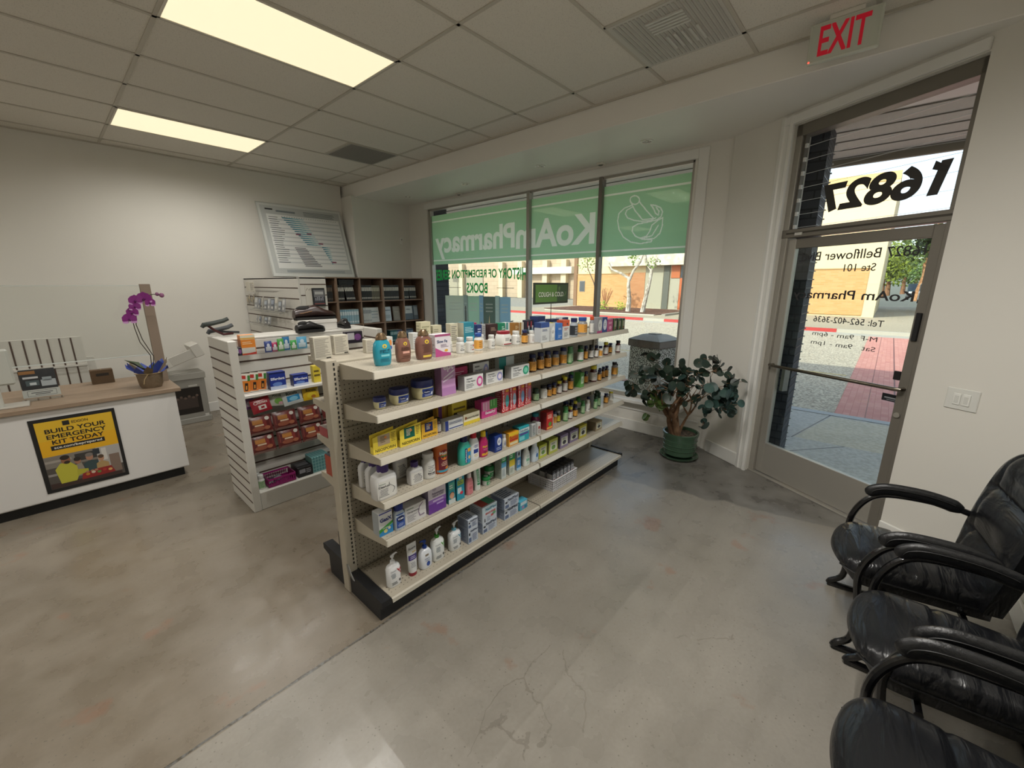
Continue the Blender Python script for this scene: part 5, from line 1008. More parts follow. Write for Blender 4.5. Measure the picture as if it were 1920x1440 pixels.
def vas(o,w,d,h):
    t=empty('petroleum_jelly_jar'); p=3; a,b_=w/2,d/2*.9; H=h*.64; secs=[(a*.74,b_*.74,0),(a*.86,b_*.86,H*.12),(a*.96,b_*.96,H*.6),(a*.94,b_*.94,H)]
    k=MB(); k.loft(secs,28,p,M('#CFC9A0',.2,coat=.4)); k.build('jar_body',t); k=MB(); k.loft([(a*.98,b_*.98,H*.97),(a,b_,H*1.05),(a,b_,H*1.28),(a*.94,b_*.94,h*.97),(a*.6,b_*.6,h)],30,2.6,M('#222B66',.35)); k.build('lid',t)
    k=WB(); k.on(secs,p); k.r(-a*.58,a*.72,H*.22,H*.88,'#27418C'); k.o(-a*.12,H*.62,a*.36,H*.17,'#141D4E'); k.t('Vaseline',-a*.12,H*.62,a*.6,'#D8DFEE',.02); k.ln(-a*.45,a*.4,H*.28,H*.45,2,'#A9B6D8'); k.o(a*.45,H*.45,a*.12,H*.13,'#D8DFE8'); k.build('label',t); return t
def rub(o,w,d,h):
    t=empty('green_lid_jar'); r=w/2; k=MB(); k.loft([(r*.86,r*.86,0),(r*.9,r*.9,h*.03),(r*.9,r*.9,h*.62),(r*.94,r*.94,h*.64)],26,2,M('#D2D6D2',.3)); k.build('jar_body',t)
    k=MB(); k.loft([(r,r,h*.62),(r*1.01,r*1.01,h*.66),(r*1.01,r*1.01,h*.93),(r*.92,r*.92,h)],28,2,M('#1F7A3E',.35)); k.loft([(r*.5,r*.5,h),(r*.5,r*.5,h+.0008)],20,2,G('#B9CFC0')); k.build('lid',t)
    k=WB(); k.on([(r*.9,r*.9,0),(r*.9,r*.9,h*.62)],2); k.r(-r*.5,r*.6,h*.12,h*.5,'#3E9A60'); k.ln(-r*.3,r*.4,h*.2,h*.42,2,'#DDE8E0'); k.build('label',t); return t
def metamucil(o,w,d,h):
    t=empty('fiber_canister'); r=w/2; k=MB(); k.loft([(r*.95,r*.95,0),(r,r,h*.02),(r,r,h*.88)],30,2,M('#C8642A',.35)); k.build('canister_body',t); k=MB(); k.loft([(r*1.01,r*1.01,h*.87),(r*1.02,r*1.02,h*.89),(r*1.0,r*1.0,h*.985),(r*.93,r*.93,h)],30,2,M('#C9682E',.3)); k.build('lid',t)
    k=WB(); k.on([(r,r,0),(r,r,h*.88)],2); k.r(-r*.95,r*.95,h*.14,h*.60,'#6A2030'); k.o(0,h*.66,r*.72,h*.15,'#8E2A2C'); k.o(0,h*.56,r*.5,h*.09,'#E08A2E'); k.t('Meta',-r*.1,h*.70,r*1.1,'#EFE6DC',.04); k.r(-r*.5,r*.5,h*.58,h*.62,'#2A7A4A',.0008); k.ln(-r*.5,r*.5,h*.26,h*.42,3,'#D9B8A0'); k.r(-r*.9,r*.9,h*.06,h*.13,'#3F9CB8',.0004); k.o(r*.4,h*.18,r*.35,h*.05,'#D98A32'); k.build('label',t); return t
def pump(o,w,d,h):
    c,lc,cc=o.split('|'); t=empty('pump_bottle'); p=3; a,b_=w/2,d/2; H=h*.70; rnd_=lc=='#2B4C9B'
    secs=[(a*.84,b_*.9,0),(a*.98,b_,H*.07),(a,b_,H*.5),(a*.92,b_,H*.78),(a*.6,b_*.8,H*.95),(a*.3,b_*.5,H)] if rnd_ else [(a*.9,b_*.9,0),(a,b_,H*.05),(a,b_,H*.80),(a*.85,b_*.9,H*.92),(a*.35,b_*.55,H)]
    k=MB(); k.loft(secs,30,p,M(c,.25)); k.build('bottle_body',t); r=min(a*.32,b_*.62); k=MB(); k.loft([(r,r,H*.985),(r*1.05,r*1.05,H+.002),(r,r,H+h*.085)],20,2,M(cc,.3)); k.build('collar',t)
    k=MB(); pc=M(cc if rnd_ else '#DCDEE0',.3); z=H+h*.085; k.loft([(r*.35,r*.35,z-.002),(r*.35,r*.35,h*.90),(r*.8,r*.8,h*.905),(r*.8,r*.7,h*.94)],16,2,pc); s=-1 if rnd_ else 1
    k.tube([(-s*r*.5,0,h*.935),(s*r*.8,0,h*.965),(s*a*.62,0,h*.985),(s*a*.74,0,h*.955)],[r*.48,r*.42,r*.30,r*.24],10,pc); k.build('pump_head',t)
    k=WB(); k.on(secs,p)
    if rnd_: k.ln(-a*.5,a*.4,H*.49,H*.56,1,'#5A6C94'); k.r(-a*.35,a*.2,H*.66,H*.76,'#8A7F6C'); k.o(a*.1,H*.24,a*.3,H*.12,'#2B4C9B'); k.ln(-a*.5,a*.5,H*.38,H*.46,2,'#8A96B4')
    else: k.t('CeraVe',-a*.28,H*.74,a*.8,'#6A747C',.008); k.add([k.F(a*.20,H*.79,.0008),k.F(a*.88,H*.79,.0008),k.F(a*.93,H*.62,.0008),k.F(a*.88,H*.48,.0008),k.F(a*.55,H*.64,.0008)],[(0,4,1),(4,2,1),(4,3,2)],G(lc)); k.ln(-a*.7,a*.1,H*.4,H*.64,5,'#6A7C86'); k.ln(-a*.7,a*.3,H*.1,H*.24,3,'#3A464E'); k.o(a*.62,H*.22,a*.14,H*.06,'#2A3036')
    k.build('label',t); return t
def tubeb(o,w,d,h,kind='squeeze_tube'):
    t=empty('cream_tube'); eu=o=='';a,b_=w/2,d/2; c1=h*(.10 if eu else .18); body='#D8DADA' if eu else '#D3DCD6'
    k=MB(); secs=[(a*.72,b_*1.0,c1),(a*.80,b_*.98,c1+h*.04),(a*.92,b_*.7,h*.55),(a,b_*.3,h*.88),(a,.0015,h)]; k.loft(secs,26,2.2,M(body,.3)); k.build('tube_body',t)
    k=MB(); k.loft([(a*.74,b_*1.0,0),(a*.76,b_*1.02,.003),(a*.74,b_*1.02,c1)],26,2.2,M('#8E2230' if eu else '#D8DEDA',.3)); k.build('cap',t)
    k=WB(); k.on(secs,2.2,.0007)
    if eu: k.t('Eucerin',0,h*.86,a*1.4,'#2C2C3A',.02); k.r(-a*.85,a*.85,h*.50,h*.66,'#4A3E86'); k.ln(-a*.7,a*.6,h*.53,h*.63,2,'#C8C4DC'); k.r(-a*.1,a*.7,h*.72,h*.75,'#C9A84A'); k.ln(-a*.6,a*.5,h*.26,h*.44,4,'#8C8E96')
    else: k.r(-a*.35,a*.35,h*.35,h*.92,'#5FA276'); k.ln(-a*.25,a*.25,h*.4,h*.85,8,'#D5E4DA'); k.r(-a*.4,a*.4,h*.24,h*.32,'#2F7F52')
    k.build('label',t); return t
def neo(o,w,d,h):
    c,pc=o.split('|'); t=empty('ointment_display'); k=PK(); k.setup(w,d,h); k.box(-w/2,w/2,-d/2,d/2,0,h*.32,G(c),b=.001)
    k.prism([(-w/2,h*.32),(w/2,h*.32),(w/2,h),(-w/2,h*.86)],'y',d/2-.002,d/2,G(c)); k.prism([(-w/2,0),(w/2,0),(w/2,h*.94),(w*.3,h*.92),(-w/2,h*.80)],'y',-d/2-.001,-d/2,G(c))
    k.rect('F',.20,.70,.34,.84,pc,.0014); k.txt('F','NEOSPORIN',.5,.15,.84,'#3A331E',.012,.13,off=.0018); k.lines('F',.30,.55,.45,.78,5,'#D8D0B8' if pc!='#B7A488' else '#6E5E48',.0019); k.ovl('F',.52,.68,.05,.06,'#D98A4A',.0022); k.lines('F',.76,.96,.4,.85,6,'#8A7A30',.0016)
    k.build('display_card',t); k=MB(); k.box(-w*.38,w*.38,-d/2+.004,d/2-.004,h*.1,h*.72,G('#C9BFA0' if pc=='#B7A488' else pc),b=.001); k.build('ointment_carton',t); return t
MK={'vit':vit,'shampoo':shampoo,'jug':jug,'squeeze':squeeze,'widejar':widejar,'vas':vas,'rub':rub,'metamucil':metamucil,'pump':pump,'tube':tubeb,'eucerin':tubeb,'neo':neo}
CATS={'vit':'bottle','shampoo':'shampoo','jug':'bottle','squeeze':'bottle','widejar':'jar','vas':'jar','rub':'jar','metamucil':'canister','pump':'lotion bottle','tube':'tube','eucerin':'tube','neo':'display card','carton':'carton'}
PLACE={1:'top metal shelf',2:'second metal shelf',3:'third metal shelf',4:'fourth metal shelf',5:'fifth metal shelf',6:'bottom metal shelf'}
def stock(table):
    cnt={}
    for it in table: cnt[(it[0],it[8])]=cnt.get((it[0],it[8]),0)+1
    seen={}; cache={}
    for it in sorted(table,key=lambda i:(i[0],i[3])):
        s,kind,o,x,y,w,h,d,desc=it[:9]; z0=(SZ[s] if not isinstance(s,tuple) else s[0])+(it[9] if len(it)>9 else 0)+.0006
        n=cnt[(s,desc)]; pl=PLACE[s] if not isinstance(s,tuple) else s[1]
        if n>1:
            i=seen.get((s,desc),0); seen[(s,desc)]=i+1; lab='%s, %s such from left on %s'%(desc,ORD[i],pl)
        else: lab='%s on %s'%(desc,pl)
        key=(kind,o,round(w,2),round(h,2)) if kind=='vit' else None
        if key and key in cache:
            t=clone(cache[key]); 
        else:
            t=carton(o,w,d,h,{'tea':'tea_box'}.get(o[:3],'medicine_carton')) if kind=='carton' else MK[kind](o,w,d,h)
            if key: cache[key]=t
        t.location=(x,y,z0)
        tag(t,lab,CATS[kind],'products on the %s'%pl)
ITEMS=[
(1,'shampoo','teal',1.081,1.832,0.095,0.159,0.057,'teal shampoo bottle with bronze cap'),
(1,'shampoo','brown',1.205,1.838,0.086,0.157,0.052,'slim brown shampoo bottle with pink label strip'),
(1,'shampoo','brown2',1.326,1.824,0.103,0.157,0.062,'wide brown conditioner bottle with yellow strip'),
(1,'carton','slowfe',1.447,1.841,0.108,0.123,0.06,'pink and white iron tablet carton'),
(1,'vit','w w w',1.566,1.9,0.034,0.088,0.034,'white pill bottle'),
(1,'vit','w w w k',1.581,1.82,0.048,0.091,0.048,'white pill bottle with black print'),
(1,'vit','w w w r',1.641,1.804,0.049,0.09,0.049,'white pill bottle with red print'),
(1,'vit','w o b',1.738,1.833,0.052,0.102,0.052,'white bottle with orange label and blue cap'),
(1,'vit','w w w',1.782,1.85,0.034,0.085,0.034,'white pill bottle'),
(1,'vit','w w w k',1.83,1.812,0.044,0.085,0.044,'white pill bottle with black print'),
(1,'widejar','w w R',1.984,1.853,0.1,0.094,0.09,'wide white bottle with dark red lid'),
(1,'vit','w w w',2.083,1.911,0.034,0.085,0.034,'white pill bottle'),
(1,'vit','w w w k',2.073,1.822,0.056,0.089,0.056,'white pill bottle with black print'),
(1,'vit','a o n',2.146,1.806,0.043,0.091,0.043,'amber bottle with orange label and navy cap'),
(1,'vit','w f w',2.189,1.782,0.042,0.085,0.042,'white bottle with red fruit on its label'),
(1,'carton','bluegrey',2.282,1.766,0.093,0.134,0.06,'blue-topped grey and white carton'),
(1,'carton','ovalw',2.373,1.765,0.049,0.126,0.06,'white carton with oval and yellow top'),
(1,'carton','blue',2.458,1.765,0.058,0.119,0.06,'bright blue carton'),
(1,'carton','orangetop',2.539,1.766,0.079,0.135,0.06,'white carton with orange-red top'),
(1,'vit','s k2 n',2.68,1.765,0.061,0.141,0.061,'clear bottle with dark label and navy cap'),
(1,'vit','g o b',2.895,1.825,0.08,0.131,0.08,'grey bottle with orange label and blue cap'),
(1,'vit','g w O',2.937,1.763,0.039,0.14,0.039,'grey bottle with orange-red cap'),
(1,'carton','greypink',3.017,1.765,0.081,0.128,0.06,'grey carton with white oval and pink foot'),
(1,'carton','navyoval',3.103,1.766,0.078,0.124,0.06,'navy carton with white oval'),
(1,'carton','pinkbox',3.192,1.765,0.087,0.103,0.06,'pink carton'),
(1,'carton','darkgreen',3.283,1.765,0.056,0.103,0.06,'dark green striped carton'),
(1,'carton','darkgreen',3.361,1.765,0.052,0.098,0.06,'dark green striped carton'),
(1,'carton','darkgreen',3.429,1.765,0.055,0.096,0.06,'dark green striped carton'),
(1,'carton','beige',1.579,2.165,0.076,0.162,0.05,'beige flowered carton'),
(1,'carton','beige2',1.669,2.165,0.071,0.134,0.05,'beige printed carton'),
(1,'carton','beige3',1.81,2.165,0.063,0.135,0.05,'beige carton with grey print'),
(1,'carton','tealbox',1.907,2.135,0.096,0.139,0.07,'tall teal carton'),
(1,'carton','magenta',2.063,2.245,0.058,0.118,0.05,'magenta carton'),
(1,'carton','navy',2.025,2.145,0.046,0.114,0.05,'small navy carton'),
(1,'carton','greyc',2.089,2.155,0.03,0.112,0.03,'slim grey carton'),
(1,'carton','darkbrown',2.148,2.135,0.084,0.112,0.07,'dark brown carton'),
(1,'carton','green',2.27,2.15,0.043,0.109,0.06,'green carton'),
(1,'carton','tealw',2.323,2.145,0.039,0.109,0.05,'teal and white carton'),
(1,'carton','gold',2.425,2.15,0.052,0.1,0.06,'gold-brown carton'),
(1,'carton','goldw',2.482,2.15,0.05,0.1,0.06,'gold and white carton'),
(1,'carton','darkpat',2.564,2.145,0.032,0.111,0.05,'dark patterned carton'),
(1,'carton','darkpat',2.609,2.145,0.04,0.112,0.05,'dark patterned carton'),
(1,'carton','navywhite',2.70,2.135,0.108,0.136,0.08,'tall navy and white carton'),
(1,'carton','navy2',2.903,2.135,0.105,0.102,0.07,'dark navy carton'),
(1,'carton','whitenavy',3.049,2.135,0.089,0.107,0.07,'white carton with navy edge'),
(1,'carton','facts',0.952,2.225,0.093,0.121,0.05,'white carton printed with grey text'),
(1,'carton','facts',1.103,2.325,0.084,0.109,0.05,'white carton printed with grey text'),
(1,'carton','smallw',1.24,2.24,0.061,0.078,0.04,'small white carton'),
(1,'carton','whitec',1.502,2.165,0.045,0.099,0.05,'plain white carton'),
(1,'carton','orangew',1.308,2.14,0.035,0.095,0.04,'white carton with orange sticker'),
(2,'vas','',1.038,1.817,0.061,0.06,0.061,'small petroleum jelly jar'),
(2,'vas','',1.154,1.822,0.099,0.085,0.099,'medium petroleum jelly jar'),
(2,'vas','',1.301,1.821,0.118,0.106,0.118,'large petroleum jelly jar'),
(2,'carton','ept',1.436,1.789,0.1,0.177,0.06,'tall lilac test carton'),
(2,'carton','vagpink',1.617,1.777,0.15,0.084,0.06,'white carton with pink splash'),
(2,'carton','vaglil',1.809,1.794,0.15,0.075,0.06,'white carton with lilac loop'),
(2,'carton','vaggreen',2.05,1.789,0.183,0.08,0.06,'white carton with green splash'),
(2,'vit','a o n',2.239,1.811,0.057,0.125,0.057,'amber bottle with orange label and navy cap'),
(2,'vit','a o n',2.336,1.814,0.054,0.125,0.054,'amber bottle with orange label and navy cap'),
(2,'vit','a o n',2.425,1.816,0.047,0.125,0.047,'amber bottle with orange label and navy cap'),
(2,'vit','g o n',2.521,1.816,0.056,0.113,0.056,'grey bottle with orange label and navy cap'),
(2,'vit','g o n',2.616,1.811,0.057,0.129,0.057,'grey bottle with orange label and navy cap'),
(2,'vit','G e G',2.667,1.786,0.04,0.134,0.04,'green bottle with pale green label'),
(2,'vit','G e G',2.726,1.811,0.034,0.128,0.034,'green bottle with pale green label'),
(2,'vit','G w D',2.822,1.787,0.052,0.126,0.052,'green bottle with dark green cap'),
(2,'vit','a o n',2.91,1.79,0.034,0.113,0.034,'amber bottle with orange label and navy cap'),
(2,'vit','d w k',2.997,1.793,0.044,0.11,0.044,'dark bottle with white label and black cap'),
(2,'vit','a w n',3.054,1.776,0.037,0.102,0.037,'amber bottle with white label and navy cap'),
(2,'vit','w o n',3.111,1.77,0.037,0.091,0.037,'white bottle with orange label and navy cap'),
(2,'vit','m w y',3.228,1.786,0.044,0.111,0.044,'maroon bottle with yellow cap'),
(2,'vit','a o n',3.288,1.806,0.034,0.089,0.034,'amber bottle with orange label and navy cap'),
(2,'vit','a o n',3.348,1.806,0.034,0.087,0.034,'amber bottle with orange label and navy cap'),
(2,'vit','m w k',3.433,1.776,0.046,0.106,0.046,'maroon bottle with black cap'),
(3,'neo','#E9D24A|#B7A488',1.026,1.788,0.135,0.11,0.03,'yellow ointment display card with tan panel'),
(3,'neo','#E9D24A|#17614F',1.166,1.772,0.13,0.116,0.03,'yellow ointment display card with green panel'),
(3,'neo','#E8B63A|#24306E',1.299,1.786,0.106,0.102,0.03,'amber ointment display card with navy panel'),
(3,'vit','m w k',1.378,1.80,0.037,0.085,0.037,'tiny dark dropper bottle'),
(3,'carton','whitenavy2',1.476,1.801,0.134,0.059,0.06,'long low white and navy carton'),
(3,'carton','yellowhem',1.612,1.798,0.132,0.068,0.06,'low yellow and white carton'),
(3,'carton','benadryl',1.774,1.81,0.14,0.108,0.06,'pink and green allergy carton'),
(3,'carton','cort0',1.911,1.797,0.07,0.16,0.06,'tall red cream carton'),
(3,'carton','cort1',1.984,1.797,0.067,0.158,0.06,'tall red cream carton'),
(3,'carton','cort2',2.07,1.798,0.068,0.16,0.06,'tall red cream carton'),
(3,'carton','cort3',2.157,1.809,0.068,0.158,0.06,'tall red cream carton'),
(3,'vit','D e D',2.268,1.8,0.05,0.089,0.05,'dark green bottle with pale label'),
(3,'vit','w w k',2.358,1.799,0.057,0.094,0.057,'white bottle with black cap'),
(3,'vit','a o n',2.421,1.795,0.037,0.094,0.037,'amber bottle with orange label and navy cap'),
(3,'vit','a o n',2.479,1.79,0.036,0.097,0.036,'amber bottle with orange label and navy cap'),
(3,'vit','m w y',2.543,1.788,0.04,0.099,0.04,'maroon bottle with yellow cap'),
(3,'vit','m w y',2.621,1.79,0.043,0.117,0.043,'maroon bottle with yellow cap'),
(3,'vit','a o n',2.701,1.791,0.044,0.119,0.044,'amber bottle with orange label and navy cap'),
(3,'vit','G e G',2.789,1.843,0.044,0.121,0.044,'green bottle with pale green label'),
(3,'vit','a o n',2.926,1.821,0.034,0.101,0.034,'amber bottle with orange label and navy cap'),
(3,'vit','a o n',2.976,1.819,0.034,0.101,0.034,'amber bottle with orange label and navy cap'),
(3,'vit','m w y',3.072,1.806,0.063,0.138,0.063,'maroon bottle with yellow cap'),
(3,'vit','a o n',3.132,1.781,0.036,0.102,0.036,'amber bottle with orange label and navy cap'),
(3,'vit','w o n',3.187,1.807,0.034,0.098,0.034,'white bottle with orange label and navy cap'),
(3,'vit','a o n',3.256,1.813,0.034,0.099,0.034,'amber bottle with orange label and navy cap'),
(3,'vit','a o n',3.317,1.814,0.034,0.102,0.034,'amber bottle with orange label and navy cap'),
(3,'vit','g o k',3.421,1.793,0.052,0.124,0.052,'grey bottle with orange label and black cap'),
(3,'vit','d y k',3.466,1.798,0.034,0.102,0.034,'dark bottle with yellow label'),
(3,'carton','greenw',2.823,1.789,0.054,0.122,0.06,'slim green carton'),
(3,'vit','d w n',2.964,1.872,0.033,0.1,0.033,'dark bottle with navy cap'),
(3,'vit','d w y',2.722,1.875,0.041,0.1,0.041,'dark bottle with yellow cap'),
(4,'jug','b',1.0,1.952,0.074,0.174,0.045,'white flask with purple cap'),
(4,'jug','b',1.003,1.874,0.085,0.177,0.051,'white flask with purple cap'),
(4,'jug','clearlax',1.0,1.773,0.126,0.182,0.076,'large white laxative flask with purple cap'),
(4,'jug','b',1.183,1.905,0.08,0.165,0.048,'white flask with purple cap'),
(4,'jug','s',1.195,1.783,0.088,0.123,0.053,'small white flask with purple cap'),
(4,'vit','w w w k',1.287,1.784,0.076,0.145,0.076,'tall white powder bottle with white cap'),
(4,'metamucil','',1.375,1.789,0.087,0.18,0.087,'orange and maroon fiber canister'),
(4,'squeeze','#3FB8A8|#1E2F66|#141E4A|Mylanta',1.539,1.765,0.09,0.182,0.054,'aqua antacid bottle with navy cap'),
(4,'squeeze','#E9EDF0|#25408F|#C02030|',1.623,1.772,0.076,0.179,0.046,'white antacid bottle with red cap'),
(4,'squeeze','#C42D6B|#E7B92B|#E8C72D|Pepto',1.695,1.76,0.064,0.168,0.038,'magenta stomach remedy bottle with yellow cap'),
(4,'vit','t w b',1.767,1.822,0.05,0.127,0.05,'teal bottle with blue cap'),
(4,'carton','navycircle',1.809,1.765,0.068,0.11,0.06,'navy carton with white circle'),
(4,'vit','w w w b2',1.889,1.764,0.033,0.09,0.033,'small white bottle with blue print'),
(4,'carton','bonine',1.957,1.765,0.099,0.092,0.06,'yellow and orange tablet carton'),
(4,'carton','dulco',2.064,1.765,0.11,0.106,0.06,'teal and white softener carton'),
(4,'carton','greyslim',2.172,1.765,0.044,0.094,0.06,'slim grey carton'),
(4,'carton','redslim',2.232,1.765,0.035,0.089,0.06,'slim white carton with red print'),
(4,'vit','M p T',2.318,1.841,0.067,0.12,0.067,'magenta bottle with teal cap'),
(4,'vit','w w w',2.447,1.787,0.034,0.103,0.034,'slim white bottle'),
(4,'vit','w o n',2.507,1.797,0.034,0.096,0.034,'white bottle with orange label and navy cap'),
(4,'vit','d y g',2.555,1.798,0.034,0.093,0.034,'dark bottle with yellow label'),
(4,'carton','redbox',2.372,1.775,0.08,0.136,0.06,'tall red carton'),
(4,'vit','G e G',2.613,1.77,0.035,0.116,0.035,'green bottle with pale green label'),
(4,'vit','m w y',2.688,1.775,0.039,0.098,0.039,'maroon bottle with yellow cap'),
(4,'vit','a o n',2.767,1.781,0.039,0.093,0.039,'amber bottle with orange label and navy cap'),
(4,'vit','m w y',2.813,1.81,0.034,0.113,0.034,'maroon bottle with yellow cap'),
(4,'vit','G e G',2.876,1.776,0.038,0.109,0.038,'green bottle with pale green label'),
(4,'vit','w w w k',2.949,1.774,0.039,0.104,0.039,'white pill bottle with black print'),
(4,'vit','a o n',3.003,1.801,0.034,0.112,0.034,'amber bottle with orange label and navy cap'),
(4,'vit','G e D',3.068,1.769,0.037,0.11,0.037,'green bottle with dark green cap'),
(4,'vit','G e D',3.116,1.792,0.034,0.127,0.034,'green bottle with dark green cap'),
(4,'vit','D e D',3.153,1.786,0.034,0.126,0.034,'dark green bottle with pale label'),
(4,'vit','a o n',3.284,1.787,0.045,0.089,0.045,'amber bottle with orange label and navy cap'),
(4,'vit','w w y',3.396,1.799,0.045,0.086,0.045,'white bottle with yellow cap'),
(4,'vit','a w n',2.779,1.882,0.054,0.1,0.054,'amber bottle with white label and navy cap'),
(4,'vit','a w n',2.848,1.874,0.038,0.1,0.038,'amber bottle with white label and navy cap'),
(4,'vit','G w G',2.968,1.88,0.05,0.1,0.05,'green bottle with white label'),
(4,'vit','D e D',3.286,1.882,0.054,0.1,0.054,'dark green bottle with pale label'),
(5,'carton','gasx',0.987,1.789,0.08,0.13,0.06,'white,blue and green gas relief carton'),
(5,'jug','tums',1.064,1.759,0.062,0.144,0.037,'clear antacid bottle with blue label and cap'),
(5,'carton','omep',1.165,1.778,0.136,0.102,0.06,'white carton with grey-purple loop'),
(5,'carton','electro',1.308,1.772,0.124,0.165,0.06,'white and purple laxative powder carton'),
(5,'carton','tealkid',1.419,1.791,0.051,0.144,0.09,'slim teal and white carton'),
(5,'carton','tealfruit',1.483,1.786,0.061,0.149,0.09,'tall teal carton with red fruit'),
(5,'squeeze','#D98C92|#C46A74|#E8D8D8|',1.566,1.758,0.056,0.141,0.033,'pink lotion bottle with white cap'),
(5,'tube','#C9D8CF|#3E8F5E',1.639,1.764,0.058,0.15,0.035,'white and green squeeze tube'),
(5,'rub','',1.721,1.768,0.059,0.059,0.059,'small white jar with green lid'),
(5,'rub','',1.815,1.833,0.072,0.083,0.072,'larger white jar with green lid'),
(5,'carton','greenw2',1.858,1.765,0.047,0.164,0.06,'tall green,blue and white carton'),
(5,'carton','greeny',1.942,1.767,0.055,0.165,0.06,'tall green and yellow carton'),
(5,'carton','bluew',2.028,1.78,0.047,0.151,0.06,'slim blue and white carton'),
(5,'squeeze','#E4E8E4|#7FB59A|#E4E8E4|',2.119,1.764,0.069,0.148,0.041,'white lotion bottle with green print'),
(5,'squeeze','#D4E2EE|#2F6FB5|#E0E8F0|',2.221,1.768,0.076,0.142,0.046,'pale blue lotion bottle with water drop'),
(5,'carton','tea#C3CB4B',2.309,1.799,0.096,0.103,0.09,'yellow-green tea box with white fruit window'),
(5,'carton','tea#B9BE58',2.431,1.793,0.113,0.114,0.09,'yellow-green tea box with green leaf window'),
(5,'carton','tea#8E7FA0',2.58,1.795,0.11,0.108,0.09,'purple tea box'),
(5,'carton','tea#8E7FA0',2.738,1.808,0.129,0.099,0.09,'purple tea box'),
(5,'carton','tea#C2B63F',2.864,1.801,0.115,0.112,0.09,'mustard yellow tea box'),
(5,'carton','tea#A99878',3.119,1.797,0.109,0.082,0.09,'tan tea box'),
(6,'pump','#ECEEF0|#B02A33|#ECEEF0',1.021,1.784,0.08,0.189,0.048,'white pump bottle with red corner'),
(6,'eucerin','',1.139,1.776,0.063,0.199,0.038,'white squeeze tube with purple band and red cap'),
(6,'pump','#E6EBF2|#2B4C9B|#1C3F94',1.227,1.777,0.083,0.177,0.05,'round white pump bottle with blue pump'),
(6,'pump','#E9EDEC|#5FAE4C|#3F9A35',1.321,1.782,0.085,0.206,0.051,'white pump bottle with green collar'),
(6,'pump','#E9EDF0|#4FA0C0|#6FB4CC',1.453,1.782,0.086,0.183,0.051,'white pump bottle with light blue collar'),
]
stock(ITEMS)
put_=lambda o,x,y,z,w,d,h,l:tag((lambda t:(setattr(t,'location',(x,y,z+.0006)),t)[1])(carton(o,w,d,h,'medicine_carton')),l,'carton')
put_('magenta',1.60,1.88,1.113,.14,.04,.118,'magenta topped carton behind the white and pink one')
put_('vaglil',1.79,1.885,1.113,.14,.04,.122,'white carton behind the lilac loop carton')
put_('tealw',2.03,1.885,1.113,.15,.04,.128,'green and navy carton behind the green splash carton')
put_('yellowtab',1.60,1.885,.897,.12,.04,.118,'yellow topped carton behind the low yellow one')
put_('yellowgold',1.53,1.95,.897,.11,.04,.115,'brown and gold carton at the back of third shelf')
put_('electro',1.21,1.93,.45,.10,.05,.11,'dark purple sided carton behind the laxative powder carton')
# ------------------------------------------------------------------ bottom deck stacks and basket
B=(.113,'bottom metal shelf')
def put(o,x,y,z,w,d,h,label,rz=0,name='medicine_carton',cat='carton',group=None):
    t=carton(o,w,d,h,name); t.location=(x,y,z+.0006); t.rotation_euler=(0,0,rz); return tag(t,label,cat,group)
put('nmed',1.575,1.79,.113,.085,.10,.105,'grey-white nasal care carton, lower of the small stack')
put('nmed',1.575,1.79,.2186,.085,.10,.062,'grey-white nasal care carton on top of the small stack')
put('nmed',1.735,1.81,.113,.135,.12,.075,'white sinus rinse carton under the colourful one')
put('sinus',1.735,1.81,.1886,.135,.12,.115,'colourful sinus rinse carton, upper of the large stack')
put('nmed',1.955,1.815,.113,.145,.12,.085,'pale blue nasal carton, lower of the wide stack')
put('nmed',1.95,1.812,.1986,.150,.13,.080,'pale blue nasal carton topping the wide stack')
put('tealsmall',2.09,1.785,.113,.085,.06,.07,'small teal carton right of the nasal care stacks')
bk=empty('wire_basket',(2.60,1.87,.1136),label='white perforated plastic basket on the bottom deck holding dark cartons',cat='basket')
k=MB(); WP=M('#D2D1D4',.35); x0,x1,y0,y1,hh=-.165,.165,-.125,.125,.095
k.box(x0,x1,y0,y1,0,.005,WP)
for (a,b_,ax) in ((x0,x1,'x'),(y0,y1,'y')):
    for s in (0,1):
        yy=(y0,y1)[s] if ax=='x' else (x0,x1)[s]
        n=20 if ax=='x' else 15
        for i in range(n+1):
            p=a+(b_-a)*i/n
            if ax=='x': k.box(p-.003,p+.003,yy-.0015,yy+.0015,0,hh,WP)
            else: k.box(yy-.0015,yy+.0015,p-.003,p+.003,0,hh,WP)
        for z in (.018,.036,.054,.074,.088):
            t_=.004 if z<.08 else .007
            if ax=='x': k.box(a,b_,yy-.002,yy+.002,z-t_/2,z+t_/2,WP)
            else: k.box(yy-.002,yy+.002,a,b_,z-t_/2,z+t_/2,WP)
k.build('basket_body',bk); k=MB()
for y in (y0,y1): k.box(x0-.006,x1+.006,y-.006,y+.006,hh-.004,hh+.003,WP,b=.002)
for x in (x0,x1): k.box(x-.006,x+.006,y0,y1,hh-.004,hh+.003,WP,b=.002)
k.build('basket_rim',bk)
n=0; proto=None
for j in range(2):
    for i in range(6):
        if proto is None: proto=carton('darkpack',.044,.058,.165,'cosmetic_carton'); t=proto
        else: t=proto.copy(); COL.objects.link(t)
        t.location=(2.60-.130+.051*i,1.87-.080+.075*j,.1192+(.0 if j else .0)); t.rotation_euler=(R(1.0 if j else 0),0,0)
        tag(t,'black and grey carton, %s from left in the basket %s row'%(ORD[i],('front','back')[j]),'carton','dark cartons in the white basket'); n+=1
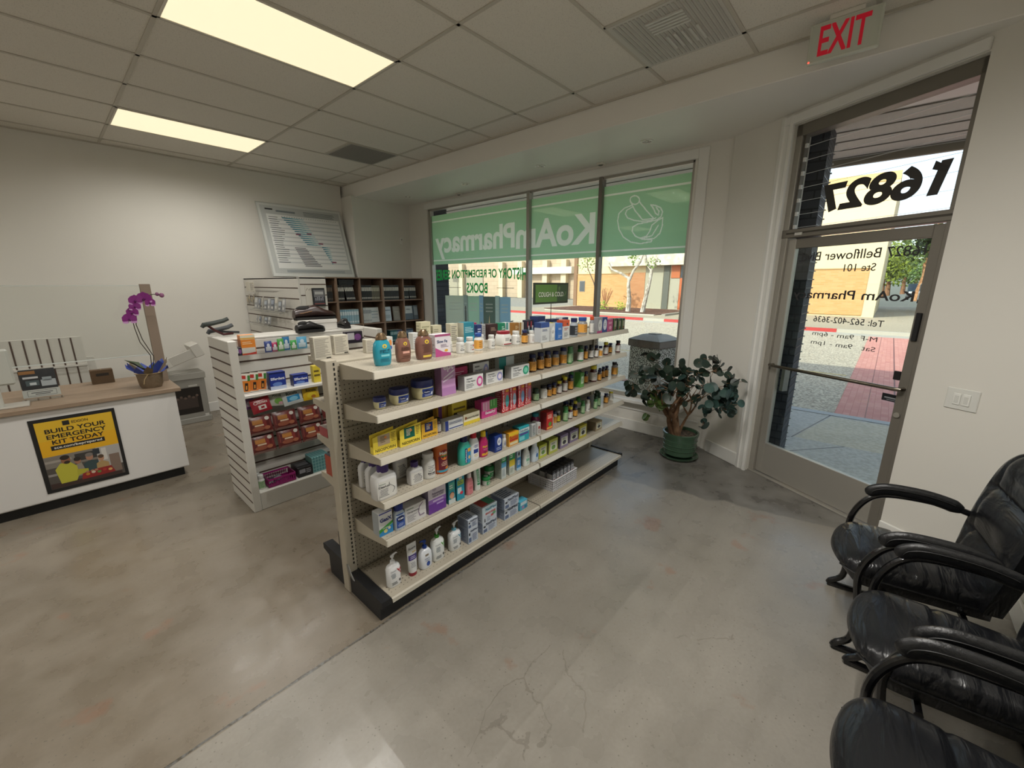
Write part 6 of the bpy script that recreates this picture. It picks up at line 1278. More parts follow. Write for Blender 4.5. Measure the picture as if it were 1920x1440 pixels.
# ------------------------------------------------------------------ back side of the gondola, seen at its left end
put('yellowgold',1.03,2.22,1.075,.10,.05,.16,'yellow and purple carton on the rear second shelf')
for i in range(3):
    t=vit('t w b',.035,.035,.125); t.location=(1.02+.042*i,2.32,1.0756); tag(t,'slim teal bottle with blue cap, %s on the rear shelf'%ORD[i],'bottle','teal bottles on the rear shelf')
put('redwhite',1.03,2.33,.855,.14,.10,.055,'low red and beige carton on the rear third shelf')
put('rustnavy',.99,2.30,.615,.06,.10,.125,'rust-sided carton at the end of the rear fourth shelf')
put('rustnavy',1.06,2.31,.615,.065,.10,.12,'navy carton beside the rust one on rear fourth shelf')
put('bluebox',1.12,2.33,.855,.04,.05,.10,'blue carton on the rear third shelf by the red one')
put('blackbox',1.01,2.23,.113,.08,.16,.12,'black carton on the rear bottom deck by the end')
# ------------------------------------------------------------------ aisle sign
t=empty('aisle_sign',(2.79,2.067,1.3355),label='green COUGH & COLD sign standing on a thin pole above the shelving',cat='sign')
k=MB(); k.box(-.03,.03,-.012,.012,0,.004,BLK); k.tube([(0,0,.004),(0,0,.23)],.003,8,M('#3A3B3A',.4,.6)); k.build('sign_pole',t)
k=MB(); k.box(-.233,.233,-.006,.006,.225,.392,M('#2B3426',.45),b=.002); k.build('sign_frame',t)
k=MB(); sg=lambda u,v,o=0:(u,-.0068-o,v); 
def sq(a,b_,c,d_,col,o=0): k.add([sg(a,c,o),sg(b_,c,o),sg(b_,d_,o),sg(a,d_,o)],[(0,1,2,3)],M(col,.45))
sq(-.215,.215,.240,.377,'#587F3A'); sq(.07,.215,.24,.377,'#3A4F33',.0002)
k.add([sg(.10+.012*math.cos(i*.5),.345+.02*math.sin(i*.5),.0005) for i in range(12)],[tuple(range(12))],M('#5E7A4A'))
for i in range(14):
    a0,a1=R(200+11*i),R(200+11*(i+1)); k.add([sg(.15+.05*math.cos(a0),.325+.045*math.sin(a0),.0006),sg(.15+.05*math.cos(a1),.325+.045*math.sin(a1),.0006),sg(.15+.044*math.cos(a1),.325+.039*math.sin(a1),.0006),sg(.15+.044*math.cos(a0),.325+.039*math.sin(a0),.0006)],[(0,1,2,3)],M('#6E8A5A'))
k.text('COUGH & COLD',lambda u,v:sg(u+.003,v-.003,.0010),M('#1D2A18'),w=.335,h=.036,bold=.02,cx=-.01,cy=.300); k.text('COUGH & COLD',lambda u,v:sg(u,v,.0014),M('#D9DFD0'),w=.335,h=.036,bold=.015,cx=-.01,cy=.300)
k.build('sign_face',t)
# ------------------------------------------------------------------ goods on the white slatwall fixture
put('orangebox',.965,3.52,1.205,.095,.07,.145,'orange and white carton on the white fixture top ledge')
put('darkmix',.895,3.51,1.205,.045,.06,.06,'small dark and white pack beside the orange carton')
pou=[('#3A4A86','#C9CCD4',1.10,.05,.085,'navy and white sachet'),('#A9305A','#D2CDD2',1.15,.045,.07,'maroon and white sachet'),('#4F9A4C','#D0D8C8',1.19,.045,.095,'green and white sachet'),('#2F6FA0','#C8D2DC',1.235,.05,.105,'tall blue sachet with white circle'),('#3F9A4A','#D5DAD0',1.285,.045,.075,'small green sachet'),('#5FA3C4','#C3D5DE',1.355,.075,.095,'light blue sachet with orange leaf')]
def pouch(w,h,c,ops,th=.018,name='sachet'):
    t=empty(name); k=MB(); nx,nz=8,8; v=[];f=[]
    for s in (-1,1):
        for j in range(nz+1):
            for i in range(nx+1):
                u=-1+2*i/nx; q=-1+2*j/nz; b_=max(0,(1-abs(u)**3)*(1-abs(q)**3)); v.append((u*w/2,s*(th/2*b_+.0004),h/2+q*h/2))
    W_=nx+1;N_=W_*(nz+1)
    for j in range(nz):
        for i in range(nx): a=j*W_+i; f+= [(a,a+1,a+W_+1,a+W_),(N_+a,N_+a+W_,N_+a+W_+1,N_+a+1)]
    edge=[i for i in range(W_)]+[j*W_+nx for j in range(1,nz+1)]+[nz*W_+i for i in range(nx-1,-1,-1)]+[j*W_ for j in range(nz-1,0,-1)]
    for a,b_ in zip(edge,edge[1:]+edge[:1]): f.append((b_,a,N_+a,N_+b_))
    k.add(v,f,M(c,.3)); k.build('pouch_body',t)
    k=MB()
    F=lambda u,v,o=0:(u*w/2,-(th/2*max(0,(1-abs(u)**3)*(1-abs(2*v-1)**3))+.0012+o),v*h)
    for op in ops:
        if op[0]=='r':
            _,u0,u1,v0,v1,c_=op[:6]; o=op[6] if len(op)>6 else 0
            V=[F(u0+(u1-u0)*i/4,v0+(v1-v0)*j/4,o) for j in range(5) for i in range(5)]; k.add(V,[(j*5+i,j*5+i+1,j*5+i+6,j*5+i+5) for j in range(4) for i in range(4)],M(c_,.3))
        elif op[0]=='o':
            _,u,v_,ru,rv,c_=op[:6]; o=op[6] if len(op)>6 else .0004
            k.add([F(u,v_,o)]+[F(u+ru*math.cos(i*.4488),v_+rv*math.sin(i*.4488),o) for i in range(14)],[(0,1+i,1+(i+1)%14) for i in range(14)],M(c_,.3))
        elif op[0]=='t': k.text(op[1],lambda a,b:F(op[2]+a*2/w,op[3]+b/h,.0012),M(op[5],.4),w=op[4]*w,bold=.015)
    k.build('pouch_print',t); return t
for i,(c,c2,x,w,h,ds_) in enumerate(pou):
    t=pouch(w*1.05,h,c,[('r',-.7,.7,.12,.5,c2),('o',0,.62,.4,.18,c2)],.014); t.location=(x,3.50+.012*(i%2),1.2058); tag(t,'%s on the top acrylic ledge'%ds_,'sachet','sachets on the top acrylic ledge')
put('darkmix',1.80,3.52,1.205,.16,.05,.10,'dark assorted multi-pack on the far end of the top ledge')
for i,(x,c) in enumerate(((.90,'#D07A2A'),(.955,'#C8702A'),(1.01,'#CC762C'))):
    t=pouch(.058,.145,'#D5D0C4',[('r',-.95,.95,.04,.62,c),('r',-.3,.4,.1,.5,'#2A2422',.0006),('r',-.1,.2,.16,.36,'#D89A4A',.0010),('r',-.95,-.1,.72,.9,'#B03028'),('r',.3,.9,.6,.9,'#3E7A3A')],.010,'blister_card'); t.location=(x,3.47+.0*i,.9206); t.rotation_euler=(0,R(6),0); t.location.z=.927
    tag(t,'orange and black blister card, %s from left on the white shelf'%ORD[i],'blister card','orange blister cards on the white shelf')
put('eff',1.115,3.47,.92,.115,.07,.135,'large blue denture tablet carton on the white shelf')
put('eff',1.285,3.47,.92,.115,.07,.09,'smaller blue denture tablet carton on the white shelf')
put('yellowtab',1.42,3.47,.92,.06,.05,.14,'yellow carton near the middle of the white shelf')
def bag(x,z,w,h,c,ops,label,y=3.455,tilt=10,rz=0,th=.03,group='bags on the acrylic ledges'):
    t=pouch(w,h,c,ops,th,'candy_bag'); z0=min((.735,.555,.400),key=lambda q:abs(q-z)); t.location=(x,y,z0+.4*(y-3.42)+.012+th*.3); t.rotation_euler=(R(-tilt),R(rz),0); tag(t,label,'bag',group)
ric=lambda c: [('r',-.9,.9,.05,.95,c),('t','Ricola',0,.80,.62,'#1E2A22')]
bag(.905,.745,.10,.10,'#6E4A78',[('r',-.8,.8,.2,.7,'#8A6490'),('o',.2,.4,.4,.2,'#C9B8CC')],'purple sweets bag on the upper tilted ledge',rz=-4,y=3.50)
bag(.985,.755,.135,.112,'#9A2230',[('t','Chimes',0,.70,.7,'#E3D2CC'),('r',-.35,.45,.2,.5,'#D9D3CC'),('r',-.1,.25,.28,.42,'#9A2230',.0008)],'red chews bag on the upper tilted ledge',y=3.44,rz=-8)
bag(1.10,.76,.12,.108,'#B9BDB0',[('r',-.9,.9,.5,.9,'#C3C8B8'),('t','Ricola',0,.78,.6,'#24302A'),('o',.1,.35,.5,.22,'#6FA04A'),('o',.4,.2,.3,.12,'#C8A0A8',.0010)],'white and green herb drops bag on the tilted ledge',y=3.48,rz=8)
bag(1.22,.765,.15,.112,'#BFC6C4',[('t','Ricola',0,.82,.55,'#24302A'),('r',-.6,.7,.25,.66,'#2F86B8'),('o',.05,.42,.45,.16,'#7FC0DC',.0008)],'white and blue herb drops bag on the tilted ledge',y=3.46,rz=-6)
bag(1.365,.765,.13,.112,'#D9B21E',[('t','Ricola',0,.74,.6,'#2A2A1E'),('o',0,.35,.6,.22,'#E0C83A'),('o',.2,.25,.3,.12,'#B0702A',.0010)],'yellow herb drops bag on the tilted ledge',y=3.47)
red=[('r',-.85,.85,.30,.92,'#7E3430'),('r',-.6,.2,.55,.78,'#B0763A',.0008),('r',-.45,.25,.44,.52,'#C9B49A',.0014),('o',-.2,.30,.5,.12,'#8E5440',.0010),('o',.5,.30,.25,.10,'#A0644A',.0012),('r',-.95,.95,.0,.12,'#7A5F58'),('o',.6,.8,.2,.1,'#E0DAD2',.0012)]
for r_,(z,xs) in enumerate(((.575,(.955,1.135,1.33,1.52)),(.420,(.955,1.15,1.335,1.52)))):
    for i,x in enumerate(xs):
        bag(x,z,.175,.145,'#5E2422',red,'dark red glossy candy bag, %s from left on the %s ledge'%(ORD[i],('middle','lowest')[r_]),y=3.45,tilt=12,th=.036,group='dark red candy bags')
for i,x in enumerate((.897,.905)):
    t=vit('w e w',.048,.048,.115); t.location=(x,3.46+.06*(1-i),.1456); tag(t,'white and green bottle, %s on the white fixture deck'%ORD[i],'bottle','white and green bottles on the fixture deck')
bk=empty('plastic_basket',(1.045,3.50,.1456),label='magenta slotted plastic basket on the white fixture deck',cat='basket'); k=MB(); PM=M('#8E1F66',.35)
k.box(-.10,.10,-.08,.08,0,.004,PM)
for (a,b_,ax) in ((-.10,.10,'x'),(-.08,.08,'y')):
    for s in (-1,1):
        for i in range(13):
            p=a+(b_-a)*i/12
            if ax=='x': k.box(p-.002,p+.002,s*.08-.0015,s*.08+.0015,0,.07,PM)
            else: k.box(s*.10-.0015,s*.10+.0015,p-.002,p+.002,0,.07,PM)
        for z in (.01,.062):
            if ax=='x': k.box(a,b_,s*.08-.003,s*.08+.003,z-.006,z+.008,PM)
            else: k.box(s*.10-.003,s*.10+.003,a,b_,z-.006,z+.008,PM)
k.build('basket_body',bk)
for i,(x,y,c) in enumerate(((.98,3.48,'#2C2C32'),(1.03,3.50,'#5A5A60'),(1.07,3.52,'#7A7A80'))):
    t=pouch(.07,.055,c,[('r',-.6,.6,.3,.7,'#A9A9AE')],.012,'sachet'); t.location=(x,y,.153); t.rotation_euler=(R(-65),0,R(20*i)); tag(t,'small dark packet, %s from left in the magenta basket'%ORD[i],'packet','packets in the magenta basket')
put('blackbox',1.228,3.50,.145,.12,.15,.085,'flat black and grey carton on the white fixture deck')
put('tealpat',1.366,3.50,.145,.15,.14,.135,'teal patterned tissue box on the white fixture deck')
put('bluebox',1.487,3.50,.145,.08,.10,.09,'blue carton beside the teal patterned tissue box')
put('nmed',1.60,3.52,.145,.12,.10,.20,'grey-white carton standing at the right of the deck')
# shoes, shoe box and canes on the back shelf of the fixture
t=empty('shoe_box',(1.60,3.795,1.3186),label='white shoe box on the fixture top under the brown shoe',cat='shoe box')
k=MB(); k.box(-.165,.155,-.09,.09,0,.085,M('#C9C6C0',.5),b=.003); k.build('box_body',t); k=MB(); k.box(-.168,.158,-.093,.093,.062,.092,M('#D2CFC9',.5),b=.003); k.build('box_lid',t)
def shoe(name,c1,c2,L,label,loc,rz,trim=None):
    t=empty(name,loc,rz,label,'shoe'); secs=[]; k=MB(); n=22
    # body lofted along x (toe at +x)
    prof=[(-.50,.02,.30),(-.49,.17,.34),(-.40,.20,.36),(-.25,.205,.34),(-.12,.24,.33),(0,.27,.36),(.12,.22,.42),(.25,.165,.46),(.38,.13,.44),(.46,.10,.34),(.50,.05,.16)]
    v=[];f=[];m_=16
    for (x,h,w) in prof:
        for i in range(m_):
            a=2*math.pi*i/m_; yy=math.cos(a)*w*.40*L*(.85 if math.sin(a)>0 and x<.1 else 1); zz=.018*1+(.5+.5*math.sin(a))*h*L*1.15
            v.append((x*L,math.copysign(abs(yy),yy),zz))
    for j in range(len(prof)-1):
        for i in range(m_): a=j*m_+i; b_=j*m_+(i+1)%m_; f.append((a,b_,b_+m_,a+m_))
    f.append(tuple(range(m_))[::-1]); f.append(tuple((len(prof)-1)*m_+i for i in range(m_)))
    k.add(v,f,M(c1,.35)); k.build('shoe_upper',t,ang=60)
    k=MB(); pts=[(-.51,0),(-.47,.14),(-.2,.145),(.15,.19),(.38,.18),(.50,.09),(.52,0)]; pts=pts+[(x,-y) for x,y in pts[-2:0:-1]]
    k.prism([(x*L,y*L) for x,y in pts],'z',0,.022,M('#161412',.6)); k.build('sole',t)
    k=MB(); k.ell((-.25*L,0,.22*L+.018),(.19*L,.095*L,.025),M('#0D0B0A',.8),16,6); k.build('shoe_opening',t)
    k=MB()
    for i in range(4): x=(.02+.05*i)*L; k.tube([(x,-.09*L,.29*L-.35*L*.05*i),(x,0,.325*L-.35*L*.05*i),(x,.09*L,.29*L-.35*L*.05*i)],.003,6,M(c2,.5))
    if trim: k.tube([(-.48*L,-.10*L,.16*L),(-.3*L,-.125*L,.17*L),(-.1*L,-.13*L,.21*L)],.004,6,M(trim,.5))
    k.build('laces',t); return t
shoe('leather_shoe','#2E1B17','#1A100E',.35,'dark brown lace-up shoe on top of the white shoe box',(1.60,3.79,1.4116),R(-4),'#7A5226')
shoe('leather_shoe','#151313','#0C0B0B',.24,'black shoe in front of the white shoe box',(1.49,3.645,1.3186),R(6))
shoe('leather_shoe','#191515','#0E0C0C',.22,'small black shoe seen end-on right of shoe box',(1.85,3.77,1.3186),R(80))
def cane(label,loc,rz,c1,c2,up_):
    t=empty('walking_cane',loc,rz,label,'cane'); k=MB(); z=.085 if up_ else .03
    k.tube([(-.10,0,z-.01),(-.085,0,z+.008),(-.03,0,z+.016),(.04,0,z+.03),(.075,0,z+.045)],[.012,.018,.017,.016,.014],10,M(c1,.5)); k.build('cane_handle',t)
    k=MB(); k.tube([(-.06,0,z),(-.02,.0,z-.04),(.03,0,.012),(.10,.03,.011)] if up_ else [(-.02,0,z),(.12,.02,.012)],.009,8,M(c2,.35)); k.build('cane_shaft',t); return t
cane('folded walking cane with dark green handle raised at the fixture corner',(.86,3.78,1.3266),0,'#2B322E','#3A1212',True)
cane('second folded cane in clear sleeve lying behind the first',(.90,3.84,1.3266),R(4),'#3A3D40','#2A2A2C',False)
# packets on the tall slatwall display and the framed cover on its end
rr=random.Random(5); n=0
def packets(z,ys,hs,desc):
    for i,y in enumerate(ys):
        h=hs[i%len(hs)]; t=pouch(.085,h,['#8A8C8E','#6F7276','#9A9A94','#5F646C'][i%4],[('r',-.7,.7,.55,.9,['#B5B6B4','#A0A8B0','#BDB8AC','#8E96A4'][i%4]),('r',-.5,.5,.15,.35,'#C4C4C0')],.014,'hanging_packet')
        t.location=(1.845,y,z+.01); t.rotation_euler=(R(-10),0,R(-90)+R(rr.uniform(-12,12))); tag(t,'%s, %s from the camera side'%(desc,ORD[i]),'packet',desc+'s')
packets(1.39,[5.20+.115*i for i in range(9)],[.15,.12,.17,.14],'grey packet on the middle display ledge')
packets(1.21,[5.72+.11*i for i in range(5)],[.10,.09],'grey packet on the lower display ledge')
for i in range(5):
    t=pouch(.06,.10,'#A09A8C',[('o',0,.5,.5,.2,'#C9B48A')],.01,'hanging_packet'); t.location=(1.905,6.25+.09*i,1.45+.03*(i%2)); t.rotation_euler=(0,0,R(-90)); tag(t,'small beige card pack on the far display side, %s'%ORD[i],'packet','beige card packs by the wall')
put('smallw',1.84,6.22,1.62,.05,.15,.12,'grey carton on the upper display ledge',rz=0)
t=empty('framed_cover',(2.13,4.885,1.47),label='dark framed picture cover on the display end panel',cat='framed print')
k=MB(); k.box(-.075,.065,-.02,-.003,0,.20,M('#26282A',.3),b=.002); k.build('frame',t); k=MB(); k.box(-.062,.055,-.0212,-.02,.02,.18,M('#6E6E70',.4)); k.box(-.062,.055,-.0218,-.0212,.03,.10,M('#3A3A40',.4))
for i in range(5): k.box(-.05+.02*i,-.038+.02*i,-.0224,-.0218,.06,.09+.01*(i%3),M('#8A8A90'))
k.box(-.05,.045,-.0224,-.0212,.13,.16,M('#A9A9A6')); k.box(-.062,.055,-.0224,-.0212,.02,.03,M('#8A4A44')); k.build('cover_print',t)
t=empty('header_card',(2.09,4.896,1.60),label='white header card with scrollwork on the display end panel',cat='card')
k=MB(); k.box(-.10,.12,-.006,-.002,-.12,.10,M('#C9C5BA',.3)); k.build('card',t); k=MB()
for i in range(7): k.tube([(-.08+.025*i+.008*math.cos(a*.7),-.008,.055+.012*math.sin(a*.9+i)) for a in range(7)],.0015,5,M('#6E6858'))
k.build('scrollwork',t)
# ------------------------------------------------------------------ folding book display in the window
t=empty('window_display',(4.32,0,.44),label='row of pale folding display boards standing in the window',cat='display boards')
k=MB(); k.box(-.14,.14,3.90,5.28,.0,.50,M('#C4C2BA',.5),b=.004); k.build('display_plinth',t)
ys=[5.24,4.90,4.72,4.55,4.38,4.22,4.06,3.93]; cs=['#DCE4DA','#C5CFCC','#D0E8DA','#BDD6E4','#98A8A0','#D6E4E0','#BEDAE8']
for i,(a,b_) in enumerate(zip(ys,ys[1:])):
    xa,xb=(.03,-.05) if i%2 else (-.05,.03); k=MB()
    k.prism([(xa,a),(xb,b_),(xb+.008,b_),(xa+.008,a)],'z',.50,1.10+(.012 if i%2 else 0),mat_film(cs[i],.8)); 
    ff=lambda u,v,o=.002:(xa+(xb-xa)*u-o,a+(b_-a)*u,v)
    for j in range(3): v=.98-.05*j; k.add([ff(.2,v),ff(.8,v),ff(.8,v+.018),ff(.2,v+.018)],[(0,1,2,3)],mat_film('#E0E8E4',.6))
    if i==1: k.add([ff(.3,.6),ff(.7,.6),ff(.65,.95),ff(.35,.95)],[(0,1,2,3)],M('#5A5F5C'))
    if i==4: k.add([ff(.45,.72,.003),ff(.55,.72,.003),ff(.52,.84,.003)],[(0,1,2)],M('#D9CFA8'))
    if i==3: k.add([ff(.0,.5,.003),ff(.9,.5,.003),ff(.9,.68,.003),ff(.4,.74,.003)],[(0,1,2,3)],M('#A08E6E'))
    k.build('display_board',t)
# ------------------------------------------------------------------ outside
PAV=mat_speck('#CFCBC4','#BCB8B0',25,.4,.6); ASP=mat_speck('#9A9080','#D4C8B2',28,.40,.60); SUNC='#B8B0A0'
q=MB(); q.box(4.62,6.85,-14,26,-.15,-.012,PAV); struct(q.build('pavement_ground'))
q=MB(); 
for (a,b_) in (((4.6,.9),(6.85,-.9)),((4.6,-.55),(6.85,-2.2)),((5.55,.6),(6.85,.35)),((5.55,.62),(4.9,1.6))):
    d=Vector((b_[0]-a[0],b_[1]-a[1],0)).normalized(); n=Vector((-d.y,d.x,0))*.008
    P=[Vector((*a,-.0118)),Vector((*b_,-.0118))]; q.add([P[0]-n,P[0]+n,P[1]+n,P[1]-n],[(0,1,2,3)],M('#4F5256'))
for y in (4,7,10): q.box(4.62,6.85,y-.008,y+.008,-.013,-.0115,M('#4F5256'))
q.prism([(5.58,.58),(6.80,.33),(6.80,-1.4),(6.2,-1.5),(5.6,-.5)],'z',-.0125,-.0117,mat_speck('#D6CCB8','#C8BEAA',25)); struct(q.build('pavement_joints'))
sbox('curb_near',6.85,7.0,-14,26,-.15,-.005,M('#B9BABB',.8)); 
q=MB(); q.box(6.85,7.004,.85,5.0,-.12,-.004,M('#B08078',.8)); struct(q.build('curb_near_paint'))
q=MB(); q.box(7.0,20.6,-30,70,-.2,-.12,ASP); struct(q.build('road_ground'))
BRP=mat_brick('#CC8A80','#D69A8E','#BC7C72',3,.5,.25,'XY',.01,.8)
q=MB(); q.box(7.0,19.6,-3.2,.34,-.13,-.112,BRP)
q.box(7.0,19.6,-.33,-.31,-.112,-.110,M('#6E3F3C')); q.box(7.0,19.6,-.03+.02,.0,-.112,-.110,M('#8A5450')); struct(q.build('crosswalk_ground'))
q=MB(); 
for y in range(8): q.box(9.0,20,2.4+4.1*y,2.44+4.1*y,-.12,-.1185,M('#B9A24A')) if y==-1 else None
q.box(10.8,10.86,.42,60,-.12,-.1185,M('#C8B060',.8)); q.box(19.62,20.6,-30,70,-.13,-.115,M('#B5B0A4',.85)); struct(q.build('road_marking'))
CP=mat_speck('#B5A994','#A39883',18)
q=MB(); q.box(20.6,44,-30,19.6,-.2,.0,CP); q.box(20.6,24.4,19.6,70,-.2,.0,CP); struct(q.build('far_pavement_ground'))
q=MB(); q.box(24.4,40,19.6,70,-.2,-.02,mat_speck('#8A8780','#A19C92',6)); struct(q.build('parking_ground'))
sbox('curb_far',20.5,20.7,-30,70,-.15,.012,M('#B5AFA2',.8))
q=MB(); q.box(20.49,20.66,1.35,8.2,-.14,.014,M('#B5403C',.7)); q.box(20.49,20.66,9.3,70,-.14,.014,M('#B5403C',.7)); struct(q.build('curb_red_paint'))
q=MB(); q.prism([(22.7,9.8),(25.8,9.0),(28.4,10.6),(28.3,18.2),(24.0,18.4),(22.8,16.0)],'z',-.02,.03,mat_speck('#4A2F26','#6E4A3A',6)); q.box(22.5,22.7,9.6,17.2,0,.05,M('#C0BAAC',.8)); q.box(22.6,26.2,9.0,9.2,-.02,.10,M('#9A958A',.8)); struct(q.build('planting_ground'))
# beige and brick building across the street
STU=M('#E2CFA6',.9,var=.04,vs=2); OBR=mat_brick('#C9955C','#D4A26C','#BFA07A',2.4,.9,.22,'YZ',.02); OB2=mat_brick('#B57A50','#BE875C','#A88A6C',2.4,.9,.22,'YZ',.02)
bd=empty('street_building',(0,0,0),label='beige stucco building with orange brick panels across the street',cat='building')
k=MB(); k.box(29,40,.52,18.9,0,7.0,STU); k.box(28.96,40,.50,1.0,0,7.02,STU); k.box(28.94,29.0,.5,18.9,6.7,7.1,M('#D0B680',.9)); k.build('stucco_wall',bd)
k=MB(); k.box(28.93,29,1.0,9.2,.1,2.48,OBR); k.box(28.9,29,.98,9.2,2.48,2.53,M('#A8895A',.9)); k.build('brick_panel',bd)
k=MB(); k.box(28.93,29,14.5,18.86,.0,2.42,OBR); k.box(28.9,29,14.4,18.9,2.42,2.47,M('#A8895A',.9)); k.build('brick_panel',bd)
k=MB(); k.box(28.95,29,13.2,14.5,0,2.5,OB2); k.build('brick_panel',bd)
k=MB(); k.box(28.4,29.0,9.4,16.2,2.95,4.6,mat_speck('#D6D0C0','#C6BFAC',3)); k.build('canopy_fascia',bd)
k=MB(); k.box(28.97,29.01,11.9,13.2,0,2.95,M('#A8A491',.8)); k.box(28.97,29.01,10.75,11.4,0,2.95,M('#A9A594',.8)); k.build('plaster_panel',bd)
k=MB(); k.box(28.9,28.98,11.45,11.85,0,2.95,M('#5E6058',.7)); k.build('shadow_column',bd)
k=MB(); k.box(28.92,28.97,10.75,11.35,2.1,2.93,mat_wood('#A8562C','#BE6C3A',(4,4,1))); k.build('wooden_panel',bd)
k=MB(); k.box(28.92,28.96,10.2,10.72,0,2.1,mat_wood('#B0542A','#C46A3A',(4,4,1))); k.box(28.93,28.95,10.25,10.7,2.1,2.9,M('#2F3A48',.2)); k.build('wooden_door',bd)
k=MB(); k.box(28.9,28.96,18.15,18.65,1.1,1.95,M('#8E8A80',.5)); f_=k.build('window',bd); k=MB(); k.box(28.88,28.9,18.2,18.6,1.15,1.9,M('#4A5058',.2)); k.build('pane',f_)
k=MB(); k.box(28.9,29,18.9,19.2,0,4.2,M('#8A6A50',.8)); k.build('corner_post',bd)
b2=empty('distant_building',(0,0,0),label='tan block building with white beam and columns beyond the parking lot',cat='building')
k=MB(); k.box(41,46,18,66,0,6.5,mat_brick('#B9A48C','#C0AC94','#A8967E',.8,.9,.4,'YZ',.02)); k.build('block_wall',b2)
for y in (28.3,31.0,34.9,38.2,46,54): k=MB(); k.box(40.4,41,y-.35,y+.35,0,4.4,M('#D2C2A4',.85)); k.build('column',b2)
k=MB(); k.box(40.1,41,27,36,2.85,3.6,M('#D8D2C4',.8)); k.build('white_beam',b2)
k=MB(); k.box(40.9,41.02,42,52,0,2.6,M('#A39C88',.8)); k.build('roller_door',b2)
b3=empty('blue_sign_board',(0,0,0),label='small blue sign board seen at the window left edge',cat='sign'); k=MB(); k.box(38.9,39,47.2,49.2,3.6,4.6,M('#2F6FC4',.5)); k.build('board',b3); k=MB(); k.box(38.93,38.97,48.1,48.3,0,3.6,M('#8A8C8E',.5)); k.build('pole',b3)
# trees in the planting bed
WT=mat_speck('#C9C2B6','#9A8F80',5,.4,.6)
def tree(base,pts,r0,label,crowns,bark=WT,lf=('#5F7A2E','#7E963E'),cat='tree',ls=.09,n=70,name='street_tree'):
    t=empty(name,(base[0],base[1],0),label=label,cat=cat); rg=random.Random(int(base[1]*100)+3); k=MB()
    for P in pts: k.tube([Vector(p) for p in P],[r0*(1-.55*i/(len(P)-1)) for i in range(len(P))] if P is pts[0] else [r0*.55*(1-.5*i/(len(P)-1)) for i in range(len(P))],8,bark)
    k.build('trunk',t); k=MB(); mm=mat_leaf(*lf)
    for (c,rad) in crowns:
        for i in range(n):
            d=Vector((rg.gauss(0,1),rg.gauss(0,1),rg.gauss(0,.8))); d=d.normalized()*rad*rg.random()**.4; p=Vector(c)+d; a=Vector((rg.gauss(0,1),rg.gauss(0,1),rg.gauss(0,1))).normalized(); b_=a.orthogonal().normalized(); s=ls*rg.uniform(.7,1.4)
            k.add([p-a*s,p+b_*s*.5,p+a*s,p-b_*s*.5],[(0,1,2,3)],mm)
    k.build('foliage',t); return t
tree((24.5,12.15),[[(0,0,0),(.02,-.02,.8),(-.05,.05,1.6),(0,.08,2.1)],[(0,.05,1.9),(.0,-.2,2.5),(0,-.6,3.0),(0,-.8,3.6)],[(0,.08,2.05),(0,.6,2.35),(0,1.3,2.6),(0,1.5,3.0)]],.17,'pale twisted tree, left one of the two in the planting bed',[((0,-.1,3.25),.45),((0,.5,4.2),.6)],n=50)
tree((24.5,11.2),[[(0,0,0),(0,-.15,.9),(0,-.3,1.7),(0,-.4,2.5),(0,.0,3.0),(0,.1,3.6)],[(0,-.4,2.5),(0,-.7,3.2)]],.15,'pale leaning tree, right one of the two in the planting bed',[((0,-.45,2.95),.5),((0,-.5,4.1),.6)],n=55)
tree((25.5,14.6),[[(0,0,0),(0,.35,.9),(0,.75,1.9),(0,1.2,2.7)],[(0,1.2,2.6),(0,1.3,3.4)]],.06,'thin tree leaning left behind the window mullion',[((0,1.35,3.0),.62),((0,1.0,3.4),.5)],bark=M('#6E5A48',.9),n=70)
for i,(y,h) in enumerate(((14.35,.55),(13.0,.5))):
    t=empty('street_shrub',(25.2,y,0),label='small yellow-green shrub in the planting bed, %s of two'%('left' if i==0 else 'right'),cat='shrub',group='shrubs in the planting bed'); rg=random.Random(i); k=MB()
    for j in range(90):
        p=Vector((rg.gauss(0,.18),rg.gauss(0,.2),.08+rg.random()*h)); a=Vector((rg.gauss(0,1),rg.gauss(0,1),rg.gauss(.6,.6))).normalized(); b_=a.orthogonal().normalized(); k.add([p-a*.07,p+b_*.035,p+a*.07,p-b_*.035],[(0,1,2,3)],mat_leaf('#8FA832','#B0C24A') if j%2 else mat_leaf('#7A9A30','#96B040'))
    k.build('foliage',t); k=MB(); k.tube([(0,0,0),(0,.02,.3)],.02,5,M('#5A4A38')); k.build('stem',t)
t=empty('street_shrub',(26.6,15.0,0),label='thin reddish bare shrub against the brick',cat='shrub'); k=MB(); rg=random.Random(9)
for j in range(16): a=rg.uniform(-.6,.6); k.tube([(0,0,0),(0,a*.5,.6),(0,a,1.1+.4*rg.random())],.012,4,M('#8A5240',.8))
k.build('twigs',t)
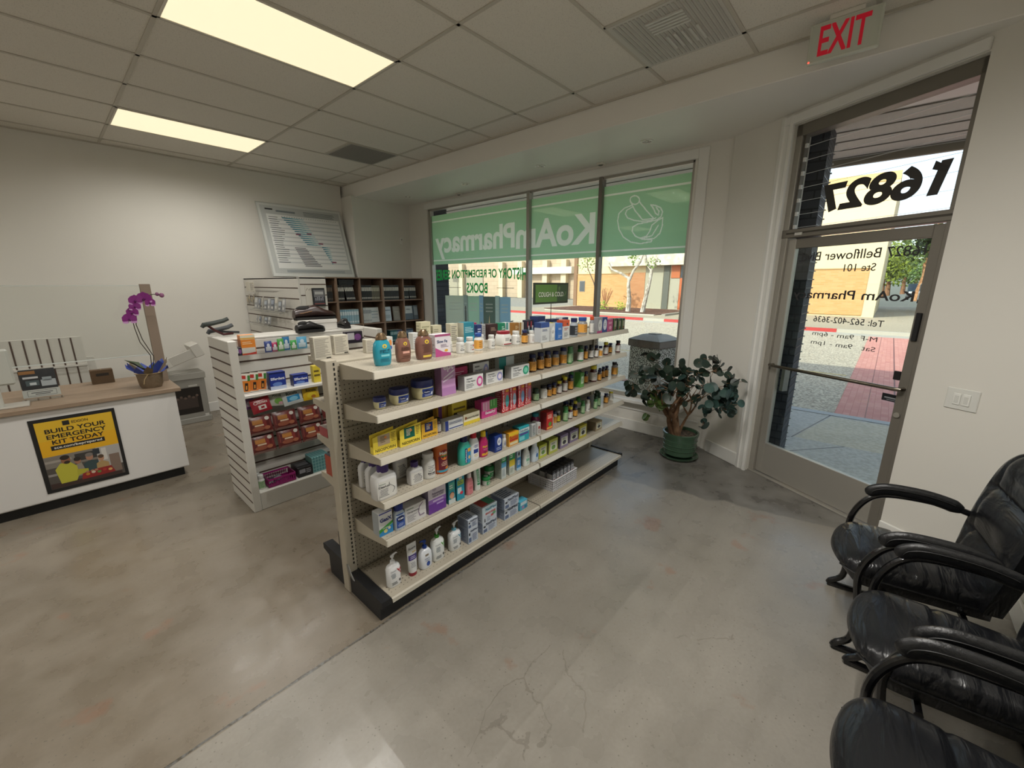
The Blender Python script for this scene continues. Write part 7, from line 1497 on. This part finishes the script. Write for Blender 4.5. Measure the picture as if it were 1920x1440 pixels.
# avenue seen through the door
TK=mat_speck('#B98A62','#9A6E4A',4); 
tree((40,-1.95),[[(0,0,0),(0,-.15,1.5),(0,-.2,3.0),(0,-.6,5)],[(0,-.2,3.0),(0,.25,4.6),(0,.3,6)],[(0,-.2,2.9),(0,-.9,4.2)]],.30,'near orange-trunked avenue tree by the parked cars',[((0,-1.2,4.6),1.2),((0,.2,4.7),1.1)],bark=TK,lf=('#2E3E22','#46562C'),ls=.2,n=330,name='avenue_tree')
tree((60,-2.0),[[(0,0,0),(0,-.3,2.5),(0,.0,5)],[(0,-.3,2.5),(0,-1.2,5)]],.34,'second avenue tree with forked trunk beyond the first',[((0,0,5.3),2.0),((0,-2.5,5.2),2.0)],bark=TK,lf=('#3A4A26','#5A6A30'),ls=.24,n=420,name='avenue_tree')
for i,(x,y,r) in enumerate(((70,.9,2.6),(84,.4,3.0),(100,-1.5,3.4),(118,-3.5,4.0),(90,-6.5,4),(76,-8.0,4))):
    tree((x,y),[[(0,0,0),(0,.1,2),(0,0,4)]],.35,'distant green avenue tree, %s in the line'%ORD[i],[((0,0,5.4+.5*i*0),r),((0,0,3.4),r*.7)],bark=M('#8A6448',.9),lf=('#6E7E2E','#8E9A3C') if i<2 else ('#4E6A32','#6C8440'),ls=.24,n=480,name='avenue_tree')
def car(x,y,rz,c,label,L=4.8,Wd=1.9,H=1.75,name='parked_car'):
    t=empty(name,(x,y,-.0),R(rz),label,'car'); k=MB(); pr=[(-L/2,.35),(-L/2,.95),(-L/2+.15,1.08),(-L/2+1.1,1.12),(-L/2+1.75,H),(L/2-.7,H),(L/2-.15,1.15),(L/2,1.0),(L/2,.35)]
    k.prism(pr,'y',-Wd/2,Wd/2,M(c,.25,coat=.5)); k.build('car_body',t); k=MB()
    k.prism([(-L/2+1.02,1.13),(-L/2+1.68,H-.08),(-L/2+1.66,H-.06),(-L/2+.98,1.12)],'y',-Wd*.42,Wd*.42,M('#2A3540',.1)); k.build('windscreen',t)
    for s in (-1,1): k=MB(); k.prism([(-L/2+1.35,1.12),(-L/2+1.85,H-.1),(L/2-.8,H-.1),(L/2-.4,1.12)],'y',s*Wd/2-.005,s*Wd/2+.005,M('#242C34',.1)); k.build('side_window',t)
    for a in (-L/2+.85,L/2-.85):
        for s in (-1,1): k=MB(); k.tube([(a,s*(Wd/2-.22),.36),(a,s*(Wd/2+.01),.36)],.36,20,M('#17181A',.7)); k.tube([(a,s*(Wd/2+.0),.36),(a,s*(Wd/2+.02),.36)],.22,14,M('#9A9C9E',.3,.6)); k.build('wheel',t)
    k=MB(); k.box(-L/2-.02,-L/2,-Wd*.32,Wd*.32,.62,.86,M('#3A2A28',.4)); k.build('grille',t)
    for s in (-1,1): k=MB(); k.box(-L/2-.015,-L/2+.01,s*Wd*.38-.14,s*Wd*.38+.14,.72,.92,M('#D9DCDE',.1)); k.build('headlight',t)
    k=MB(); k.box(-L/2-.05,-L/2+.1,-Wd/2,Wd/2,.32,.52,M('#4A4C4E',.5)); k.build('bumper',t)
car(52,-2.85,0,'#C9CDD2','white parked pickup beyond the avenue tree'); car(37,-2.75,0,'#C4C8CC','white parked car at the door glass edge',4.6,1.85,1.5); car(66,-2.3,0,'#2A3A42','dark parked car farther down the avenue')
# litter bin on our pavement
tb=empty('litter_bin',(6.25,2.62,-.012),R(-12),label='square pebbled concrete litter bin on the pavement outside the window',cat='litter bin')
k=MB(); k.box(-.27,.27,-.27,.27,0,.80,mat_speck('#4A4038','#C9C0B4',55,.47,.53),b=.03); k.build('bin_body',tb)
k=MB(); k.box(-.285,.285,-.285,.285,.79,.90,M('#6A5A50',.6,var=.2),b=.012); s_=.285
k.add([(-s_,-s_,.90),(s_,-s_,.90),(s_,s_,.90),(-s_,s_,.90),(-.13,-.13,.975),(.13,-.13,.975),(.13,.13,.975),(-.13,.13,.975)],[(0,1,5,4),(1,2,6,5),(2,3,7,6),(3,0,4,7),(4,5,6,7)],M('#A39A90',.5)); k.box(-.07,.07,-.07,.07,.974,.985,M('#4A4E58',.4)); k.build('bin_lid',tb)
# dark brick piers and canopy of our own building
DBR=mat_brick('#35363C','#46474E','#22232A',5,.9,.38,'YZ',.03); 
def pier(name,x0,x1,y0,y1):
    q=MB(); q.box(x0,x1,y0,y1,-.02,3.02,DBR); struct(q.build(name))
pier('column_1',4.63,5.0,.583,1.5); pier('column_2',4.63,5.0,6.02,7.0)
q=MB(); 
for (x0,x1,ya,yb) in ((4.63,5.0,.583,.583),(4.63,5.0,6.02,6.02)):
    for i in range(38): z=.04+.078*i; q.box(x1-.012,x1+.010,ya-.012,ya+.02,z,z+.010,M('#D5D5D0',.7)); q.box(x0+.0,x1,ya-.003,ya,z,z+.008,M('#1E1F24'))
struct(q.build('trim_5'))
BOARD=mat_wood('#CFC5B8','#DCD3C6',(.6,10,10),.7); q=MB(); q.box(4.45,6.2,-9,12,3.05,3.10,BOARD)
for i in range(5): q.box(4.75+.33*i,4.765+.33*i,-9,12,3.043,3.05,M('#8A8278',.8))
q.box(6.15,6.2,-9,12,2.98,4.7,M('#A59A8A',.7)); q.box(4.62,6.2,-9,12,4.65,4.7,M('#8A857C',.8)); q.box(4.62,4.66,-9,12,3.1,4.65,M('#8A857C',.8)); struct(q.build('canopy_roof'))
sbox('roof_slab',-4.2,4.62,-2,7,3.5,3.6,M('#8A857C',.8)); 
q=MB(); q.box(4.62,4.66,6.9,12,-.02,3.05,M('#8A7A70',.8)); q.box(-4.2,4.62,6.88,7.0,0,3.5,M('#A59F94',.8)); q.box(-4.2,-4.1,-2,7,0,3.5,M('#A59F94',.8)); q.box(-4.1,3.5,-1.1,-.98,0,3.5,M('#A59F94',.8)); struct(q.build('outer_wall'))
# our wing beyond the entrance recess
q=MB(); q.box(3.30,3.42,-9,-1.0,-.02,3.05,M('#9A9388',.8)); struct(q.build('wall_facade'))
for i,z in enumerate((5.2,5.6)):
    pass
t=empty('bicycle',(6.3,5.55,-.012),R(80),label='blue bicycle frame parked outside the left end of the window',cat='bicycle')
for s in (-.5,.5):
    k=MB(); k.tube([(s+.33*math.cos(R(a)),0,.34+.33*math.sin(R(a))) for a in range(0,361,15)],.016,6,M('#1B1C1E',.6),caps=False); k.build('wheel',t)
k=MB(); 
for a,b_ in (((-.5,0,.34),(-.18,0,.75)),((-.18,0,.75),(.38,0,.78)),((.38,0,.78),(-.08,0,.32)),((-.08,0,.32),(-.5,0,.34)),((-.18,0,.85),(-.08,0,.32)),((.38,0,.9),(.5,0,.34))): k.tube([a,b_],.018,8,M('#2F6FC0',.3))
k.build('bicycle_frame',t); k=MB(); k.tube([(.38,-.24,.96),(.38,0,.93),(.38,.24,.96)],.012,6,BLK); k.build('handlebar',t); k=MB(); k.ell((-.18,0,.87),(.12,.06,.03),BLK); k.build('saddle',t)
# ------------------------------------------------------------------ tidy
for m in bpy.data.meshes: m.validate()
